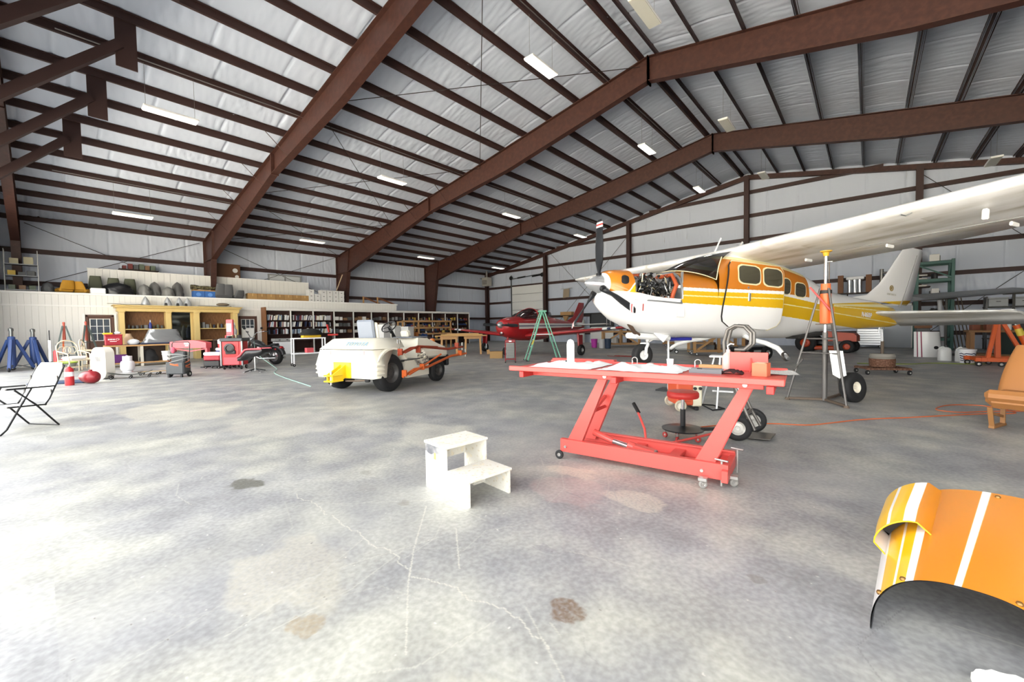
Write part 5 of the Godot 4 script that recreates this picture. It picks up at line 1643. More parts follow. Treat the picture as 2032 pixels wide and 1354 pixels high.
func build_bookcase() -> void:
	var white := M("white shelving", C("d9d8d2"), 0.55)
	var back := M("dark brown shelf back", C("3d2620"), 0.7)
	var oak := M("oak end panel", C("7d5230"), 0.6)
	var t := thing("long_bookcase", "long run of white-edged shelving with dark brown back along the left wall", "bookcase", 2.4, 16.0)
	var Q := func(u: float, h: float, w: float) -> Vector3: return P(u - 2.4, h, w - 16.0)
	var w0 := 8.35
	var bay := 1.292
	MB.new().bb(Q.call(2.36, 0.05, w0), Q.call(2.4, 2.55, 23.86)).out(t, "back_panel", back)
	MB.new().bb(Q.call(2.4, 2.5, w0), Q.call(2.97, 2.64, 23.86), 0.01).out(t, "header", white)
	MB.new().bb(Q.call(2.36, 0, w0 - 0.08), Q.call(2.97, 2.68, w0), 0.006).out(t, "end_panel", oak)
	for k in 13:
		if k > 0:
			MB.new().bb(Q.call(2.4, 0, w0 + k * bay - 0.025), Q.call(2.91, 2.5, w0 + k * bay + 0.025)).out(t, "divider", back)
			MB.new().bb(Q.call(2.91, 0, w0 + k * bay - 0.035), Q.call(2.95, 2.5, w0 + k * bay + 0.035)).out(t, "face_strip", white)
		if k < 12:
			for h in [0.1, 0.75, 1.15, 1.56, 1.95]:
				MB.new().bb(Q.call(2.4, h - 0.025, w0 + k * bay + 0.03), Q.call(2.93, h, w0 + (k + 1) * bay - 0.03)).out(t, "shelf", back)
	# manuals in the first bays, boxes and cans further on
	var cols := [["white", "dcdcd8"], ["white", "dcdcd8"], ["pale grey", "b4b7ba"], ["navy", "2c3550"], ["black", "27272a"], ["pale blue", "93a9bd"], ["maroon", "6b2730"], ["cream", "d2cbb4"]]
	var r := RandomNumberGenerator.new()
	r.seed = 19
	var meshes := []
	for k in 6:
		var mb := MB.new()
		mb.box(V(0, 0.14 + 0.008 * k, 0), V(0.035 + 0.006 * k, 0.28 + 0.016 * k, 0.26), 0.004)
		meshes.append(mb)
	for k in 3:
		for s in [[1.951, "upper"], [1.561, "middle"], [1.151, "lower"]]:
			var w := w0 + k * bay + 0.08
			var lean := 0.0
			while w < w0 + (k + 1) * bay - 0.12:
				if s[1] != "upper" and r.randf() < 0.12:
					w += r.randf_range(0.08, 0.25)
				if r.randf() < 0.3: lean = r.randf_range(-14.0, 3.0)
				var q: Array = cols[r.randi() % cols.size()]
				var wd := r.randf_range(0.035, 0.07)
				var hh := r.randf_range(0.24, 0.31)
				var mb := MB.new()
				mb.box(V(0, hh * 0.5, 0), V(wd, hh, 0.24), 0.004, turned(0, 0, 0))
				var o := single(mb, "shop_manual", M(q[0] + " cover", C(q[1]), 0.6), "%s spine among manuals on %s shelf of bookcase bay %s" % [q[0], s[1], ["nearest the second door", "second from that door", "third from that door"][k]], "book", 2.76, w + wd * 0.5, s[0], 90.0, "manuals on the bookcase")
				o.rotate_object_local(V(0, 0, 1), deg_to_rad(lean))
				o.position.y += absf(sin(deg_to_rad(lean))) * wd * 0.5
				w += wd / cos(deg_to_rad(lean)) + 0.006
	var a := [["brown", "7a5c40", "carton"], ["dark grey", "3a3c3e", "box"], ["white", "cfcfca", "box"], ["grey", "77797a", "can"]]
	var b := [["blue", "2f4470", "bin"], ["blue", "2f4470", "bin"], ["tan", "8a6c4a", "carton"], ["white", "cfcfca", "bottle"], ["red", "8e3a30", "can"], ["black", "27272a", "box"], ["yellow", "b89a3c", "can"]]
	for k in range(3, 12):
		var nm: String = ["fourth", "fifth", "sixth", "seventh", "eighth", "ninth", "tenth", "eleventh", "last"][k - 3]
		for s in [[1.951, "top"], [1.561, "second"], [1.151, "third"]]:
			goods(a if k < 7 else b, 2.72, w0 + k * bay + 0.06, w0 + (k + 1) * bay - 0.06, s[0], 4 if k < 7 else 6, 0.26, "on the %s shelf of the %s bookcase bay" % [s[1], nm], 100 + k * 3 + int(s[0] * 10))
	# low white chest in the first bay and the timber rack in front of the far bays
	var ch := thing("white_chest", "white plastic chest standing under the manuals of the first bookcase bay", "chest", 3.25, 9.0)
	pbox(ch, "body", M("white plastic", C("f0f1f3"), 0.4), V(0, 0.36, 0), V(0.45, 0.72, 0.8), 0.02)
	pbox(ch, "lid", M("grey plastic", C("a6a7a6"), 0.5), V(0, 0.82, 0), V(0.5, 0.16, 0.95), 0.02)
	for z in [-0.2, 0.2]: pbox(ch, "latch", M("black enamel", C("202022"), 0.35), V(0.255, 0.82, z), V(0.01, 0.04, 0.1))
	var pine := M("pine", C("b98f5e"), 0.7)
	t = thing("timber_rack", "pine timber rack of small parts standing before the far bookcase bays", "rack", 6.2, 16.9, 0, 0)
	for w in [-2.0, -0.8, 1.9]:
		for x in [-0.25, 0.25]: pbox(t, "post", pine, V(x, 0.9, -w), V(0.09, 1.8, 0.09), 0.004)
	for h in [0.55, 0.95, 1.35, 1.78]:
		pbox(t, "shelf_board", pine, V(0, h, 0.05), V(0.6, 0.05, 4.05), 0.004)
		pbox(t, "shelf_lip", pine, V(0.29, h + 0.05, 0.05), V(0.03, 0.08, 4.05), 0.003)
	for h in [0.575, 0.975, 1.375]:
		goods(b, 6.25, 15.0, 18.7, h, 13, 0.24, "on the %s board of the timber rack" % ["lowest" if h < 0.6 else "middle" if h < 1.0 else "third"], 210 + int(h * 10))
	var g := []
	var n := noise(2, 1.0, 2)
	for j in 5:
		var row := []
		for i in 13: row.append(V(-0.2 + j * 0.1, 0.02 + 0.1 * absf(n.get_noise_2d(i * 0.6, j * 0.8)) + 0.03 * sin(i * 0.5), 1.1 - i * 0.17))
		g.append(row)
	single(MB.new().grid(g), "grey_dust_sheet", M("grey cloth", C("b3b1ac"), 0.9), "crumpled grey dust sheet lying on top of the pine rack", "sheet", 6.2, 17.4, 1.806)

func build_loft_goods() -> void:
	var deck := 3.102
	# wire rack at the left end
	var zinc := M("zinc steel", C("b9b8b4"), 0.35, 0.8)
	var t := thing("wire_shelf_rack", "grey metal shelf rack at the left end of the storage loft", "rack", 1.9, -0.42, deck)
	for x in [-0.22, 0.22]:
		for z in [-0.45, 0.45]: MB.new().cyl(V(x, 0, z), V(x, 1.75, z), 0.015, -1, 6).out(t, "post", zinc)
	for h in [0.1, 0.68, 1.15]: pbox(t, "shelf", M("dull tray steel", C("6d7073"), 0.4, 0.6), V(0, h, 0), V(0.46, 0.03, 0.92))
	goods([["brown", "5e4a35", "carton"], ["dark grey", "3a3c3e", "box"], ["dull green", "4f5848", "box"]], 1.9, -0.82, -0.02, deck + 0.116, 3, 0.3, "on the lowest board of the loft rack", 61)
	goods([["yellow", "9b7d1e", "box"], ["dark grey", "3a3c3e", "box"]], 1.9, -0.82, -0.02, deck + 0.696, 3, 0.26, "on the middle board of the loft rack", 62)
	goods([["tan", "8a6c4a", "carton"], ["cream", "a9a284", "box"]], 1.9, -0.82, -0.02, deck + 1.166, 2, 0.34, "on the top board of the loft rack", 63)
	# seats: cushion and backrest
	var spots := [[2.0, 0.78, "mustard", "b0801f", 0.62, 200, "mustard yellow aeroplane seat tipped back on the loft, left of the white tub"], [1.9, 1.27, "mustard", "a87a22", 0.6, 150, "mustard yellow seat standing turned away next to the white tub on the loft"], [1.1, 0.5, "dark mustard", "7f5d20", 0.5, 120, "dark mustard seat half hidden among grey sheets on the loft"], [1.25, 1.75, "olive", "4e5140", 0.95, 180, "olive seat back behind the black bag, leftmost of three"], [1.25, 2.35, "olive", "4e5140", 0.9, 180, "olive seat back behind the black bag, middle of three"], [1.25, 2.92, "olive", "4e5140", 0.9, 180, "olive seat back behind the black bag, rightmost of three"], [2.0, 6.42, "grey", "57585a", 0.85, 180, "dark grey double seat on the loft, left half"], [2.0, 6.78, "grey", "57585a", 0.83, 180, "dark grey double seat on the loft, right half"], [2.0, 7.28, "grey", "606163", 0.55, 190, "low grey seat beside the row of brown cartons on the loft"]]
	for q in spots:
		var s := thing("stored_seat", q[6], "seat", q[0], q[1], deck, q[5] + 90.0, "seats stored on the loft")
		var m := M(q[2] + " upholstery", C(q[3]), 0.75)
		pbox(s, "cushion", m, V(0, 0.16, 0.08), V(0.48, 0.18, 0.46), 0.06)
		var rings := []
		for j in 6:
			var f := j / 5.0
			var rg := []
			for k in 14:
				var a := TAU * k / 14
				rg.append(V((0.24 - 0.06 * f * f) * signf(cos(a)) * pow(absf(cos(a)), 0.6), 0.2 + (q[4] - 0.25) * f, -0.16 - 0.12 * f + 0.07 * sin(a)))
			rings.append(rg)
		MB.new().loft(rings).out(s, "backrest", m)
		pbox(s, "seat_frame", M("dull tray steel", C("6d7073"), 0.4, 0.6), V(0, 0.035, 0.02), V(0.4, 0.07, 0.4))
	# sheeted shapes, bags and boxes
	var n := noise(55, 2.2, 3)
	var lumps := [[1.6, 0.28, 0.0, 0.2, 0.5, "grey dust sheet", "56585a", "grey dust sheet heaped beside the loft rack", "sheet"], [0.7, 1.05, 0.0, 0.3, 0.7, "dark sheet", "33302f", "dark brown sheeted heap behind the mustard seats on the loft", "heap"], [1.8, 2.45, 0.0, 0.55, 0.62, "black plastic bag", "131417", "long black plastic bag before the olive seats on the loft", "bag"], [1.72, 3.4, 0.0, 0.24, 0.62, "clear plastic wrap", "7d7d7b", "plastic-wrapped grey seat, leftmost of four on the loft", "wrapped seat"], [1.35, 3.85, 0.0, 0.24, 0.8, "clear plastic wrap", "6f6f6d", "plastic-wrapped grey seat, tall second of four on the loft", "wrapped seat"], [1.72, 4.3, 0.0, 0.24, 0.55, "clear plastic wrap", "84837f", "plastic-wrapped grey seat, third of four on the loft", "wrapped seat"], [1.35, 4.75, 0.0, 0.24, 0.85, "clear plastic wrap", "696967", "plastic-wrapped grey seat, rightmost of four by blue boxes", "wrapped seat"]]
	for q in lumps:
		var rings := []
		for j in 9:
			var f := j / 8.0
			var s := sqrt(maxf(1.0 - pow(f, 3.0), 0.002))
			var rg := []
			for k in 24:
				var a := TAU * k / 24
				var d: float = s * (1.0 + 0.25 * n.get_noise_3d(cos(a) * 2.0 + q[1] * 3.0, f * 3.0, sin(a) * 2.0))
				rg.append(V(0.34 * d * cos(a), q[4] * f, q[3] * d * sin(a)))
			rings.append(rg)
		var m := M(q[5] + q[6], C(q[6]), 0.35 if "plastic" in q[5] else 0.85)
		single(MB.new().loft(rings, true, true), q[5].replace(" ", "_"), m, q[7], q[8], q[0], q[1], deck)
	single(MB.new().box(V(0, 0.15, 0), V(0.4, 0.3, 0.5), 0.03), "white_tub", M("white plastic", C("f0f1f3"), 0.4), "white tub on the loft between mustard seats and black bag", "tub", 2.0, 1.78, deck)
	# blue boxes with brown lids and a camouflage bag
	var bw := 0
	for w in [5.5, 6.0]:
		var b := thing("blue_water_box", "blue printed carton on the loft, %s of the pair" % ["left" if bw == 0 else "right"], "carton", 1.9, w, deck, 0, "blue cartons on the loft")
		pbox(b, "carton_body", M("blue print", C("3566a8"), 0.6), V(0, 0.19, 0), V(0.4, 0.38, 0.48), 0.006)
		pbox(b, "carton_lid", M("brown carton", C("a5814f"), 0.7), V(0, 0.41, 0), V(0.42, 0.06, 0.49), 0.004)
		MB.new().ball(V(0.19, 0.2, 0.02), V(0.02, 0.12, 0.14), 10).out(b, "printed_roundel", M("pale blue print", C("5d8fd0"), 0.6))
		bw += 1
	var rings := []
	for j in 7:
		var f := j / 6.0
		var rg := []
		for k in 14:
			var a := TAU * k / 14
			rg.append(V(0.12 * (1.0 - 0.35 * f) * cos(a), 0.13 + 0.13 * (1.0 - 0.5 * f) * sin(a) * (1.0 + 0.2 * sin(j * 2.1)), 0.55 - 1.1 * f))
		rings.append(rg)
	var camo := M("camouflage cloth", C("ffffff"), 0.9)
	tri_tex(camo, speckle(71, 128, [C("2a2118"), C("3a3122"), C("6f6a4a"), C("7d7656")], 0.03), 2.0, false)
	single(MB.new().loft(rings), "camouflage_bag", camo, "long camouflage bag lying on top of the blue cartons", "bag", 1.9, 5.75, deck + 0.445)
	# brown cartons in a row and white file boxes
	var tan := [M("brown carton", C("a5814f"), 0.7), M("tan carton", C("9b7748"), 0.7)]
	for k in 7:
		var o := thing("brown_carton", "plain brown carton in the long row on the loft, %s" % ["nearest the grey seats", "second from the grey seats", "third from the grey seats", "middle of the row", "third from the white file boxes", "second from the white file boxes", "next to the white file boxes"][k], "carton", 1.95, 7.95 + k * 0.475, deck, 0, "brown cartons on the loft")
		pbox(o, "carton_body", tan[k % 2], V(0, 0.19, 0), V(0.42, 0.38, 0.46), 0.006)
		pbox(o, "tape", M("packing tape", C("c2a06a"), 0.4), V(0.212, 0.3, 0), V(0.004, 0.16, 0.05))
	var fb := 0
	for col in 6:
		for row in (3 if col != 1 else 2):
			if col == 0 and row == 2 or true:
				var o := thing("white_file_box", "white cardboard file box on the loft, %s row, stack %s from the brown cartons" % [["bottom", "second", "top"][row], ["first", "second", "third", "fourth", "fifth", "sixth"][col]], "file box", 1.95, 11.2 + col * 0.39, deck + row * 0.262, 0, "file boxes on the loft")
				pbox(o, "box_body", M("white card", C("d6d6d3"), 0.7), V(0, 0.1, 0), V(0.4, 0.2, 0.34), 0.004)
				pbox(o, "box_lid", M("white card", C("d6d6d3"), 0.7), V(0, 0.23, 0), V(0.42, 0.06, 0.36), 0.004)
				pbox(o, "hand_hole", M("black rubber", C("1c1c1d"), 0.75), V(0.201, 0.12, 0), V(0.004, 0.03, 0.1))
				fb += 1
	# trusses, leaning stick and brown panel, dark pile on the loft wall
	var pine := M("pine", C("b98f5e"), 0.7)
	t = thing("timber_braces", "bare timber braces standing at the right end of the storage loft", "timber", 1.6, 15.2, deck)
	for q in [[-0.2, 0.9], [0.9, 2.1]]:
		MB.new().bar(P(0, 0.005, q[0]), P(0, 0.55, q[0]), 0.08, 0.08).out(t, "upright", pine)
		MB.new().bar(P(0, 0.5, q[0]), P(0, 0.07, q[1] + 0.2), 0.05, 0.1).out(t, "diagonal", M("stained timber", C("7a4a2c"), 0.7))
	single(MB.new().bar(P(0, 0.82, 0), P(-0.5, 2.0, 0.7), 0.06, 0.02), "leaning_lath", trimwood(), "pale lath leaning against the steel column above the file boxes", "lath", 1.75, 13.0, deck)
	t = thing("hardboard_sheet", "brown hardboard panel with two white patches leaning by the first steel column", "panel", 0.75, 7.1, deck, 0)
	pbox(t, "panel_board", M("brown hardboard", C("5d3c22"), 0.6), V(0, 1.05, 0), V(0.04, 2.1, 1.35))
	for q in [[1.75, -0.42, 0.13], [1.4, -0.5, 0.1]]: MB.new().lathe([Vector2(0, 0), Vector2(q[2], 0), Vector2(q[2], 0.008), Vector2(0, 0.008)], 14, V(0.021, q[0], q[1]), turned(0, 0, -90)).out(t, "white_patch", M("white card", C("d6d6d3"), 0.7))
	t = thing("wall_shelf", "small dark wall shelf above the white loft panel", "shelf", 0.3, 3.4, 4.5)
	pbox(t, "board", M("dark wood", C("3a2b22"), 0.7), V(0.1, 0.02, 0), V(0.5, 0.04, 1.5))
	for z in [-0.6, 0.6]: MB.new().bar(V(-0.1, -0.35, z), V(0.3, 0.0, z), 0.03, 0.03).out(t, "bracket", M("dark wood", C("3a2b22"), 0.7))
	goods([["dull green", "4f5848", "bundle"], ["dark grey", "3a3c3e", "bundle"], ["dark red", "6a2a26", "bundle"], ["brown", "5e4a35", "bundle"]], 0.42, 2.75, 4.05, 4.541, 6, 0.3, "on the small shelf above the loft panel", 90)
	t = thing("wall_window", "pale framed sash high on the left wall above the loft panel", "window frame", 0.22, 10.4, 3.9)
	var wt := M("white trim", C("ecebe6"), 0.5)
	for w in [-0.95, 0.0, 0.95]: MB.new().bb(P(0, 0, w - 0.04), P(0.05, 0.95, w + 0.04)).out(t, "stile", M("grey frame", C("8e9090"), 0.5))
	for h in [0.0, 0.95]: MB.new().bb(P(0, h - 0.04, -1.0), P(0.05, h + 0.04, 1.0)).out(t, "rail", M("grey frame", C("8e9090"), 0.5))
	for w in [-0.93, 0.04]: MB.new().bb(P(0.01, 0.02, w), P(0.02, 0.92, w + 0.89)).out(t, "pane", M("pale pane", C("c6cacc"), 0.1))

func trimwood() -> StandardMaterial3D:
	return M("pale lath", C("cbb592"), 0.7)

# ---------------------------------------------------------------- things on the floor at the left
func build_workbench() -> void:
	var pine := M("pine", C("b98f5e"), 0.7)
	var white := M("white plastic", C("f0f1f3"), 0.4)
	var black := M("black rubber", C("1c1c1d"), 0.75)
	var t := thing("workbench", "pine workbench with a low shelf before the yellow cabinets", "workbench", 5.65, 2.7)
	pbox(t, "bench_top", pine, P(0, 0.84, 0), V(0.75, 0.06, 2.15), 0.006)
	pbox(t, "bench_cover", M("dark blue mat", C("34394f"), 0.7), P(-0.02, 0.874, 0.1), V(0.68, 0.008, 1.7))
	for x in [-0.32, 0.32]:
		for w in [-1.0, 0.0, 1.0]: pbox(t, "leg", M("pale painted timber", C("c9c3b4"), 0.7), P(x, 0.405, w), V(0.09, 0.81, 0.09))
	pbox(t, "low_shelf", pine, P(0, 0.14, 0), V(0.75, 0.05, 2.15), 0.006)
	var top := 0.8785
	var o := thing("red_drink_cooler", "red cooler box with white print on the left end of the pine workbench", "cooler", 5.75, 1.9, top)
	pbox(o, "cooler_body", M("dark red plastic", C("9e1f2f"), 0.45), P(0, 0.19, 0), V(0.34, 0.38, 0.5), 0.02)
	pbox(o, "cooler_lid", M("dark red plastic", C("9e1f2f"), 0.45), P(0, 0.4, 0), V(0.36, 0.05, 0.52), 0.015)
	for k in 6: pbox(o, "printed_letter", M("white lettering", C("f4f3ee"), 0.4), P(0.1715, 0.23, -0.16 + k * 0.035), V(0.002, 0.05, 0.022))
	MB.new().tube(arc(P(0.172, 0.23, 0.1), V(0, 0, 0.05), V(0, 0.03, 0), 0, 345, 12), 0.006, 5, true).out(o, "printed_oval", M("white lettering", C("f4f3ee"), 0.4))
	pbox(o, "printed_line", M("white lettering", C("f4f3ee"), 0.4), P(0.1715, 0.15, -0.02), V(0.002, 0.02, 0.2))
	single(MB.new().box(V(0, 0.035, 0), V(0.26, 0.07, 0.28), 0.02), "yellow_tray", M("yellow plastic", C("e0b92c"), 0.5), "yellow tray lying on the red cooler", "tray", 5.75, 1.74, top + 0.427)
	single(MB.new().ball(V(0, 0.06, 0), V(0.1, 0.06, 0.11), 10), "white_pouch", white, "crumpled white pouch lying on the red cooler", "pouch", 5.75, 2.03, top + 0.427)
	# machine under clear plastic
	o = thing("plastic_wrapped_machine", "grey machine wrapped in shiny clear plastic on the workbench", "machine", 5.6, 3.45, top)
	var n := noise(14, 4.0, 3)
	var rings := []
	for j in 11:
		var f := j / 10.0
		var rg := []
		for k in 28:
			var a := TAU * k / 28
			var hw := lerpf(0.72, 0.45, f)
			var hd := lerpf(0.3, 0.2, f)
			var d := 1.0 + 0.12 * n.get_noise_3d(cos(a) * 1.2, f * 1.2, sin(a) * 1.2)
			rg.append(V(hd * d * signf(cos(a)) * pow(absf(cos(a)), 0.45), 0.62 * f, hw * d * signf(sin(a)) * pow(absf(sin(a)), 0.45)))
		rings.append(rg)
	MB.new().loft(rings).out(o, "plastic_wrap", M("shiny grey plastic", C("8d8f90"), 0.18, 0.35))
	pbox(o, "machine_base", M("dark blue mat", C("34394f"), 0.7), V(0, 0.03, 0), V(0.66, 0.06, 1.5), 0.02)
	single(MB.new().ball(V(0, 0.1, 0), V(0.14, 0.13, 0.2), 12), "white_bag", white, "rounded white plastic bag lying on the workbench beside the wrapped machine", "bag", 5.6, 2.5, top)
	single(MB.new().lathe([Vector2(0, 0), Vector2(0.12, 0), Vector2(0.16, 0.26), Vector2(0.1, 0.36), Vector2(0.08, 0.45), Vector2(0, 0.45)], 14), "tan_jug", M("tan plastic", C("c9a987"), 0.5), "tan plastic jug at the back of the workbench", "jug", 5.38, 2.38, top)
	# under the bench
	o = thing("purple_crate", "purple plastic crate under the left end of the workbench", "crate", 5.75, 2.0, 0.166)
	for q in [[V(0, 0.01, 0), V(0.4, 0.02, 0.5)], [V(0.2, 0.16, 0), V(0.015, 0.3, 0.5)], [V(-0.2, 0.16, 0), V(0.015, 0.3, 0.5)], [V(0, 0.16, 0.25), V(0.4, 0.3, 0.015)], [V(0, 0.16, -0.25), V(0.4, 0.3, 0.015)]]:
		pbox(o, "crate_side", M("purple plastic", C("5c1f6a"), 0.5), q[0], q[1], 0.004)
	pbox(o, "crate_rim", M("purple plastic", C("5c1f6a"), 0.5), V(0, 0.31, 0), V(0.43, 0.025, 0.53), 0.006)
	rings = []
	for j in 8:
		var f := j / 7.0
		var rg := []
		for k in 16:
			var a := TAU * k / 16
			var s := sqrt(maxf(1.0 - f * f, 0.003)) * (1.0 + 0.3 * n.get_noise_2d(k * 0.7, f * 3.0))
			rg.append(V(0.22 * s * cos(a), 0.55 * f, 0.3 * s * sin(a)))
		rings.append(rg)
	single(MB.new().loft(rings), "black_sack", black, "slumped black sack on the low shelf of the workbench", "sack", 5.75, 2.95, 0.166)
	o = thing("white_bucket", "white plastic bucket on the low shelf of the workbench", "bucket", 5.8, 3.5, 0.166)
	MB.new().lathe([Vector2(0, 0), Vector2(0.13, 0), Vector2(0.155, 0.36), Vector2(0.165, 0.36), Vector2(0.165, 0.4), Vector2(0.15, 0.4), Vector2(0.125, 0.02), Vector2(0, 0.02)], 20).out(o, "pail", white)
	MB.new().lathe([Vector2(0.15, 0.25), Vector2(0.16, 0.25), Vector2(0.162, 0.28), Vector2(0.153, 0.28)], 20).out(o, "rib", white)
	MB.new().tube(arc(V(0.02, 0.36, 0), V(0, 0, 0.165), V(0.08, -0.14, 0), 0, 180, 10), 0.004, 5).out(o, "bail", M("zinc steel", C("b9b8b4"), 0.35, 0.8))

func build_left_floor() -> void:
	var white := M("white plastic", C("f0f1f3"), 0.4)
	var black := M("black rubber", C("1c1c1d"), 0.75)
	var steel := M("zinc steel", C("b9b8b4"), 0.35, 0.8)
	var redp := M("tool red paint", C("bf2f33"), 0.4)
	var pink := M("faded red paint", C("d0585f"), 0.5)
	var blackp := M("black enamel", C("202022"), 0.35)
	# air conditioner shell
	var t := thing("fibreglass_shell", "tall round-topped white fibreglass shell with a small grille standing on the floor", "shell", 11.2, 1.2, 0, 30)
	var prof := []
	for p in rrect(-0.26, 0, 0.26, 0.95, 0.2, 6): prof.append(p)
	MB.new().prism(prof, -0.12, 0.12).out(t, "shell_body", M("cream fibreglass", C("ece8dc"), 0.45))
	MB.new().prism([Vector2(-0.34, 0), Vector2(-0.26, 0), Vector2(-0.26, 0.82), Vector2(-0.33, 0.74)], -0.1, 0.1).out(t, "side_flange", M("cream fibreglass", C("ece8dc"), 0.45))
	for k in 6: pbox(t, "grille_slot", M("grey slots", C("6d6a63"), 0.7), V(-0.1 + k * 0.035, 0.6, 0.121), V(0.02, 0.14, 0.006))
	# propane bottle
	t = thing("propane_tank", "white propane tank on the floor before the workbench", "tank", 9.1, 1.94)
	MB.new().lathe([Vector2(0, 0.04), Vector2(0.1, 0.04), Vector2(0.17, 0.08), Vector2(0.19, 0.14), Vector2(0.19, 0.3), Vector2(0.17, 0.37), Vector2(0.1, 0.42), Vector2(0, 0.43)], 22).out(t, "tank_body", white)
	MB.new().lathe([Vector2(0.13, 0), Vector2(0.135, 0), Vector2(0.135, 0.06), Vector2(0.13, 0.06)], 20).out(t, "foot_ring", white)
	MB.new().lathe([Vector2(0.12, 0.41), Vector2(0.128, 0.41), Vector2(0.128, 0.56), Vector2(0.12, 0.56)], 20).out(t, "collar", white)
	MB.new().cyl(V(0, 0.42, 0), V(0, 0.52, 0), 0.03, -1, 10).out(t, "valve", steel)
	MB.new().lathe([Vector2(0, 0.53), Vector2(0.035, 0.53), Vector2(0.035, 0.58), Vector2(0, 0.58)], 12).out(t, "valve_wheel", white)
	# fire extinguisher
	t = thing("fire_extinguisher", "red fire extinguisher with white label standing on the floor", "extinguisher", 12.49, 0.46)
	MB.new().lathe([Vector2(0, 0.0), Vector2(0.085, 0.0), Vector2(0.09, 0.015), Vector2(0.09, 0.4), Vector2(0.075, 0.45), Vector2(0.035, 0.48), Vector2(0.03, 0.5), Vector2(0, 0.5)], 20).out(t, "cylinder", redp)
	MB.new().lathe([Vector2(0.0905, 0.24), Vector2(0.0915, 0.24), Vector2(0.0915, 0.36), Vector2(0.0905, 0.36)], 20).out(t, "label_band", white)
	pbox(t, "squeeze_handle", steel, V(0.02, 0.535, 0), V(0.12, 0.02, 0.03), 0.006)
	pbox(t, "valve_head", steel, V(0, 0.51, 0), V(0.05, 0.05, 0.04), 0.008)
	MB.new().tube([V(-0.03, 0.51, 0), V(-0.08, 0.49, 0.01), V(-0.105, 0.42, 0.01), V(-0.1, 0.25, 0.01)], 0.01, 6).out(t, "hose", blackp)
	# red tank lying
	t = thing("red_float_tank", "dark red teardrop tank lying on the floor beside the fire extinguisher", "tank", 12.4, 0.85, 0, 25)
	var rings := []
	for q in [[-0.34, 0.03], [-0.3, 0.1], [-0.18, 0.15], [0.0, 0.175], [0.14, 0.165], [0.22, 0.12], [0.26, 0.04]]:
		rings.append(MB.new().ring(V(q[0], 0.178, 0), V(0, q[1], 0), V(0, 0, q[1]), 18))
	MB.new().loft(rings).out(t, "tank_body", M("dark red paint", C("8c2028"), 0.35))
	MB.new().cyl(V(0.02, 0.34, 0), V(0.02, 0.38, 0), 0.04, -1, 12).out(t, "filler_cap", M("dark red paint", C("8c2028"), 0.35))
	# creepers
	var nm := 0
	for q in [[11.6, 1.75, 20.0], [10.9, 2.5, 10.0]]:
		t = thing("mechanics_creeper", "%s wooden creeper board on small castors before the propane tank" % ["dark cushioned" if nm == 0 else "bare pale"], "creeper", q[0], q[1], 0, q[2] + 60)
		var m := M("creeper pad", C("3a3f38"), 0.7) if nm == 0 else M("pale plywood", C("b79a6c"), 0.7)
		var g := []
		for j in 2:
			var row := []
			for i in 9: row.append(V(-0.5 + i * 0.125, 0.1 + (0.1 * pow(i / 8.0 - 0.5, 2.0) * 4.0 if nm == 0 else 0.0), 0.2 - 0.4 * j))
			g.append(row)
		MB.new().grid(g).out(t, "board", m)
		for x in [-0.45, 0.45]: pbox(t, "cross_rail", blackp, V(x, 0.09, 0), V(0.05, 0.03, 0.42))
		for x in [-0.42, 0.0, 0.42]:
			for z in [-0.18, 0.18]: tyre(t, "castor", V(x, 0.035, z), V(0, 0, 1), 0.035, 0.03, steel, black, 0.35)
		nm += 1
	single(MB.new().box(V(0, 0.03, 0), V(1.2, 0.06, 0.55), 0.02), "blue_floor_mat", M("blue mat", C("33415c"), 0.8), "dark blue padded mat on the floor behind the red tank", "mat", 11.6, 0.35, 0, 60)
	# blue hydraulic tail jacks
	nm = 0
	for q in [[4.4, -0.72, 1.62, 15.0], [4.0, -0.2, 1.58, 40.0]]:
		t = thing("blue_tripod_jack", "heavy blue hydraulic tripod jack by the white siding, %s" % ["leftmost" if nm == 0 else "second from the left"], "jack", q[0], q[1], 0, q[3], "blue tripod jacks")
		var blue := M("dark blue paint", C("2b4377"), 0.5)
		var h: float = q[2]
		MB.new().lathe([Vector2(0, 0.2), Vector2(0.1, 0.2), Vector2(0.1, h * 0.78), Vector2(0.07, h * 0.8), Vector2(0, h * 0.8)], 16).out(t, "cylinder", blue)
		MB.new().cyl(V(0, h * 0.78, 0), V(0, h * 0.93, 0), 0.055, -1, 12).out(t, "ram", M("grey ram", C("6f7374"), 0.35, 0.6))
		MB.new().lathe([Vector2(0, h * 0.92), Vector2(0.07, h * 0.92), Vector2(0.07, h * 0.98), Vector2(0.03, h), Vector2(0, h)], 12).out(t, "jack_head", M("grey ram", C("6f7374"), 0.35, 0.6))
		for k in 3:
			var a := TAU * k / 3 + 0.4
			var f := V(cos(a) * 0.55, 0.08, sin(a) * 0.55)
			MB.new().bar(f, V(cos(a) * 0.1, h * 0.72, sin(a) * 0.1), 0.09, 0.09, 0.01).out(t, "leg", blue)
			MB.new().bar(f, V(0, 0.25, 0), 0.04, 0.04).out(t, "strut", M("grey ram", C("6f7374"), 0.35, 0.6))
			tyre(t, "castor", f + V(0, 0.0, 0), V(-sin(a), 0, cos(a)), 0.08, 0.05, steel, black, 0.35)
		nm += 1
	# slim orange and grey tripod stands
	nm = 0
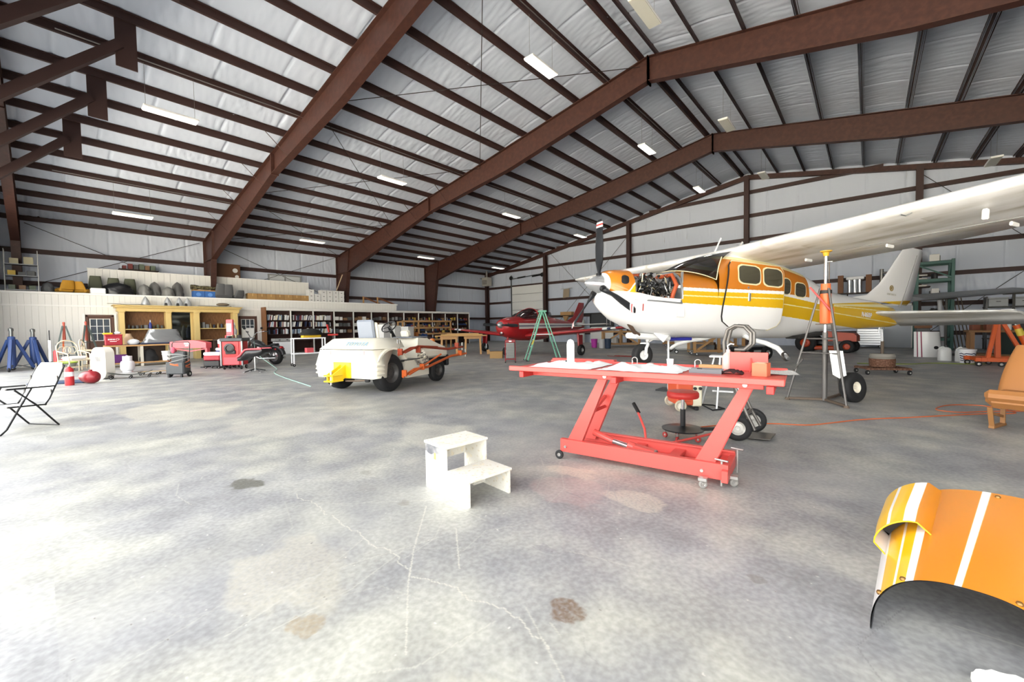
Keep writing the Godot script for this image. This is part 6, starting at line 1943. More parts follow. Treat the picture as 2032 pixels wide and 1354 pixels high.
	for q in [[4.3, 0.62, 1.78], [4.5, 1.22, 1.8]]:
		t = thing("tripod_stand", "slim grey and orange tripod stand by the white siding, %s" % ["left" if nm == 0 else "nearer the brown door"], "stand", q[0], q[1], 0, 20.0 * nm, "slim tripod stands")
		for k in 3:
			var a := TAU * k / 3 + 0.9
			MB.new().bar(V(cos(a) * 0.45, 0.02, sin(a) * 0.45), V(cos(a) * 0.05, q[2] * 0.94, sin(a) * 0.05), 0.05, 0.04).out(t, "leg", M("grey green enamel", C("4f5a58"), 0.5) if k != 1 else M("orange jack paint", C("e2703a"), 0.4))
		MB.new().cyl(V(0, q[2] * 0.6, 0), V(0, q[2], 0), 0.045, 0.035, 12).out(t, "screw_column", M("rusty red paint", C("a24a3a"), 0.6))
		MB.new().lathe([Vector2(0, q[2]), Vector2(0.05, q[2]), Vector2(0.03, q[2] + 0.05), Vector2(0, q[2] + 0.05)], 10).out(t, "head", M("rusty red paint", C("a24a3a"), 0.6))
		for y in [0.5, 1.0]:
			var tri := []
			for k in 3:
				var a := TAU * k / 3 + 0.9
				tri.append(V(cos(a), 0, sin(a)) * lerpf(0.45, 0.05, y / 1.7) + V(0, y, 0))
			MB.new().tube(tri, 0.012, 6, true).out(t, "brace", M("grey green enamel", C("4f5a58"), 0.5))
		nm += 1
	t = thing("white_tow_pole", "thin white upright pole beside the blue jacks", "pole", 4.6, 0.22)
	MB.new().cyl(V(0, 0.1, 0), V(0, 1.12, 0), 0.045, -1, 12).out(t, "tube", white)
	MB.new().cyl(V(0, 0.0, 0), V(0, 0.3, 0), 0.05, -1, 12).out(t, "sleeve", M("grey ram", C("6f7374"), 0.35, 0.6))
	MB.new().cyl(V(-0.15, 1.5, 0), V(0, 1.12, 0), 0.015, -1, 8).out(t, "rod", blackp)
	nm = 0
	for q in [[4.9, 0.36, 0.98], [5.0, 0.55, 0.6], [5.1, 0.68, 0.62]]:
		t = thing("bottle_jack", "red bottle jack near the white pole, %s" % ["tallest of three", "middle one of three", "nearest the rattan chairs"][nm], "jack", q[0], q[1], 0, 0, "red bottle jacks")
		MB.new().lathe([Vector2(0, 0), Vector2(0.11, 0), Vector2(0.11, 0.04), Vector2(0.07, 0.06), Vector2(0.07, q[2] * 0.7), Vector2(0.04, q[2] * 0.75), Vector2(0, q[2] * 0.75)], 14).out(t, "jack_body", redp)
		MB.new().cyl(V(0, q[2] * 0.7, 0), V(0, q[2], 0), 0.025, -1, 10).out(t, "ram", M("grey ram", C("6f7374"), 0.35, 0.6))
		nm += 1
	t = thing("green_rimmed_tub", "low grey tub with a lime green rim on the floor by the rattan chairs", "tub", 6.3, 0.42)
	MB.new().lathe([Vector2(0, 0.02), Vector2(0.36, 0.02), Vector2(0.44, 0.3), Vector2(0.42, 0.3), Vector2(0.34, 0.04), Vector2(0, 0.04)], 24).out(t, "tub_wall", M("grey tub", C("9aa09e"), 0.5))
	MB.new().tube(arc(V(0, 0.31, 0), V(0.44, 0, 0), V(0, 0, 0.44), 0, 345, 24), 0.022, 6, true).out(t, "rim", M("lime plastic", C("a6c43c"), 0.5))
	# rattan chairs
	var cane := M("pale rattan", C("d8c9ac"), 0.6)
	nm = 0
	for q in [[7.3, 0.75, 30.0], [6.3, 1.3, 75.0]]:
		t = thing("rattan_chair", "pale rattan armchair with hooped scroll back, %s" % ["in front" if nm == 0 else "behind the other rattan chair"], "chair", q[0], q[1], 0, q[2], "rattan chairs")
		var hoop := [V(-0.25, 0.45, -0.3)]
		hoop.append_array(arc(V(-0.3, 0.85, 0), V(0, 0, -0.3), V(-0.04, 0.28, 0), 0, 180, 14))
		hoop.append(V(-0.25, 0.45, 0.3))
		MB.new().tube(hoop, 0.02, 6).out(t, "back_hoop", cane)
		for c in [-0.15, 0.0, 0.15]:
			MB.new().tube(arc(V(-0.3, 0.78, c), V(0, 0, 0.11), V(0, 0.13, 0), 0, 340, 12), 0.012, 5, true).out(t, "scroll", cane)
		for z in [-0.3, 0.3]:
			MB.new().tube([V(-0.27, 0.75, z), V(-0.05, 0.72, z * 1.05), V(0.22, 0.66, z * 1.05), V(0.26, 0.45, z), V(0.24, 0.02, z)], 0.02, 6).out(t, "arm_and_front_leg", cane)
			MB.new().tube([V(-0.25, 0.46, z), V(-0.27, 0.02, z)], 0.02, 6).out(t, "rear_leg", cane)
		for k in 9: MB.new().cyl(V(-0.25, 0.43, -0.28 + k * 0.07), V(0.26, 0.43, -0.28 + k * 0.07), 0.012, -1, 5).out(t, "seat_cane", cane)
		MB.new().tube([V(-0.26, 0.42, -0.3), V(0.27, 0.42, -0.3), V(0.27, 0.42, 0.3), V(-0.26, 0.42, 0.3)], 0.02, 6, true).out(t, "seat_ring", cane)
		MB.new().tube([V(-0.26, 0.18, -0.3), V(0.25, 0.18, -0.3), V(0.25, 0.18, 0.3), V(-0.26, 0.18, 0.3)], 0.014, 6, true).out(t, "stretcher_ring", cane)
		nm += 1
	single(MB.new().box(V(0, 0.06, 0), V(0.46, 0.12, 0.5), 0.05), "white_seat_cushion", M("white cloth", C("f1f1ef"), 0.85), "white cushion on the front rattan chair", "cushion", 7.3, 0.75, 0.445, 30)
	# red gantry
	t = thing("red_sheet_metal_brake", "faded red arched steel bench on two legs before the display cabinet", "bench", 8.75, 3.78, 0, 32)
	MB.new().prism([Vector2(-0.8, 0.74), Vector2(0.8, 0.74), Vector2(0.8, 0.95), Vector2(0.3, 1.04), Vector2(-0.2, 1.04), Vector2(-0.8, 0.98)], -0.12, 0.12).out(t, "beam", pink)
	for x in [-0.74, 0.74]:
		pbox(t, "leg", pink, V(x, 0.4, 0), V(0.1, 0.8, 0.14), 0.01)
		pbox(t, "foot", blackp, V(x, 0.02, 0), V(0.14, 0.04, 0.55), 0.006)
		MB.new().bar(V(x, 0.72, 0), V(0, 0.62, 0), 0.04, 0.04).out(t, "truss_bar", pink)
	pbox(t, "label_plate", white, V(-0.05, 0.92, 0.122), V(0.22, 0.05, 0.004))
	pbox(t, "label_plate", white, V(-0.05, 0.84, 0.122), V(0.14, 0.04, 0.004))
	# welding cart
	t = thing("hose_cart", "dark grey upright cart wound with orange and white hoses", "cart", 12.6, 2.72, 0, 45)
	pbox(t, "cart_box", M("dark grey plastic", C("45484a"), 0.5), V(0, 0.28, 0), V(0.52, 0.38, 0.34), 0.03)
	pbox(t, "cart_panel", M("dark grey plastic", C("45484a"), 0.5), V(0, 0.6, -0.06), V(0.4, 0.34, 0.16), 0.03)
	MB.new().tube([V(-0.24, 0.35, -0.1), V(-0.26, 1.0, -0.14), V(-0.22, 1.06, -0.14), V(0.22, 1.06, -0.14), V(0.26, 1.0, -0.14), V(0.24, 0.35, -0.1)], 0.014, 8).out(t, "handle", blackp)
	for x in [-0.27, 0.27]: tyre(t, "wheel", V(x, 0.09, -0.06), V(1, 0, 0), 0.09, 0.05, steel, black, 0.4)
	for x in [-0.18, 0.18]: pbox(t, "foot", blackp, V(x, 0.05, 0.14), V(0.05, 0.1, 0.05))
	for k in 6:
		var loop := []
		for i in 17:
			var a := TAU * i / 16.0
			loop.append(V(0.29 * cos(a), 0.62 - 0.05 * k + 0.08 * sin(a * 1.0 + k), 0.2 * sin(a) - 0.02))
		MB.new().tube(loop, 0.012, 5).out(t, "hose_coil", M("orange cord", C("c9683c"), 0.6) if k > 2 else M("grey hose", C("9c9e9c"), 0.5))
	MB.new().ball(V(-0.12, 0.82, 0.02), V(0.07, 0.1, 0.05), 10).out(t, "pink_glove", M("pink cloth", C("c2566a"), 0.8))
	# coolers
	t = thing("white_lid_cooler", "red cooler with white lid on a black crate beside the red tool chest", "cooler", 10.15, 4.22, 0.3, 40)
	pbox(t, "cooler_body", M("dark red plastic", C("9e1f2f"), 0.45), V(0, 0.09, 0), V(0.62, 0.18, 0.38), 0.03)
	pbox(t, "cooler_lid", white, V(0, 0.24, 0), V(0.62, 0.12, 0.38), 0.03)
	t = thing("black_crate", "low black crate on castors under the white-lidded cooler", "crate", 10.15, 4.22, 0, 40)
	pbox(t, "crate_body", blackp, V(0, 0.19, 0), V(0.6, 0.21, 0.4), 0.02)
	for x in [-0.24, 0.24]:
		for z in [-0.15, 0.15]: tyre(t, "castor", V(x, 0.04, z), V(0, 0, 1), 0.04, 0.03, steel, black, 0.35)
	t = thing("blue_cooler", "small blue and white cooler stacked behind the red one", "cooler", 9.9, 4.55, 0.0, 40)
	pbox(t, "stack_box", M("dark grey plastic", C("45484a"), 0.5), V(0, 0.22, 0), V(0.4, 0.44, 0.3), 0.02)
	pbox(t, "cooler_body", M("navy plastic", C("22306e"), 0.5), V(0, 0.54, 0), V(0.42, 0.2, 0.3), 0.03)
	pbox(t, "cooler_lid", white, V(0, 0.69, 0), V(0.42, 0.1, 0.3), 0.03)
	t = thing("red_water_jug", "red and white round drink jug above the blue cooler", "jug", 9.9, 4.55, 0.741)
	MB.new().lathe([Vector2(0, 0), Vector2(0.15, 0), Vector2(0.16, 0.02), Vector2(0.16, 0.16), Vector2(0, 0.16)], 18).out(t, "jug_body", redp)
	MB.new().lathe([Vector2(0, 0.16), Vector2(0.17, 0.16), Vector2(0.17, 0.3), Vector2(0.13, 0.33), Vector2(0, 0.33)], 18).out(t, "jug_lid", white)
	# tool chest
	t = thing("red_tool_chest", "red rolling tool chest with grey top and a round black reel on its door", "tool chest", 11.15, 4.6, 0, 48)
	pbox(t, "cabinet", redp, V(0, 0.58, 0), V(0.66, 0.86, 0.46), 0.02)
	pbox(t, "top_tray", M("dark grey plastic", C("45484a"), 0.5), V(0, 1.06, 0), V(0.76, 0.12, 0.54), 0.02)
	for x in [-0.35, 0.35]: pbox(t, "corner_post", M("brushed grey steel", C("8f9091"), 0.35, 0.6), V(x, 0.58, 0.23), V(0.06, 0.9, 0.05), 0.008)
	pbox(t, "door_panel", redp, V(0, 0.74, 0.236), V(0.5, 0.5, 0.02), 0.006)
	pbox(t, "drawer_panel", pink, V(0, 0.3, 0.24), V(0.52, 0.28, 0.03), 0.02)
	MB.new().lathe([Vector2(0.0, 0.0), Vector2(0.17, 0.0), Vector2(0.17, 0.05), Vector2(0.11, 0.06), Vector2(0.1, 0.03), Vector2(0, 0.03)], 22, V(-0.05, 0.76, 0.245), turned(90, 0, 0)).out(t, "cable_reel", blackp)
	pbox(t, "reel_bracket", blackp, V(-0.02, 0.62, 0.26), V(0.34, 0.14, 0.05), 0.02)
	pbox(t, "paper_tag", white, V(-0.06, 0.9, 0.256), V(0.07, 0.03, 0.004))
	for x in [-0.28, 0.28]:
		for z in [-0.17, 0.17]: tyre(t, "castor", V(x, 0.07, z), V(1, 0, 0), 0.07, 0.05, steel, black, 0.4)
	goods([["black", "27272a", "box"], ["white", "cfcfca", "box"], ["cream", "d2cbb4", "can"]], 11.05, 4.4, 4.85, 1.121, 4, 0.12, "on the red tool chest", 71)
	t = thing("red_tall_cabinet", "tall narrow red cabinet side with white papers, left of the tool chest", "cabinet", 10.5, 4.72, 0, 48)
	pbox(t, "cabinet_body", redp, V(0, 0.66, 0), V(0.3, 1.12, 0.5), 0.015)
	pbox(t, "upper_rack", M("faded red paint", C("d0585f"), 0.5), V(0.0, 1.5, 0.16), V(0.24, 0.6, 0.1), 0.02)
	pbox(t, "paper_sheet", white, V(0, 0.9, 0.252), V(0.16, 0.6, 0.004))
	pbox(t, "paper_sheet", white, V(-0.02, 1.5, 0.212), V(0.16, 0.3, 0.004))
	for x in [-0.1, 0.1]: tyre(t, "castor", V(x, 0.05, 0.1), V(1, 0, 0), 0.05, 0.04, steel, black, 0.4)
	for x in [-0.1, 0.1]: tyre(t, "castor", V(x, 0.05, -0.15), V(1, 0, 0), 0.05, 0.04, steel, black, 0.4)
	nm = 0
	for q in [[7.3, 5.6, 1.75, "pale vase-shaped"], [6.6, 5.7, 1.7, "dark blue"]]:
		var o := thing("bottle_on_bench", "%s bottle standing tall behind the red tool chest" % q[3], "bottle", q[0], q[1], 1.0)
		MB.new().lathe([Vector2(0, 0), Vector2(0.1, 0), Vector2(0.14, 0.4), Vector2(0.07, 0.5), Vector2(0.08, 0.62), Vector2(0, 0.66)], 14).out(o, "bottle_body", M("pale grey plastic", C("b9b7b6"), 0.5) if nm == 0 else M("navy plastic", C("22306e"), 0.5))
		MB.new().ball(V(0, 0.68, 0), V(0.06, 0.07, 0.06), 10).out(o, "cap", white)
		nm += 1
	t = thing("dark_side_bench", "dark workbench cluttered with tools behind the red tool chest", "workbench", 6.6, 5.6)
	pbox(t, "bench_top", M("dark wood", C("3a2b22"), 0.7), P(0, 0.97, 0), V(2.0, 0.06, 0.8))
	for x in [-0.9, 0.9]:
		for w in [-0.35, 0.35]: pbox(t, "leg", M("dark wood", C("3a2b22"), 0.7), P(x, 0.47, w), V(0.08, 0.94, 0.08))
	# padded seat on a screw stand
	t = thing("padded_work_seat", "black mechanic's seat with red edge on a thin screw stand", "seat", 13.1, 4.6, 0, 30)
	var g := []
	for j in 2:
		var row := []
		for i in 10:
			var f := i / 9.0
			row.append(V(-0.45 + 0.95 * f, 0.5 + 0.26 * smoothstep(0.0, 0.4, f) + 0.02 * f, -0.2 + 0.4 * j))
		g.append(row)
	var gl := []
	for i in 10: gl.append([g[1][i], g[0][i], g[0][i] + V(0.02, -0.12 - 0.14 * sin(PI * i / 9.0), 0), g[1][i] + V(0.02, -0.12 - 0.14 * sin(PI * i / 9.0), 0)])
	MB.new().loft(gl).out(t, "seat_shell", blackp)
	MB.new().tube(g[1], 0.03, 8).out(t, "red_edge", pink)
	MB.new().tube(g[0], 0.03, 8).out(t, "red_edge", pink)
	MB.new().cyl(V(0.05, 0.06, 0), V(0.05, 0.56, 0), 0.025, -1, 10).out(t, "screw_post", M("chromed steel", C("cfd1d2"), 0.2, 0.9))
	for k in 4:
		var a := TAU * k / 4 + 0.4
		MB.new().tube([V(0.05, 0.12, 0), V(0.05 + 0.32 * cos(a), 0.03, 0.32 * sin(a))], 0.016, 6).out(t, "foot", blackp)
		MB.new().ball(V(0.05 + 0.34 * cos(a), 0.02, 0.34 * sin(a)), V(0.03, 0.02, 0.03), 8).out(t, "foot_pad", steel)
	build_motorcycle()
	# white trolley
	t = thing("white_tool_trolley", "white two-tier tool trolley with a yellow tray, behind the white tug", "trolley", 12.2, 6.75, 0, 80)
	for x in [-0.55, 0.55]:
		for z in [-0.2, 0.2]:
			MB.new().cyl(V(x, 0.1, z), V(x, 1.06, z), 0.025, -1, 8).out(t, "leg", white)
			tyre(t, "castor", V(x, 0.05, z), V(0, 0, 1), 0.05, 0.03, steel, black, 0.35)
	for y in [0.48, 1.05]: pbox(t, "tray_shelf", white, V(0, y, 0), V(1.16, 0.04, 0.46), 0.006)
	single(MB.new().box(V(0, 0.05, 0), V(0.2, 0.1, 0.7), 0.02), "yellow_tool_tray", M("yellow plastic", C("e0b92c"), 0.5), "yellow tray on top of the white tool trolley", "tray", 12.1, 6.9, 1.071, 0)
	single(MB.new().box(V(0, 0.09, 0), V(0.2, 0.18, 0.26), 0.01), "pink_tool_box", pink, "small faded red box on the lower shelf of the white trolley", "box", 12.25, 6.75, 0.501)
	rings = []
	var n := noise(91, 2.0, 3)
	for j in 7:
		var f := j / 6.0
		var rg := []
		for k in 20:
			var a := TAU * k / 20
			var s := sqrt(maxf(1.0 - f * f, 0.004)) * (1.0 + 0.35 * n.get_noise_2d(k * 0.6, f * 3.0))
			rg.append(V(0.25 * s * cos(a), 0.26 * f, 0.42 * s * sin(a)))
		rings.append(rg)
	single(MB.new().loft(rings), "black_jacket", M("black cloth", C("1d1e1c"), 0.9), "black jacket heaped over the yellow tray on the trolley", "jacket", 12.1, 6.9, 1.172)
	# red shop chair behind the trolley
	t = thing("red_shop_chair", "red vinyl shop chair between bookcase and white trolley", "chair", 9.3, 9.1, 0, 60)
	pbox(t, "seat", M("red vinyl", C("c8342f"), 0.45), V(0, 1.12, 0), V(0.45, 0.08, 0.45), 0.03)
	pbox(t, "backrest", M("red vinyl", C("c8342f"), 0.45), V(-0.2, 1.42, 0), V(0.07, 0.4, 0.42), 0.03, turned(0, 0, 12))
	MB.new().cyl(V(0, 0.3, 0), V(0, 1.1, 0), 0.03, -1, 10).out(t, "post", blackp)
	for k in 5:
		var a := TAU * k / 5
		MB.new().bar(V(0, 0.3, 0), V(0.28 * cos(a), 0.03, 0.28 * sin(a)), 0.04, 0.03).out(t, "foot", blackp)
	# teal air hose
	var path := []
	for q in [[10.9, 5.3, 0.95], [11.4, 5.2, 0.55], [12.0, 5.4, 0.2], [12.8, 5.4, 0.012], [14.0, 4.9, 0.012], [15.5, 4.6, 0.012], [17.0, 4.4, 0.012], [18.6, 4.2, 0.012]]:
		path.append(P(q[0] - 12.0, q[2], q[1] - 5.0))
	var sm := []
	for i in path.size() - 1:
		for k in 4: sm.append(path[i].cubic_interpolate(path[i + 1], path[maxi(i - 1, 0)], path[mini(i + 2, path.size() - 1)], k / 4.0))
	single(MB.new().tube(sm, 0.012, 6), "air_hose", M("pale teal hose", C("9fc2b6"), 0.5), "pale teal air hose running from the motorcycle across the floor to the tug", "hose", 12.0, 5.0)
	# white office printer boxes near the tug seat
	nm = 0
	for q in [[10.2, 11.2, 0.5, 0.62], [10.0, 11.9, 0.62, 0.55], [10.4, 12.5, 0.45, 0.5]]:
		t = thing("white_storage_box", "white storage carton stacked behind the tug seat, %s" % ["left", "middle", "right"][nm], "carton", q[0], q[1], 0.9, 20, "white cartons behind the tug")
		pbox(t, "carton_body", M("white card", C("d6d6d3"), 0.7), V(0, q[3] * 0.5, 0), V(q[2], q[3], 0.5), 0.008)
		pbox(t, "carton_lid", M("white card", C("d6d6d3"), 0.7), V(0, q[3] + 0.03, 0), V(q[2] + 0.03, 0.06, 0.53), 0.008)
		nm += 1
	t = thing("long_side_table", "long dark table under the white cartons behind the tug", "table", 9.9, 12.3)
	pbox(t, "table_top", M("dark wood", C("3a2b22"), 0.7), P(0, 0.87, 0), V(1.1, 0.06, 3.4))
	for x in [-0.45, 0.45]:
		for w in [-1.6, 1.6]: pbox(t, "leg", M("dark wood", C("3a2b22"), 0.7), P(x, 0.42, w), V(0.08, 0.84, 0.08))
	goods([["brown", "7a5c40", "carton"], ["blue", "2f4470", "bin"], ["dark grey", "3a3c3e", "box"], ["orange", "a86430", "box"]], 10.1, 12.9, 13.9, 0.901, 5, 0.3, "on the long dark table", 77)

func build_motorcycle() -> void:
	var black := M("black rubber", C("1c1c1d"), 0.75)
	var blackp := M("black enamel", C("202022"), 0.35)
	var chrome := M("chromed steel", C("cfd1d2"), 0.2, 0.9)
	# x runs from the rear wheel to the front
	var t := thing("motorcycle", "black cruiser motorcycle with chrome pipes parked before the bookcase", "motorcycle", 10.4, 6.2, 0, 205)
	tyre(t, "rear_wheel", V(0, 0.32, 0), V(0, 0, 1), 0.32, 0.2, chrome, black, 0.62)
	tyre(t, "front_wheel", V(1.55, 0.33, 0), V(0.1, 0, 1), 0.33, 0.12, chrome, black, 0.7)
	MB.new().tube(arc(V(0, 0.32, 0), V(0.4, 0, 0), V(0, 0.4, 0), 20, 170, 12), 0.09, 8).out(t, "rear_fender", blackp)
	MB.new().tube(arc(V(1.55, 0.33, 0), V(0.37, 0, 0), V(0, 0.37, 0), 40, 150, 8), 0.06, 8).out(t, "front_fender", blackp)
	var rings := []
	for q in [[0.55, 0.72, 0.1, 0.08], [0.7, 0.8, 0.17, 0.12], [0.95, 0.86, 0.19, 0.14], [1.12, 0.9, 0.13, 0.1], [1.2, 0.92, 0.05, 0.05]]:
		rings.append(MB.new().ring(V(q[0], q[1], 0), V(0, q[3], 0), V(0, 0, q[2]), 14))
	MB.new().loft(rings).out(t, "fuel_tank", blackp)
	pbox(t, "saddle", black, V(0.35, 0.72, 0), V(0.55, 0.12, 0.3), 0.05, turned(0, 0, -4))
	pbox(t, "rear_pad", black, V(0.02, 0.8, 0), V(0.28, 0.1, 0.24), 0.04)
	MB.new().ball(V(-0.3, 0.68, 0), V(0.07, 0.06, 0.09), 10).out(t, "tail_lamp", M("red lens", C("a31f24"), 0.2))
	for s in [-1.0, 1.0]:
		MB.new().cyl(V(1.5, 0.35, s * 0.1), V(1.2, 1.08, s * 0.1), 0.03, -1, 10).out(t, "fork_tube", chrome)
		MB.new().tube([V(1.2, 1.1, s * 0.06), V(1.17, 1.28, s * 0.2), V(1.0, 1.34, s * 0.42), V(0.85, 1.32, s * 0.46)], 0.016, 8).out(t, "handlebar", chrome)
		MB.new().cyl(V(0.98, 1.34, s * 0.43), V(0.84, 1.32, s * 0.46), 0.022, -1, 8).out(t, "grip", black)
		MB.new().cyl(V(1.12, 1.33, s * 0.3), V(1.1, 1.45, s * 0.38), 0.006, -1, 5).out(t, "mirror_stem", chrome)
		MB.new().ball(V(1.1, 1.47, s * 0.4), V(0.02, 0.05, 0.07), 10).out(t, "mirror", blackp)
		MB.new().tube([V(0.75, 0.5, s * 0.16), V(0.85, 0.35, s * 0.2), V(0.55, 0.24, s * 0.22), V(-0.25, 0.26, s * 0.22)], 0.045, 10).out(t, "exhaust_pipe", chrome)
		MB.new().ball(V(-0.2, 0.62, s * 0.2), V(0.04, 0.04, 0.04), 8).out(t, "indicator", M("red lens", C("a31f24"), 0.2))
		MB.new().cyl(V(0.12, 0.4, s * 0.16), V(0.25, 0.68, s * 0.15), 0.03, -1, 8).out(t, "shock_absorber", chrome)
	pbox(t, "engine_block", M("grey castings", C("54575a"), 0.4, 0.5), V(0.75, 0.42, 0), V(0.42, 0.3, 0.3), 0.05)
	for a in [-24.0, 24.0]:
		for k in 6: MB.new().cyl(V(0.76, 0.55, 0) + turned(0, 0, a) * V(0, k * 0.03, 0), V(0.76, 0.55, 0) + turned(0, 0, a) * V(0, k * 0.03 + 0.018, 0), 0.09, -1, 12).out(t, "cylinder_fin", chrome)
	MB.new().lathe([Vector2(0, 0.04), Vector2(0.1, 0.03), Vector2(0.11, 0), Vector2(0, 0)], 18, V(0.78, 0.6, 0.18), turned(90, 0, 0)).out(t, "air_cleaner", chrome)
	MB.new().lathe([Vector2(0.09, 0), Vector2(0.1, 0.08), Vector2(0.06, 0.16), Vector2(0, 0.18)], 16, V(1.32, 1.02, 0), turned(0, 0, 90)).out(t, "head_lamp", chrome)
	MB.new().bar(V(0.0, 0.32, 0.12), V(0.6, 0.35, 0.12), 0.04, 0.06).out(t, "swing_arm", blackp)
	MB.new().bar(V(0.0, 0.32, -0.12), V(0.6, 0.35, -0.12), 0.04, 0.06).out(t, "swing_arm", blackp)
	MB.new().tube([V(0.4, 0.62, 0), V(0.9, 0.72, 0), V(1.2, 1.0, 0), V(1.05, 0.4, 0), V(0.55, 0.3, 0)], 0.025, 8).out(t, "frame_tube", blackp)
	MB.new().tube([V(0.7, 0.28, -0.1), V(0.66, 0.02, -0.3)], 0.012, 6).out(t, "side_stand", chrome)

# ---------------------------------------------------------------- tug, red aeroplane and what stands round them
func build_tug() -> void:
	var cream := M("cream tug paint", C("ece7d6"), 0.42)
	var yellow := M("yellow hitch paint", C("efcb1e"), 0.45)
	var black := M("black rubber", C("1c1c1d"), 0.75)
	var blackp := M("black enamel", C("202022"), 0.35)
	var orange := M("orange bar paint", C("c25a24"), 0.45)
	var rust := M("rust red bar paint", C("92391f"), 0.5)
	var steel := M("zinc steel", C("b9b8b4"), 0.35, 0.8)
	# x forward, z to its right
	var t := thing("tow_tractor", "cream white airport tow tractor with yellow rear hitch, seen from behind", "tow tractor", 19.845, 4.775, 0, 106.1)
	# rear counterweight: bevelled body with ribbed flanks
	var body := MB.new()
	body.loft([[V(-0.55, 0.33, 0.8), V(-0.55, 0.33, -0.8), V(-0.2, 0.33, -0.84), V(-0.2, 0.33, 0.84)], [V(-0.55, 0.62, 0.86), V(-0.55, 0.62, -0.86), V(-0.2, 0.62, -0.88), V(-0.2, 0.62, 0.88)], [V(-0.52, 0.93, 0.76), V(-0.52, 0.93, -0.76), V(0.1, 0.93, -0.78), V(0.1, 0.93, 0.78)]])
	body.out(t, "counterweight", cream)
	for k in 3:
		for s in [-1.0, 1.0]: pbox(t, "flank_rib", cream, V(-0.42, 0.42 + k * 0.09, s * 0.85), V(0.26, 0.04, 0.1), 0.02)
	var hood := MB.new()
	hood.loft([[V(-0.53, 0.945, 0.77), V(-0.53, 0.945, -0.77), V(0.45, 0.945, -0.8), V(0.45, 0.945, 0.8)], [V(-0.26, 1.15, 0.66), V(-0.26, 1.15, -0.66), V(0.4, 1.15, -0.7), V(0.4, 1.15, 0.7)], [V(-0.22, 1.165, 0.63), V(-0.22, 1.165, -0.63), V(0.38, 1.165, -0.67), V(0.38, 1.165, 0.67)]])
	hood.out(t, "rear_hood", cream)
	for s in [-0.48, 0.48]:
		pbox(t, "tail_lamp", M("pink red lens", C("d8a09c"), 0.25), V(-0.535, 0.87, s), V(0.02, 0.08, 0.16), 0.006)
		pbox(t, "reversing_lamp", M("white lens", C("e9e6df"), 0.25), V(-0.535, 0.87, s + 0.13), V(0.02, 0.08, 0.08), 0.006)
	# faded maker's name on the sloping panel
	var slope := Basis(V(0, 0, 1), V(0.8, 0.6, 0).normalized(), V(-0.6, 0.8, 0).normalized())
	text(t, "maker_lettering", "TOYOTA", 0.12, M("faded blue lettering", C("93aebf"), 0.5), Transform3D(slope, V(-0.405, 1.055, 0.22)))
	# hitch
	var h := Node3D.new(); h.name = "hitch"; t.add_child(h, true)
	pbox(h, "hitch_plate", yellow, V(-0.56, 0.5, -0.06), V(0.03, 0.34, 0.5), 0.006)
	MB.new().prism([Vector2(-0.57, 0.36), Vector2(-0.57, 0.62), Vector2(-0.92, 0.44), Vector2(-0.92, 0.28), Vector2(-0.7, 0.28)], -0.12, -0.09).out(h, "hitch_cheek", yellow)
	MB.new().prism([Vector2(-0.57, 0.36), Vector2(-0.57, 0.62), Vector2(-0.92, 0.44), Vector2(-0.92, 0.28), Vector2(-0.7, 0.28)], 0.03, 0.06).out(h, "hitch_cheek", yellow)
	for y in [0.3, 0.42]: pbox(h, "jaw", yellow, V(-0.82, y, -0.03), V(0.3, 0.03, 0.26), 0.01)
	MB.new().cyl(V(-0.88, 0.22, -0.03), V(-0.88, 0.5, -0.03), 0.025, -1, 10).out(h, "hitch_pin", steel)
	MB.new().tube([V(-0.62, 0.28, 0.1), V(-0.6, 0.29, 0.4), V(-0.57, 0.31, 0.66)], 0.018, 8).out(h, "release_rod", M("rusty pipe", C("6d5f52"), 0.7, 0.3))
	pbox(h, "rubber_stop", black, V(-0.57, 0.3, 0.66), V(0.08, 0.06, 0.12), 0.02)
	# wheels and arches
	var hub := M("dark grey hub", C("4e4c4a"), 0.5, 0.3)
	for s in [-1.0, 1.0]:
		tyre(t, "rear_tyre", V(0, 0.41, s * 0.7), V(0, 0, s), 0.41, 0.27, hub, black, 0.52)
		tyre(t, "front_tyre", V(1.82, 0.29, s * 0.68), V(0, 0, s), 0.29, 0.2, hub, black, 0.5)
		var f := []
		for i in 9:
			var a := deg_to_rad(150.0 - i * 15.0)
			f.append(Vector2(0.5 * cos(a), 0.42 + 0.5 * sin(a)))
		for i in 9:
			var a := deg_to_rad(30.0 + i * 15.0)
			f.append(Vector2(0.54 * cos(a), 0.42 + 0.54 * sin(a)))
		MB.new().prism(f, s * 0.56, s * 0.86).out(t, "rear_arch", cream)
	MB.new().prism([Vector2(0.42, 0.3), Vector2(0.62, 0.22), Vector2(1.45, 0.22), Vector2(1.45, 0.62), Vector2(0.62, 0.62)], -0.72, 0.72).out(t, "side_skirt", cream)
	pbox(t, "chassis", blackp, V(0.9, 0.36, 0), V(2.5, 0.16, 0.9), 0.01)
	pbox(t, "step_floor", blackp, V(0.85, 0.62, 0), V(0.7, 0.04, 1.3), 0.006)
	# dashboard, bonnet and bumper
	MB.new().prism([Vector2(1.15, 0.6), Vector2(2.36, 0.66), Vector2(2.36, 0.86), Vector2(1.55, 1.12), Vector2(1.2, 1.14)], -0.6, 0.6).out(t, "bonnet", cream)
	pbox(t, "front_guard", cream, V(1.85, 0.72, 0), V(1.05, 0.22, 1.36), 0.05)
	pbox(t, "front_bumper", blackp, V(2.42, 0.5, 0), V(0.1, 0.3, 1.3), 0.02)
	pbox(t, "bonnet_panel", M("grey bonnet pad", C("7b8086"), 0.6), V(1.35, 1.15, 0.25), V(0.62, 0.03, 0.6), 0.01)
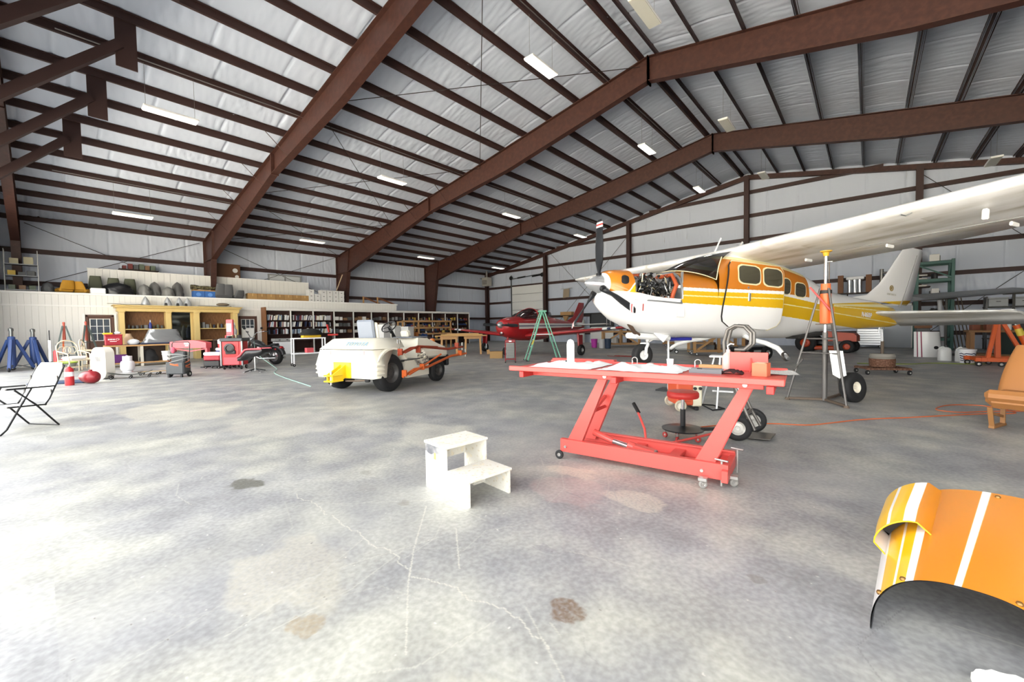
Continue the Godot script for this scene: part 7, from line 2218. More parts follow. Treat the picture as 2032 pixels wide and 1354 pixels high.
	MB.new().lathe([Vector2(0, 0), Vector2(0.075, 0), Vector2(0.08, 0.08), Vector2(0.06, 0.16), Vector2(0, 0.18)], 14, V(2.2, 0.92, 0.3)).out(t, "beacon", M("orange beacon", C("d9792e"), 0.25))
	# seat and controls
	var st := M("grey blue vinyl", C("7d848f"), 0.5)
	pbox(t, "seat_cushion", st, V(0.62, 1.02, -0.25), V(0.45, 0.14, 0.5), 0.04)
	pbox(t, "seat_back", st, V(0.36, 1.36, -0.25), V(0.1, 0.46, 0.52), 0.04, turned(0, 0, 8))
	pbox(t, "seat_shell", cream, V(0.44, 1.32, -0.25), V(0.08, 0.42, 0.58), 0.03, turned(0, 0, 8))
	MB.new().tube(arc(V(1.08, 1.42, -0.2), V(0.13, 0.13, 0), V(0, 0, 0.2), 0, 345, 22), 0.016, 8, true).out(t, "steering_wheel", blackp)
	for a in [0.0, 120.0, 240.0]:
		MB.new().cyl(V(1.08, 1.42, -0.2), V(1.08, 1.42, -0.2) + V(0.13, 0.13, 0) * cos(deg_to_rad(a)) + V(0, 0, 0.2) * sin(deg_to_rad(a)), 0.01, -1, 6).out(t, "wheel_spoke", blackp)
	MB.new().cyl(V(1.08, 1.41, -0.2), V(1.3, 1.1, -0.2), 0.04, 0.05, 10).out(t, "steering_column", blackp)
	pbox(t, "gauge_box", cream, V(1.28, 1.24, 0.15), V(0.14, 0.16, 0.24), 0.03, turned(0, 0, 15))
	MB.new().cyl(V(0.9, 0.7, 0.05), V(0.86, 1.25, 0.05), 0.014, -1, 8).out(t, "shift_lever", steel)
	for x in [0.28, 0.34]: MB.new().cyl(V(x, 0.8, 0.74), V(x, 1.13, 0.74), 0.014, -1, 8).out(t, "grab_rail", steel)
	# two tow bars carried on the right side
	var nb := 0
	for q in [[0.92, rust, 0.86, 0.9], [1.02, orange, 0.38, 0.72]]:
		var b := thing("tow_bar", "%s steel tow bar strapped along right side of the white tug" % ["upper rust red" if nb == 0 else "lower bright orange"], "tow bar", 19.845, 4.775, 0, 106.1, "tow bars on the tug")
		var z: float = q[0]
		MB.new().tube([V(0.1, q[2] - 0.06, z), V(0.5, q[2] + 0.06, z), V(1.0, q[2] + 0.07, z), V(2.0, q[3] - 0.08, z), V(2.75, q[3] - 0.06, z)], 0.032, 8).out(b, "main_tube", q[1])
		MB.new().tube([V(0.2, q[2] - 0.02, z + 0.1), V(0.7, q[2] + 0.1, z + 0.06), V(1.5, q[3] + 0.0, z + 0.04)], 0.022, 8).out(b, "fork_tube", q[1])
		for x in [0.12, 0.75, 2.4]: pbox(b, "lug", q[1], V(x, q[2] + (q[3] - q[2]) * x / 2.6, z + 0.03), V(0.05, 0.14, 0.12), 0.008)
		MB.new().cyl(V(2.72, q[3] - 0.15, z), V(2.72, q[3] + 0.06, z), 0.02, -1, 8).out(b, "tow_eye", steel)
		nb += 1
	var ch := thing("tow_chain", "tangle of grey chain hanging between the tow bars on the tug", "chain", 19.845, 4.775, 0, 106.1)
	var r := RandomNumberGenerator.new(); r.seed = 3
	for k in 26:
		var c := V(r.randf_range(0.65, 1.15), r.randf_range(0.5, 0.8), 0.95 + r.randf_range(-0.03, 0.03))
		var a := turned(r.randf() * 180, r.randf() * 180, 0)
		MB.new().tube(arc(c, a * V(0.035, 0, 0), a * V(0, 0.02, 0), 0, 330, 8), 0.008, 5, true).out(ch, "chain_link", M("dull chain", C("77736c"), 0.45, 0.7))

const RED := [  # x, top, bottom, half width, roundness
	[0.22, 1.66, 1.20, 0.26, 2.0], [0.3, 1.72, 1.02, 0.40, 2.2], [0.55, 1.78, 0.90, 0.50, 2.4], [1.0, 1.84, 0.78, 0.58, 2.6], [1.5, 1.88, 0.68, 0.62, 2.8], [2.4, 1.92, 0.64, 0.64, 2.8], [3.4, 1.94, 0.68, 0.6, 2.6], [4.4, 1.82, 0.82, 0.46, 2.3], [5.6, 1.66, 1.0, 0.3, 2.1], [6.8, 1.52, 1.12, 0.16, 2.0], [7.7, 1.42, 1.22, 0.05, 2.0]]

func build_red_plane() -> void:
	var red := M("red aeroplane paint", C("a5161c"), 0.25)
	red.clearcoat_enabled = true
	red.clearcoat = 0.4
	var white := M("white aeroplane paint", C("f2f2f0"), 0.22)
	var navy := M("navy paint", C("232a4e"), 0.35)
	var black := M("black rubber", C("1c1c1d"), 0.75)
	var dark := M("smoked glass", C("23262a"), 0.06)
	var silver := M("bare aluminium", C("c4c6c8"), 0.32, 0.85)
	var t := thing("red_low_wing_aeroplane", "dark red low-wing aeroplane with white side stripe parked behind the ladder", "aeroplane", 15.35, 14.05, 0, 90)
	var tab := RED
	var rings := []
	for s in tab: rings.append(fus_ring(s, 32))
	var img := Image.create(512, 256, false, Image.FORMAT_RGB8)
	for y in 256:
		var h := 2.1 - 1.6 * y / 256.0
		for x in 512:
			var xx := 8.0 * x / 512.0
			var c := C("a5161c")
			if xx > 0.9 and xx < 7.3:
				var m := 1.40 + 0.0 * xx
				if absf(h - m) < 0.15 - 0.008 * xx: c = C("d8d4cf")
				if absf(h - m) < 0.02: c = C("232a4e")
			img.set_pixel(x, y, c)
	var skin := M("red striped paint", C("ffffff"), 0.25)
	skin.albedo_texture = ImageTexture.create_from_image(img)
	skin.clearcoat_enabled = true
	skin.clearcoat = 0.4
	var mb := MB.new()
	mb.uvf = func(p: Vector3) -> Vector2: return Vector2(p.x / 8.0, (2.1 - p.y) / 1.6)
	mb.loft(rings, true, true).out(t, "fuselage", skin)
	# canopy
	var cr := []
	for q in [[1.25, 0.03, 0.4], [1.5, 0.18, 0.5], [1.9, 0.35, 0.54], [2.4, 0.42, 0.55], [3.0, 0.36, 0.52], [3.6, 0.16, 0.42], [4.0, 0.02, 0.3]]:
		var s := fus_at(tab, q[0])
		var rg := []
		for k in 15:
			var a := PI * k / 14
			rg.append(V(q[0], s[1] - 0.14 + (q[1] + 0.1) * pow(sin(a), 0.7), q[2] * cos(a)))
		cr.append(rg)
	MB.new().loft(cr.slice(0, 4), false, false, false).out(t, "windscreen", dark)
	MB.new().loft(cr.slice(3), false, false, false).out(t, "cabin_roof", red)
	for i in [0, 3]: MB.new().tube(cr[i], 0.02, 6).out(t, "windscreen_frame", red)
	MB.new().tube([cr[0][7], cr[1][7], cr[2][7], cr[3][7]], 0.014, 6).out(t, "windscreen_post", red)
	for s in [1.0, -1.0]:
		for q in [[2.55, 3.05], [3.15, 3.55]]:
			var g := []
			for j in 2:
				var row := []
				for i in 5: row.append(V(lerpf(q[0], q[1], i / 4.0), 1.86 + 0.24 * j, s * (0.6 - 0.09 * j)))
				if s < 0: row.reverse()
				g.append(row)
			MB.new().grid(g).out(t, "side_window", dark)
	# spinner and propeller
	var pr := Node3D.new(); pr.name = "propeller"; t.add_child(pr, true)
	MB.new().lathe([Vector2(0, 0), Vector2(0.06, 0.03), Vector2(0.13, 0.12), Vector2(0.16, 0.22), Vector2(0.165, 0.26), Vector2(0, 0.26)], 20, V(0, 1.46, 0), Basis(V(0, 0, 1), V(1, 0, 0), V(0, 1, 0))).out(pr, "spinner", silver)
	for a in [2.0, 182.0]:
		var up := V(0, sin(deg_to_rad(a)), -cos(deg_to_rad(a)))
		var b := Basis(V(1, 0, 0), up, V(1, 0, 0).cross(up))
		var rg := blade(b, V(0.17, 1.46, 0), 0.1, 1.12, 0.17)
		var o := MB.new().loft(rg).out(pr, "blade", M("black blade paint", C("1b1d21"), 0.3))
		MB.new().loft(rg.slice(5)).out(o, "tip_band", white)
	MB.new().lathe([Vector2(0.11, 0.0), Vector2(0.13, 0.0), Vector2(0.13, 0.03), Vector2(0.1, 0.04), Vector2(0, 0.06)], 18, V(0.27, 1.1, 0.0), Basis(V(0, 0, 1), V(1, 0, 0), V(0, 1, 0))).out(t, "air_intake", black)
	MB.new().ball(V(0.26, 1.09, 0.0), V(0.02, 0.06, 0.08), 10).out(t, "landing_lamp", silver)
	for s in [1.0, -1.0]:
		MB.new().box(V(0.34, 1.5, s * 0.3), V(0.06, 0.14, 0.2), 0.03).out(t, "cooling_inlet", black)
		# wing in red with a white and navy tip
		rings = []
		for q in [[0.4, 1.35, 0.92, 1.9, 0.14], [2.0, 1.5, 1.02, 1.65, 0.13], [4.5, 1.72, 1.21, 1.25, 0.11]]:
			rings.append(wing_ring(q[1], q[2], s * q[0], q[3], q[4]))
		MB.new().loft(rings, false, false).out(t, "wing", red)
		var prev: Array = rings[2]
		for q in [[4.72, 1.74, 1.226, 1.21, 0.11, white], [4.88, 1.755, 1.238, 1.19, 0.11, navy], [5.1, 1.775, 1.255, 1.15, 0.105, white], [5.3, 1.8, 1.27, 1.08, 0.1, red], [5.55, 1.88, 1.29, 0.9, 0.08, red], [5.66, 2.05, 1.295, 0.55, 0.04, white]]:
			var nx := wing_ring(q[1], q[2], s * q[0], q[3], q[4])
			MB.new().loft([prev, nx], false, q[0] > 5.6).out(t, "wing_tip_band", q[5])
			prev = nx
		# main gear
		var g := Node3D.new(); g.name = "main_gear"; t.add_child(g, true)
		MB.new().cyl(V(2.3, 1.0, s * 2.95), V(2.28, 0.45, s * 3.0), 0.06, 0.05, 12).out(g, "strut", red)
		MB.new().cyl(V(2.28, 0.5, s * 3.0), V(2.28, 0.26, s * 3.0), 0.035, -1, 10).out(g, "piston", silver)
		tyre(g, "tyre", V(2.28, 0.25, s * 3.12), V(0, 0, s), 0.25, 0.18, silver, black, 0.4)
		pbox(g, "gear_door", red, V(2.28, 0.7, s * 3.1), V(0.35, 0.5, 0.02), 0.005)
		# tailplane
		rings = []
		for q in [[0.05, 6.7, 1.42, 1.0, 0.09], [1.75, 6.95, 1.46, 0.68, 0.08], [1.85, 7.05, 1.46, 0.4, 0.04]]:
			rings.append(wing_ring(q[1], q[2], s * q[0], q[3], q[4]))
		MB.new().loft(rings, false, true).out(t, "tailplane", white)
	var fin := []
	for q in [[5.6, 1.55, 1.9, 0.05], [6.5, 1.9, 1.2, 0.06], [6.9, 2.4, 0.85, 0.05], [7.15, 2.75, 0.6, 0.03]]:
		var rg := []
		for p in wing_ring(0, 0, 0, q[2], q[3]): rg.append(V(q[0] + p.x, q[1], p.y + p.x * 0.05))
		fin.append(rg)
	MB.new().loft(fin, false, true).out(t, "fin", red)
	var ng := Node3D.new(); ng.name = "nose_gear"; t.add_child(ng, true)
	MB.new().cyl(V(0.75, 0.95, 0), V(0.6, 0.4, 0), 0.055, 0.045, 12).out(ng, "strut", red)
	MB.new().cyl(V(0.6, 0.42, 0), V(0.56, 0.22, 0), 0.03, -1, 10).out(ng, "piston", silver)
	for s in [1.0, -1.0]: MB.new().bar(V(0.58, 0.42, s * 0.09), V(0.55, 0.2, s * 0.09), 0.03, 0.03).out(ng, "fork", silver)
	tyre(ng, "tyre", V(0.55, 0.2, 0), V(0, 0, 1), 0.2, 0.13, silver, black, 0.4)

func build_middle() -> void:
	var black := M("black rubber", C("1c1c1d"), 0.75)
	var steel := M("zinc steel", C("b9b8b4"), 0.35, 0.8)
	var white := M("white plastic", C("f0f1f3"), 0.4)
	var pine := M("pine", C("b98f5e"), 0.7)
	# green step ladder seen from its side
	var green := M("mint fibreglass", C("7fbfa4"), 0.5)
	var t := thing("green_step_ladder", "mint green fibreglass step ladder standing open before the red aeroplane", "ladder", 18.6, 13.2, 0, 50)
	for z in [-0.22, 0.22]:
		MB.new().bar(V(-0.68, 0.02, z * 1.4), V(-0.05, 1.95, z * 0.8), 0.09, 0.04, 0.004).out(t, "front_rail", green)
		MB.new().bar(V(0.68, 0.02, z * 1.4), V(0.05, 1.95, z * 0.8), 0.07, 0.04, 0.004).out(t, "rear_rail", green)
		for x in [-0.68, 0.68]: pbox(t, "foot", black, V(x, 0.03, z * 1.4), V(0.1, 0.06, 0.07), 0.01)
		MB.new().bar(V(-0.34, 1.05, z), V(0.34, 1.05, z), 0.02, 0.03).out(t, "spreader", white)
	for k in 6:
		var f := (k + 1) / 7.0
		pbox(t, "step", M("aluminium step", C("c9ccce"), 0.35, 0.7), V(lerpf(-0.68, -0.05, f), lerpf(0.02, 1.95, f), 0), V(0.1, 0.025, lerpf(0.64, 0.36, f)), 0.004)
	for f in [0.25, 0.5, 0.75]: MB.new().cyl(V(lerpf(0.68, 0.05, f), lerpf(0.02, 1.95, f), -0.28), V(lerpf(0.68, 0.05, f), lerpf(0.02, 1.95, f), 0.28), 0.012, -1, 6).out(t, "rear_brace", steel)
	pbox(t, "top_cap", green, V(0, 1.97, 0), V(0.28, 0.07, 0.42), 0.015)
	pbox(t, "caution_label", M("yellow label", C("d8c24a"), 0.5), V(-0.46, 0.75, 0.31), V(0.05, 0.2, 0.004), 0.0, turned(0, 0, -24))
	# red heater
	t = thing("red_framed_heater", "red-framed upright grey heater on thin feet beside the green ladder", "heater", 18.1, 11.8, 0, 41)
	var redp := M("dark red frame", C("8c1f26"), 0.4)
	pbox(t, "grey_panel", M("grey mesh", C("8a8a86"), 0.5), V(0, 0.47, 0), V(0.32, 0.62, 0.16), 0.02)
	for k in 9: pbox(t, "louvre", M("dark mesh", C("5a5a58"), 0.6), V(0, 0.22 + k * 0.06, 0.083), V(0.28, 0.014, 0.008))
	for x in [-0.19, 0.19]:
		MB.new().tube([V(x, 0.04, 0.02), V(x, 0.82, 0.02)], 0.018, 8).out(t, "frame_post", redp)
		pbox(t, "foot", M("black enamel", C("202022"), 0.35), V(x, 0.025, 0.0), V(0.05, 0.05, 0.4), 0.01)
	pbox(t, "top_box", redp, V(0, 0.82, 0), V(0.4, 0.12, 0.2), 0.02)
	pbox(t, "label_plate", white, V(0, 0.82, 0.102), V(0.1, 0.05, 0.004))
	pbox(t, "bottom_bar", redp, V(0, 0.13, 0.02), V(0.4, 0.04, 0.06), 0.01)
	t = thing("open_carton", "low brown cardboard carton on the floor under the red aeroplane", "carton", 16.1, 13.15, 0, 38)
	pbox(t, "carton_body", M("brown carton", C("a5814f"), 0.7), V(0, 0.15, 0), V(0.55, 0.3, 0.4), 0.006)
	MB.new().bar(V(-0.27, 0.3, 0.2), V(-0.4, 0.28, 0.2), 0.004, 0.2).out(t, "carton_flap", M("tan carton", C("9b7748"), 0.7))
	# saw horses with planks
	var nm := 0
	for q in [[12.4, 13.6], [13.2, 14.5]]:
		t = thing("saw_horse", "pine saw horse carrying planks left of the red aeroplane, %s" % ["left" if nm == 0 else "right"], "saw horse", q[0], q[1], 0, 135, "saw horses")
		pbox(t, "beam", pine, V(0, 0.85, 0), V(0.09, 0.14, 0.9), 0.006)
		for x in [-1.0, 1.0]:
			for z in [-0.36, 0.36]: MB.new().bar(V(x * 0.28, 0.0, z * 1.1), V(x * 0.03, 0.88, z), 0.09, 0.04).out(t, "leg", pine)
		pbox(t, "stretcher", pine, V(0, 0.38, 0.38), V(0.34, 0.08, 0.03))
		nm += 1
	t = thing("plank_stack", "short stack of pale planks lying across the saw horses", "planks", 12.8, 14.05, 0.922, 45)
	for k in 3: pbox(t, "plank", pine if k != 1 else M("tan plywood", C("c09a5c"), 0.7), V(0.05 * k, 0.025 + 0.052 * k, 0.02 * k), V(2.6 - 0.5 * k, 0.05, 0.5), 0.004)
	# tail stand: ballasted bucket on a dolly
	t = thing("tail_stand", "rusty concrete-filled bucket on a castor dolly holding the aeroplane's tail post", "tail stand", 28.74, 14.36, 0, 25)
	var rustm := M("rusted steel", C("ffffff"), 0.8)
	tri_tex(rustm, speckle(63, 128, [C("4a2f22"), C("6e4a36"), C("8a6a58")], 0.05), 3.0, false)
	for s in [-0.28, 0.28]: pbox(t, "dolly_rail", rustm, V(0, 0.15, s), V(0.95, 0.05, 0.08), 0.006)
	for x in [-0.42, 0.0, 0.42]: pbox(t, "dolly_crossbar", rustm, V(x, 0.16, 0), V(0.08, 0.05, 0.64), 0.006)
	for x in [-0.44, 0.44]:
		for z in [-0.28, 0.28]: tyre(t, "castor", V(x, 0.06, z), V(0.5, 0, 1), 0.06, 0.045, steel, black, 0.4)
	MB.new().lathe([Vector2(0, 0.19), Vector2(0.25, 0.19), Vector2(0.26, 0.2), Vector2(0.27, 0.36), Vector2(0.265, 0.4), Vector2(0.24, 0.4), Vector2(0, 0.4)], 22).out(t, "steel_drum", rustm)
	MB.new().lathe([Vector2(0, 0.4), Vector2(0.25, 0.4), Vector2(0.27, 0.46), Vector2(0.24, 0.53), Vector2(0, 0.53)], 22).out(t, "concrete_fill", M("rough concrete", C("8c8880"), 0.9))
	MB.new().cyl(V(0, 0.5, 0), V(0, 0.85, 0), 0.035, -1, 10).out(t, "outer_post", M("rusty pipe", C("6d5f52"), 0.7, 0.3))
	MB.new().cyl(V(0, 0.8, 0), V(-0.02, 1.16, 0), 0.026, -1, 10).out(t, "white_post", white)

# ---------------------------------------------------------------- along the back wall and at the right
func build_back() -> void:
	var white := M("white plastic", C("f0f1f3"), 0.4)
	var black := M("black rubber", C("1c1c1d"), 0.75)
	var blackp := M("black enamel", C("202022"), 0.35)
	var steel := M("zinc steel", C("b9b8b4"), 0.35, 0.8)
	var pine := M("pine", C("b98f5e"), 0.7)
	var darkw := M("dark wood", C("3a2b22"), 0.7)
	var trim := M("white trim", C("ecebe6"), 0.5)
	# sectional loading door with its tracks
	var d := structure("door_3")
	for k in 7:
		MB.new().bb(P(3.42, 0.02 + k * 0.72, BACK - 0.26), P(6.98, 0.02 + (k + 1) * 0.72 - 0.015, BACK - 0.2), 0.006).out(d, "door_panel", M("white door steel", C("dcdddb"), 0.5))
	for k in 3: MB.new().bb(P(3.42, 1.44 * (k + 1) - 0.02, BACK - 0.29), P(6.98, 1.44 * (k + 1) + 0.02, BACK - 0.26)).out(d, "stiffener", M("grey frame", C("8e9090"), 0.5))
	for u in [3.36, 7.04]: MB.new().bb(P(u - 0.04, 0, BACK - 0.32), P(u + 0.04, 6.1, BACK - 0.24)).out(d, "track", M("dull tray steel", C("6d7073"), 0.4, 0.6))
	MB.new().cyl(P(3.3, 5.75, BACK - 0.35), P(7.1, 5.95, BACK - 0.35), 0.04, -1, 10).out(d, "torsion_shaft", M("dull tray steel", C("6d7073"), 0.4, 0.6))
	for u in [4.2, 5.9]: MB.new().cyl(P(u, 5.8, BACK - 0.35), P(u + 0.9, 5.86, BACK - 0.35), 0.07, -1, 10).out(d, "torsion_spring", blackp)
	for u in [3.4, 7.0]: MB.new().cyl(P(u, 5.85, BACK - 0.4), P(u, 5.85, BACK - 0.3), 0.18, -1, 14).out(d, "cable_drum", blackp)
	# unit heater in the corner
	var t := thing("unit_heater", "boxy pale grey gas heater hung high in the far corner", "heater", 0.75, 28.3, 5.3)
	pbox(t, "case", M("pale grey enamel", C("b4b2aa"), 0.5), V(0, 0.4, 0), V(0.75, 0.8, 0.6), 0.02)
	for k in 8: pbox(t, "louvre", M("dark mesh", C("5a5a58"), 0.6), V(0.0, 0.14 + k * 0.055, 0.304), V(0.6, 0.03, 0.012))
	pbox(t, "wall_bracket", M("dull tray steel", C("6d7073"), 0.4, 0.6), V(-0.45, 0.75, 0), V(0.5, 0.06, 0.4))
	MB.new().cyl(V(0, 0.8, 0), V(0, 1.4, 0), 0.1, -1, 12).out(t, "flue", M("galvanised conduit", C("8d8a86"), 0.4, 0.8))
	# shelf with a crate and a paper on the wall
	t = thing("bracket_shelf", "small timber bracket shelf on the back wall beyond the red aeroplane", "shelf", 9.4, 28.8, 2.2)
	pbox(t, "board", M("dark wood", C("3a2b22"), 0.7), V(0, 0.02, 0), V(1.9, 0.05, 0.5))
	MB.new().prism([Vector2(-0.25, 0), Vector2(0.25, 0), Vector2(0.05, -0.45), Vector2(-0.05, -0.45)], -0.1, 0.1).out(t, "bracket", pine)
	single(MB.new().box(V(0, 0.14, 0), V(1.1, 0.28, 0.4), 0.01), "pine_crate", pine, "long pine crate on the bracket shelf", "crate", 9.6, 28.7, 2.246)
	t = thing("paper_banner", "tan paper sheet pinned on the back wall brace", "paper", 9.4, 28.85, 3.7)
	MB.new().prism([Vector2(-0.3, 0), Vector2(0.3, 0.06), Vector2(0.35, 0.75), Vector2(-0.22, 0.72)], -0.01, 0.01).out(t, "paper", M("tan paper", C("a0917c"), 0.8))
	MB.new().cyl(V(-0.5, 0.76, 0), V(0.6, 0.8, 0), 0.02, -1, 6).out(t, "rod", steel)
	# dark window of a side office
	t = thing("dark_office_hatch", "dark rectangular hatch with black lintel low on the back wall", "hatch", 12.7, 28.9, 0)
	pbox(t, "opening", M("dark slate", C("3c3f42"), 0.5), V(0, 1.75, 0.05), V(1.9, 1.0, 0.04))
	pbox(t, "lintel", blackp, V(-0.3, 2.3, 0.08), V(3.2, 0.12, 0.12))
	for x in [-0.98, 0.98]: pbox(t, "jamb", blackp, V(x, 1.75, 0.08), V(0.08, 1.1, 0.1))
	for k in 2: pbox(t, "mullion", trim, V(0.45 + 0.3 * k, 1.72, 0.08), V(0.03, 0.7, 0.02))
	pbox(t, "sill_wall", trim, V(0, 0.62, 0.05), V(2.0, 1.24, 0.06))
	t = thing("white_water_heater", "tall white round-topped tank beside the dark hatch on the back wall", "tank", 11.1, 28.4)
	MB.new().lathe([Vector2(0, 0), Vector2(0.3, 0), Vector2(0.3, 1.75), Vector2(0.2, 1.9), Vector2(0, 1.95)], 18).out(t, "tank_body", M("white door steel", C("dcdddb"), 0.5))
	MB.new().cyl(V(0, 1.9, 0), V(0, 2.2, 0), 0.05, -1, 8).out(t, "pipe", steel)
	# bins beneath the red wing
	var nm := 0
	for q in [[15.7, 22.4, "bright pink", "c53bb0", 0.5], [16.4, 22.1, "white", "d9d9d9", 0.5], [16.95, 21.8, "dark blue", "33465f", 0.55]]:
		t = thing("floor_bin", "%s plastic bin on the floor beyond the red wing" % q[2], "bin", q[0], q[1], 0, 0, "bins beyond the red wing")
		MB.new().lathe([Vector2(0, 0), Vector2(0.16, 0), Vector2(0.2, q[4]), Vector2(0.22, q[4]), Vector2(0.22, q[4] + 0.03), Vector2(0.18, q[4] + 0.03), Vector2(0.15, 0.03), Vector2(0, 0.03)], 16).out(t, "bin_wall", M(q[2] + " bin", C(q[3]), 0.5))
		MB.new().tube(arc(V(0, q[4], 0), V(0.2, 0, 0), V(0, -0.15, 0.12), 0, 180, 8), 0.006, 5).out(t, "bin_handle", steel)
		nm += 1
	# timber trolleys and benches behind the aeroplanes
	nm = 0
	for q in [[16.7, 24.0, 2.2, 1.1, 20.0, "with a diagonal brace, beyond the nose wheel"], [20.0, 26.2, 2.6, 1.15, 10.0, "under the aeroplane belly, left"], [23.4, 19.4, 2.0, 1.1, 35.0, "with blue and white goods, beyond the lift table"]]:
		t = thing("timber_trolley", "open pine timber trolley on castors %s" % q[5], "trolley", q[0], q[1], 0, q[4], "timber trolleys")
		var L: float = q[2]
		for x in [-L * 0.5, 0.0, L * 0.5]:
			for z in [-0.4, 0.4]: pbox(t, "post", pine, V(x, 0.12 + q[3] * 0.45, z), V(0.1, q[3] * 0.9, 0.1))
		for y in [0.2, 0.95]:
			pbox(t, "deck", pine if y > 0.5 else M("grey deck", C("8a8a86"), 0.6), V(0, y, 0), V(L + 0.1, 0.05, 0.9))
			for z in [-0.45, 0.45]: pbox(t, "side_rail", pine, V(0, y, z), V(L + 0.1, 0.1, 0.04))
		MB.new().bar(V(-L * 0.45, 0.25, 0.46), V(0, 0.9, 0.46), 0.04, 0.09).out(t, "diagonal", pine)
		MB.new().bar(V(L * 0.45, 0.25, 0.46), V(0, 0.9, 0.46), 0.04, 0.09).out(t, "diagonal", pine)
		for x in [-L * 0.45, L * 0.45]:
			for z in [-0.35, 0.35]: tyre(t, "castor", V(x, 0.06, z), V(0, 0, 1), 0.06, 0.04, white, black, 0.6)
		nm += 1
	for q in [[16.4, 24.0, 0.26, "16", 41], [20.0, 26.1, 0.26, "20", 42], [23.3, 19.3, 0.26, "23", 43]]:
		goods([["blue", "3f6a9c", "box"], ["white", "cfcfca", "box"], ["dark grey", "3a3c3e", "bin"], ["brown", "7a5c40", "carton"]], q[0], q[1] - 0.35, q[1] + 0.35, 0.226, 3, 0.4, "on the timber trolley %s" % ["beyond the nose wheel" if q[3] == "16" else "under the belly" if q[3] == "20" else "beyond the lift table"], q[4])
	t = thing("white_parts_washer", "white drum-shaped parts washer on castors beyond the nose gear", "parts washer", 21.9, 19.8, 0, 20)
	pbox(t, "tank", M("white door steel", C("dcdddb"), 0.5), V(0, 0.55, 0), V(0.75, 0.75, 0.6), 0.08)
	pbox(t, "sink_lid", M("white door steel", C("dcdddb"), 0.5), V(0, 0.98, -0.25), V(0.75, 0.06, 0.3), 0.02)
	for x in [-0.3, 0.3]:
		for z in [-0.22, 0.22]: tyre(t, "castor", V(x, 0.08, z), V(0, 0, 1), 0.08, 0.05, white, black, 0.6)
	var r := RandomNumberGenerator.new(); r.seed = 15
	var path := []
	for k in 22: path.append(V(r.randf_range(-1.0, 1.3) * (0.4 + k * 0.03), 0.012, r.randf_range(-0.35, 0.35)))
	var sm := []
	for i in path.size() - 1:
		for k in 4: sm.append(path[i].cubic_interpolate(path[i + 1], path[maxi(i - 1, 0)], path[mini(i + 2, path.size() - 1)], k / 4.0))
	single(MB.new().tube(sm, 0.012, 5), "red_air_hose", M("red hose", C("94392f"), 0.6), "tangled red air hose on the floor between the two aeroplanes", "hose", 20.6, 16.6)
	# row of wheels and the belly clutter
	t = thing("dark_tow_dolly", "low dark four-wheeled dolly in the shade under the aeroplane belly", "dolly", 25.0, 17.6, 0, 60)
	pbox(t, "frame", blackp, V(0, 0.42, 0), V(1.3, 0.12, 0.7), 0.02)
	for x in [-0.5, 0.5]:
		for z in [-0.4, 0.4]: tyre(t, "wheel", V(x, 0.25, z), V(0, 0, 1), 0.25, 0.14, steel, black, 0.4)
	pbox(t, "white_tag", white, V(-0.3, 0.55, 0.36), V(0.12, 0.22, 0.01))
	# orange tractor
	t = thing("orange_lawn_tractor", "orange lawn tractor with big black rear tyres behind the tripod jack", "tractor", 27.1, 23.6, 0, 170)
	var org := M("tractor orange", C("b8431c"), 0.4)
	MB.new().prism([Vector2(-1.05, 0.5), Vector2(0.1, 0.5), Vector2(0.1, 0.95), Vector2(-0.95, 0.86), Vector2(-1.05, 0.75)], -0.3, 0.3).out(t, "bonnet", org)
	for s in [-1.0, 1.0]:
		tyre(t, "rear_tyre", V(0.75, 0.42, s * 0.45), V(0, 0, s), 0.42, 0.3, org, black, 0.45)
		tyre(t, "front_tyre", V(-0.75, 0.28, s * 0.42), V(0, 0, s), 0.28, 0.2, org, black, 0.45)
		pbox(t, "rear_fender", org, V(0.7, 0.9, s * 0.42), V(0.7, 0.06, 0.36), 0.02)
	pbox(t, "frame", blackp, V(0, 0.42, 0), V(1.8, 0.16, 0.4), 0.02)
	pbox(t, "mower_deck", org, V(0, 0.2, 0), V(0.9, 0.18, 1.1), 0.06)
	pbox(t, "seat", blackp, V(0.6, 1.0, 0), V(0.45, 0.12, 0.46), 0.04)
	pbox(t, "seat_back", blackp, V(0.84, 1.2, 0), V(0.1, 0.4, 0.44), 0.04)
	MB.new().tube(arc(V(0.2, 1.1, 0), V(0.08, 0.1, 0), V(0, 0, 0.18), 0, 345, 16), 0.014, 6, true).out(t, "steering_wheel", blackp)
	MB.new().cyl(V(0.2, 1.1, 0), V(0.0, 0.85, 0), 0.03, -1, 8).out(t, "steering_column", blackp)
	# silver tool chest, white door
	t = thing("silver_drawer_chest", "bright silver many-drawered tool chest on castors against the back wall", "tool chest", 28.5, 28.2, 0, 0)
	var chrome := M("brushed bright steel", C("c9cbcd"), 0.28, 0.85)
	pbox(t, "chest_body", M("brushed grey steel", C("8f9091"), 0.35, 0.6), V(0, 0.56, 0), V(1.0, 0.86, 0.5), 0.01)
	for k in 7:
		var dr := pbox(t, "drawer", chrome, V(0, 0.2 + k * 0.12, 0.255), V(0.94, 0.108, 0.03), 0.006)
		pbox(dr, "drawer_pull", chrome, V(0, 0.24 + k * 0.12, 0.28), V(0.8, 0.018, 0.02), 0.006)
	for x in [-0.42, 0.42]:
		for z in [-0.18, 0.18]: tyre(t, "castor", V(x, 0.065, z), V(0, 0, 1), 0.065, 0.04, white, black, 0.6)
	d = structure("door_4")
	MB.new().bb(P(28.98, 0, BACK - 0.3), P(30.1, 2.15, BACK - 0.22), 0.006).out(d, "door_leaf", M("pale grey door", C("bfc4ca"), 0.5))
	for u in [28.9, 30.1]: MB.new().bb(P(u, 0, BACK - 0.32), P(u + 0.09, 2.25, BACK - 0.2)).out(d, "jamb", trim)
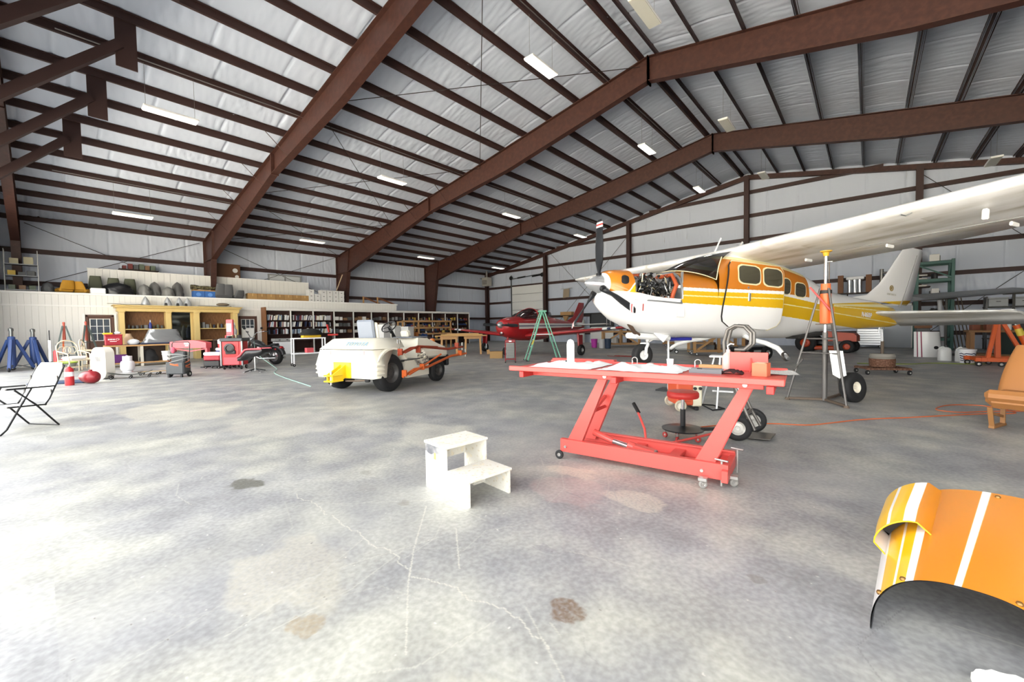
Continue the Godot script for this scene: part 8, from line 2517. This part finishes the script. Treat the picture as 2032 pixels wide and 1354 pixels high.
	MB.new().bb(P(28.9, 2.15, BACK - 0.32), P(30.19, 2.25, BACK - 0.2)).out(d, "head", trim)
	MB.new().ball(P(29.1, 1.0, BACK - 0.34), V(0.035, 0.035, 0.035), 10).out(d, "door_knob", steel)
	# wall shelf over the aeroplane's back with parts
	t = thing("long_wall_shelf", "long dark shelf fixed high on the back wall behind the aeroplane's tail", "shelf", 27.6, 28.6, 2.85)
	pbox(t, "board", darkw, V(0, 0.02, 0), V(4.2, 0.05, 0.7))
	for x in [-1.9, 0.0, 1.9]: MB.new().bar(V(x, 0, 0.3), V(x, -0.4, -0.28), 0.05, 0.05).out(t, "bracket", darkw)
	nm = 0
	for u in [27.3, 28.45]:
		t = thing("brown_duct_tube", "upright brown cardboard tube on the long wall shelf, %s" % ["left" if nm == 0 else "right"], "tube", u, 28.6, 2.896, 0, "cardboard tubes on the wall shelf")
		pbox(t, "tube_wall", M("brown duct", C("7a5236"), 0.7), V(0, 0.48 - 0.02 * nm, 0), V(0.24, 0.96 - 0.04 * nm, 0.24), 0.01)
		nm += 1
	t = thing("silver_exhaust_unit", "shiny silver exhaust unit with white top between the brown tubes", "exhaust unit", 27.9, 28.6, 2.896)
	for x in [-0.22, 0.0, 0.2]: MB.new().lathe([Vector2(0, 0), Vector2(0.1, 0), Vector2(0.09, 0.3), Vector2(0.1, 0.7), Vector2(0, 0.7)], 14, V(x, 0, 0)).out(t, "silver_can", chrome)
	pbox(t, "white_cap", white, V(0, 0.78, 0), V(0.75, 0.16, 0.4), 0.03)
	t = thing("grey_stove_pipe", "thin grey upright pipe on the wall shelf right of the tubes", "pipe", 28.95, 28.6, 2.896)
	MB.new().cyl(V(0, 0, 0), V(0, 1.15, 0), 0.08, -1, 12).out(t, "pipe_wall", M("galvanised conduit", C("8d8a86"), 0.4, 0.8))
	MB.new().cyl(V(0.05, 0.95, 0), V(0.22, 0.95, 0), 0.06, -1, 10).out(t, "side_stub", M("galvanised conduit", C("8d8a86"), 0.4, 0.8))
	t = thing("extrusion_stack", "stack of grey metal channels on the wall shelf by the fin", "channels", 30.0, 28.5, 3.0)
	for k in 4: pbox(t, "channel", M("galvanised conduit", C("8d8a86"), 0.4, 0.8), V(0.05 * k, 0.06 + 0.17 * k, 0), V(1.2 - 0.1 * k, 0.09, 0.4), 0.01)
	pbox(t, "stack_shelf", darkw, V(0, 0.0, 0), V(1.4, 0.05, 0.6))
	# green pallet rack
	t = thing("green_pallet_rack", "dark green steel pallet rack with diagonal bracing behind the aeroplane's fin", "rack", 30.7, 27.4, 0, 0)
	var grn := M("rack green", C("2f5b52"), 0.5)
	for x in [-0.55, 0.6]:
		for z in [-0.5, 0.5]: pbox(t, "upright", grn, V(x, 2.06, z), V(0.11, 4.12, 0.09), 0.006)
		for k in 5: MB.new().bar(V(x, 0.4 + k * 0.75, -0.5 if k % 2 == 0 else 0.5), V(x, 1.1 + k * 0.75, 0.5 if k % 2 == 0 else -0.5), 0.04, 0.04).out(t, "side_brace", grn)
	for y in [0.5, 1.5, 2.4, 3.2, 4.0]:
		for z in [-0.5, 0.5]: pbox(t, "beam", grn, V(0.02, y, z), V(1.1, 0.13, 0.05), 0.006)
		pbox(t, "shelf_deck", M("dull deck", C("4d4c48"), 0.7), V(0.02, y + 0.07, 0), V(1.1, 0.02, 1.0))
	MB.new().bar(V(-0.5, 3.9, 0.52), V(0.55, 3.3, 0.52), 0.04, 0.06).out(t, "front_brace", grn)
	for q in [[3.281, "third", 51], [2.481, "second", 52], [1.581, "lowest", 53], [4.081, "top", 54]]:
		goods([["dark grey", "3a3c3e", "box"], ["white", "b9bcbd", "box"], ["black", "27272a", "can"], ["dull green", "4f5848", "box"]], 30.75, 27.05, 27.75, q[0], 3, 0.4, "on the %s level of the green rack" % q[1], q[2])
	# spare wing lying on a padded bar
	t = thing("spare_wing", "long grey spare wing with silver leading edge racked level behind the tailplane", "wing", 29.67, 22.3, 2.22)
	var wv := P(3.6, 0.3, 3.1)
	var rings := []
	var across := V(-wv.z, 0, wv.x).normalized() * -1.0
	for f in [0.0, 0.92, 0.97, 1.0]:
		var rg := []
		for p in wing_ring(0, 0, 0, 1.4 * (1.0 - 0.15 * f), 0.2 if f < 0.95 else 0.1): rg.append(wv * f + across * (p.x - 0.7) * -1.0 + V(0, p.y, 0))
		rings.append(rg)
	MB.new().loft(rings.slice(0, 2), true, false).out(t, "wing_panel", M("grey wing metal", C("8f9294"), 0.35, 0.5))
	MB.new().loft(rings.slice(1), false, true).out(t, "wing_tip", M("dark grey paint", C("3a3b3d"), 0.4))
	for f in [0.3, 0.85]:
		var p: Vector3 = wv * f
		MB.new().cyl(p + V(0, -0.12, 0), V(p.x, -2.2, p.z), 0.04, -1, 10).out(t, "wing_stand_post", M("dull deck", C("4d4c48"), 0.7))
		pbox(t, "wing_stand_pad", M("dull deck", C("4d4c48"), 0.7), p + V(0, -0.1, 0), V(0.5, 0.06, 0.5), 0.01)
		pbox(t, "wing_stand_foot", M("dull deck", C("4d4c48"), 0.7), V(p.x, -2.19, p.z), V(0.7, 0.05, 0.7), 0.01)
	# white cowling panel, jugs, printed bucket
	t = thing("white_cowl_half", "curved white cowling half with red stripes standing on the floor by the jugs", "cowling", 30.15, 21.9, 0, 15)
	var g := []
	for j in 9:
		var f := j / 8.0
		var row := []
		for i in 17:
			var a := lerpf(-75.0, 75.0, i / 16.0)
			row.append(V(0.42 * sin(deg_to_rad(a)) * (1.0 - 0.1 * f) - 0.06 * f, 0.95 * f, 0.3 * cos(deg_to_rad(a))))
		g.append(row)
	var cm := MB.new()
	cm.grid(g)
	cm.out(t, "cowl_skin", M("white aeroplane paint", C("f2f2f0"), 0.22))
	for q in [2, 4]:
		var sg := []
		for j in 9: sg.append([g[j][q] + V(0, 0, 0.004), g[j][q + 1].lerp(g[j][q], 0.4) + V(0, 0, 0.004)])
		MB.new().grid(sg).out(t, "red_stripe", M("maroon stripe", C("8c3550"), 0.4))
	MB.new().ball(V(0.14, 0.36, 0.285), V(0.07, 0.06, 0.02), 12).out(t, "dark_vent", black)
	nm = 0
	for q in [[30.42, 20.05], [30.8, 19.8]]:
		t = thing("fuel_jug", "white translucent plastic jug with black cap on the floor, %s" % ["left, with its handle showing" if nm == 0 else "right, next to the printed bucket"], "jug", q[0], q[1], 0, 20, "white jugs")
		var jr := []
		for k in [[0.0, 1.0], [0.02, 1.05], [0.34, 1.05], [0.42, 0.85], [0.46, 0.4]]:
			var rg := []
			for i in 16:
				var a := TAU * i / 16
				rg.append(V(0.15 * k[1] * signf(cos(a)) * pow(absf(cos(a)), 0.5), k[0], 0.12 * k[1] * signf(sin(a)) * pow(absf(sin(a)), 0.5)))
			jr.append(rg)
		MB.new().loft(jr).out(t, "jug_body", M("milky plastic", C("d9dad8"), 0.4))
		MB.new().cyl(V(0.03, 0.45, 0), V(0.03, 0.52, 0), 0.05, -1, 12).out(t, "cap", blackp)
		MB.new().tube([V(-0.14, 0.3, 0), V(-0.15, 0.4, 0), V(-0.08, 0.47, 0), V(0.0, 0.46, 0)], 0.022, 8).out(t, "handle", M("milky plastic", C("d9dad8"), 0.4))
		nm += 1
	t = thing("printed_bucket", "white bucket with ragged dark blue print by the orange hoist", "bucket", 30.84, 19.3)
	MB.new().lathe([Vector2(0, 0), Vector2(0.16, 0), Vector2(0.2, 0.4), Vector2(0.215, 0.4), Vector2(0.215, 0.44), Vector2(0, 0.44)], 20).out(t, "pail", white)
	for k in 4:
		var band := []
		for i in 9:
			var a := deg_to_rad(20.0 + i * 16.0)
			band.append(V(cos(a) * (0.165 + 0.01 * k + 0.004) * 1.02, 0.09 + k * 0.07 + 0.016 * sin(i * 2.4 + k), sin(a) * (0.165 + 0.01 * k + 0.004) * 1.02))
		MB.new().tube(band, 0.013, 5).out(t, "print_stroke", M("navy paint", C("232a4e"), 0.35))
	var path2 := []
	for q in [[28.2, 17.4], [28.9, 17.6], [29.5, 17.9], [30.0, 18.6], [30.8, 18.7], [31.4, 19.2]]: path2.append(P(q[0] - 29.5, 0.012, q[1] - 18.0))
	var sm2 := []
	for i in path2.size() - 1:
		for k in 4: sm2.append(path2[i].cubic_interpolate(path2[i + 1], path2[maxi(i - 1, 0)], path2[mini(i + 2, path2.size() - 1)], k / 4.0))
	single(MB.new().tube(sm2, 0.014, 6), "green_hose", M("olive green hose", C("7d8a2e"), 0.6), "olive green hose lying on the floor towards the white jugs", "hose", 29.5, 18.0)
	# engine hoist
	t = thing("engine_hoist", "bright orange engine hoist on castors with a yellow-banded ram at right", "engine hoist", 31.3, 18.5, 0, 10)
	var oh := M("hoist orange", C("c9551a"), 0.42)
	for z in [-0.4, 0.35]: pbox(t, "floor_leg", oh, V(0.35, 0.2, z), V(1.75, 0.12, 0.1), 0.008)
	pbox(t, "cross_beam", oh, V(-0.35, 0.2, -0.02), V(0.12, 0.12, 0.9), 0.008)
	for x in [-0.45, 0.0, 0.55, 1.15]:
		for z in [-0.4, 0.38]: tyre(t, "castor", V(x, 0.07, z), V(0, 0, 1), 0.07, 0.05, steel, black, 0.5)
	MB.new().bar(V(-0.25, 0.22, 0.3), V(0.0, 1.35, 0.05), 0.09, 0.09, 0.006).out(t, "mast_brace", oh)
	MB.new().bar(V(0.05, 0.22, 0.0), V(0.02, 1.4, 0.0), 0.11, 0.11, 0.006).out(t, "mast", oh)
	MB.new().bar(V(0.6, 0.22, 0.0), V(0.1, 1.35, 0.0), 0.09, 0.09, 0.006).out(t, "mast_brace", oh)
	MB.new().cyl(V(0.62, 0.55, 0.05), V(0.38, 1.2, 0.05), 0.075, -1, 14).out(t, "ram_cylinder", oh)
	MB.new().cyl(V(0.49, 0.9, 0.05), V(0.42, 1.1, 0.05), 0.08, -1, 14).out(t, "ram_label", M("yellow label", C("d8c24a"), 0.5))
	MB.new().cyl(V(0.38, 1.2, 0.05), V(0.33, 1.36, 0.05), 0.03, -1, 10).out(t, "ram_piston", steel)
	MB.new().bar(V(0.0, 1.42, 0.0), V(-0.2, 1.62, 0.0), 0.1, 0.12, 0.006).out(t, "boom_heel", oh)
	MB.new().bar(V(0.45, 1.4, 0.05), V(1.5, 0.75, 0.05), 0.1, 0.12, 0.006).out(t, "folded_boom", oh)
	# bench at the far right with clutter, wire shelving and storage boxes
	t = thing("right_workbench", "long timber workbench with dark cloth front along the back at right", "workbench", 33.2, 20.9, 0, 0)
	pbox(t, "bench_top", M("worn timber", C("8a6440"), 0.7), V(0, 0.98, 0), V(4.4, 0.07, 0.9), 0.006)
	pbox(t, "dark_front", M("dark green cloth", C("1f2a26"), 0.9), V(0.3, 0.55, 0.3), V(3.6, 0.8, 0.04))
	pbox(t, "low_shelf", M("worn timber", C("8a6440"), 0.7), V(0, 0.2, 0), V(4.4, 0.05, 0.85), 0.006)
	for x in [-2.1, 0.0, 2.1]:
		for z in [-0.38, 0.38]: pbox(t, "leg", M("worn timber", C("8a6440"), 0.7), V(x, 0.48, z), V(0.1, 0.95, 0.1))
	r.seed = 23
	for k in 26:
		var kinds := [["grey", "8b8d8d", "can"], ["white", "c9cac8", "bottle"], ["brown", "7a5236", "box"], ["silver", "aeb0b0", "can"], ["dark grey", "3a3c3e", "box"], ["rust", "7d4630", "box"]]
		var q: Array = kinds[r.randi() % kinds.size()]
		var hh := r.randf_range(0.12, 0.4)
		var mb := MB.new()
		if q[2] == "box": mb.box(V(0, hh * 0.5, 0), V(0.2, hh, 0.2), 0.01)
		else: mb.lathe([Vector2(0, 0), Vector2(0.07, 0), Vector2(0.07, hh * 0.65), Vector2(0.03 if q[2] == "bottle" else 0.07, hh * 0.85), Vector2(0.03 if q[2] == "bottle" else 0.065, hh), Vector2(0, hh)], 12)
		single(mb, q[0].replace(" ", "_") + "_" + q[2], M(q[0] + " goods", C(q[1]), 0.55), "%s %s on the %s of the right workbench" % [q[0], q[2], ["left third", "middle third", "right third"][clampi(int(k / 9.0), 0, 2)]], q[2], 31.2 + k * 0.158, 20.9 + r.randf_range(-0.3, 0.3), 1.016, r.randf_range(0, 40), "goods on the right workbench")
	nm = 0
	for u in [32.85, 33.6, 34.3, 35.0]:
		t = thing("storage_tote", "pale grey lidded storage tote on the high shelf at far right, %s from the left" % ["first", "second", "third", "fourth"][nm], "tote", u, 28.4, 1.95, 0, "storage totes at far right")
		pbox(t, "tote_body", M("pale tote", C("b9bcbd"), 0.5), V(0, 0.17, 0), V(0.58, 0.34, 0.42), 0.02)
		pbox(t, "tote_lid", M("pale tote", C("b9bcbd"), 0.5), V(0, 0.37, 0), V(0.62, 0.06, 0.46), 0.015)
		pbox(t, "tote_handle", blackp, V(0, 0.22, 0.212), V(0.14, 0.03, 0.01))
		nm += 1
	t = thing("steel_wall_rack", "dark steel rack along the back wall carrying the storage totes", "rack", 34.0, 28.45)
	for x in [-1.5, 1.5]:
		for z in [-0.25, 0.25]: pbox(t, "upright", blackp, V(x, 1.2, z), V(0.06, 2.4, 0.06))
	for y in [0.5, 1.2, 1.92]: pbox(t, "shelf", M("dull deck", C("4d4c48"), 0.7), V(0, y, 0), V(3.1, 0.05, 0.55))
	goods([["brown", "7a5236", "carton"], ["tan", "8a6c4a", "carton"], ["white", "c9cac8", "box"]], 33.0, 28.2, 28.6, 1.226, 2, 0.5, "on the steel rack under the totes", 83)
	t = thing("leaning_pipes", "bundle of rusty pipes leaning on the back wall beside the green rack", "pipes", 31.45, 28.5)
	for k in 6: MB.new().cyl(V(k * 0.12, 0.02, 0.3), V(-0.3 + k * 0.12, 2.5, -0.2), 0.02, -1, 6).out(t, "pipe", M("rusty pipe", C("6d5f52"), 0.7, 0.3))
	MB.new().cyl(V(-0.25, 0.02, 0.3), V(-0.4, 2.4, -0.2), 0.09, -1, 10).out(t, "white_pipe", white)
	t = thing("brown_tall_carton", "brown cardboard carton over a black stand beside the white door", "carton", 30.3, 25.9)
	pbox(t, "carton_body", M("brown duct", C("7a5236"), 0.7), V(0, 1.3, 0), V(0.55, 0.55, 0.5), 0.006)
	pbox(t, "stand", blackp, V(0, 0.51, 0), V(0.45, 1.02, 0.45), 0.01)

func build_objects() -> void:
	build_cessna()
	build_tug()
	build_red_plane()
	build_lift_table()
	build_step_stool()
	build_wing_jack()
	build_near_floor_things()
	build_lawn_chairs()
	build_middle()
	build_storage_room()
	build_cabinets()
	build_bookcase()
	build_loft_goods()
	build_workbench()
	build_left_floor()
	build_back()
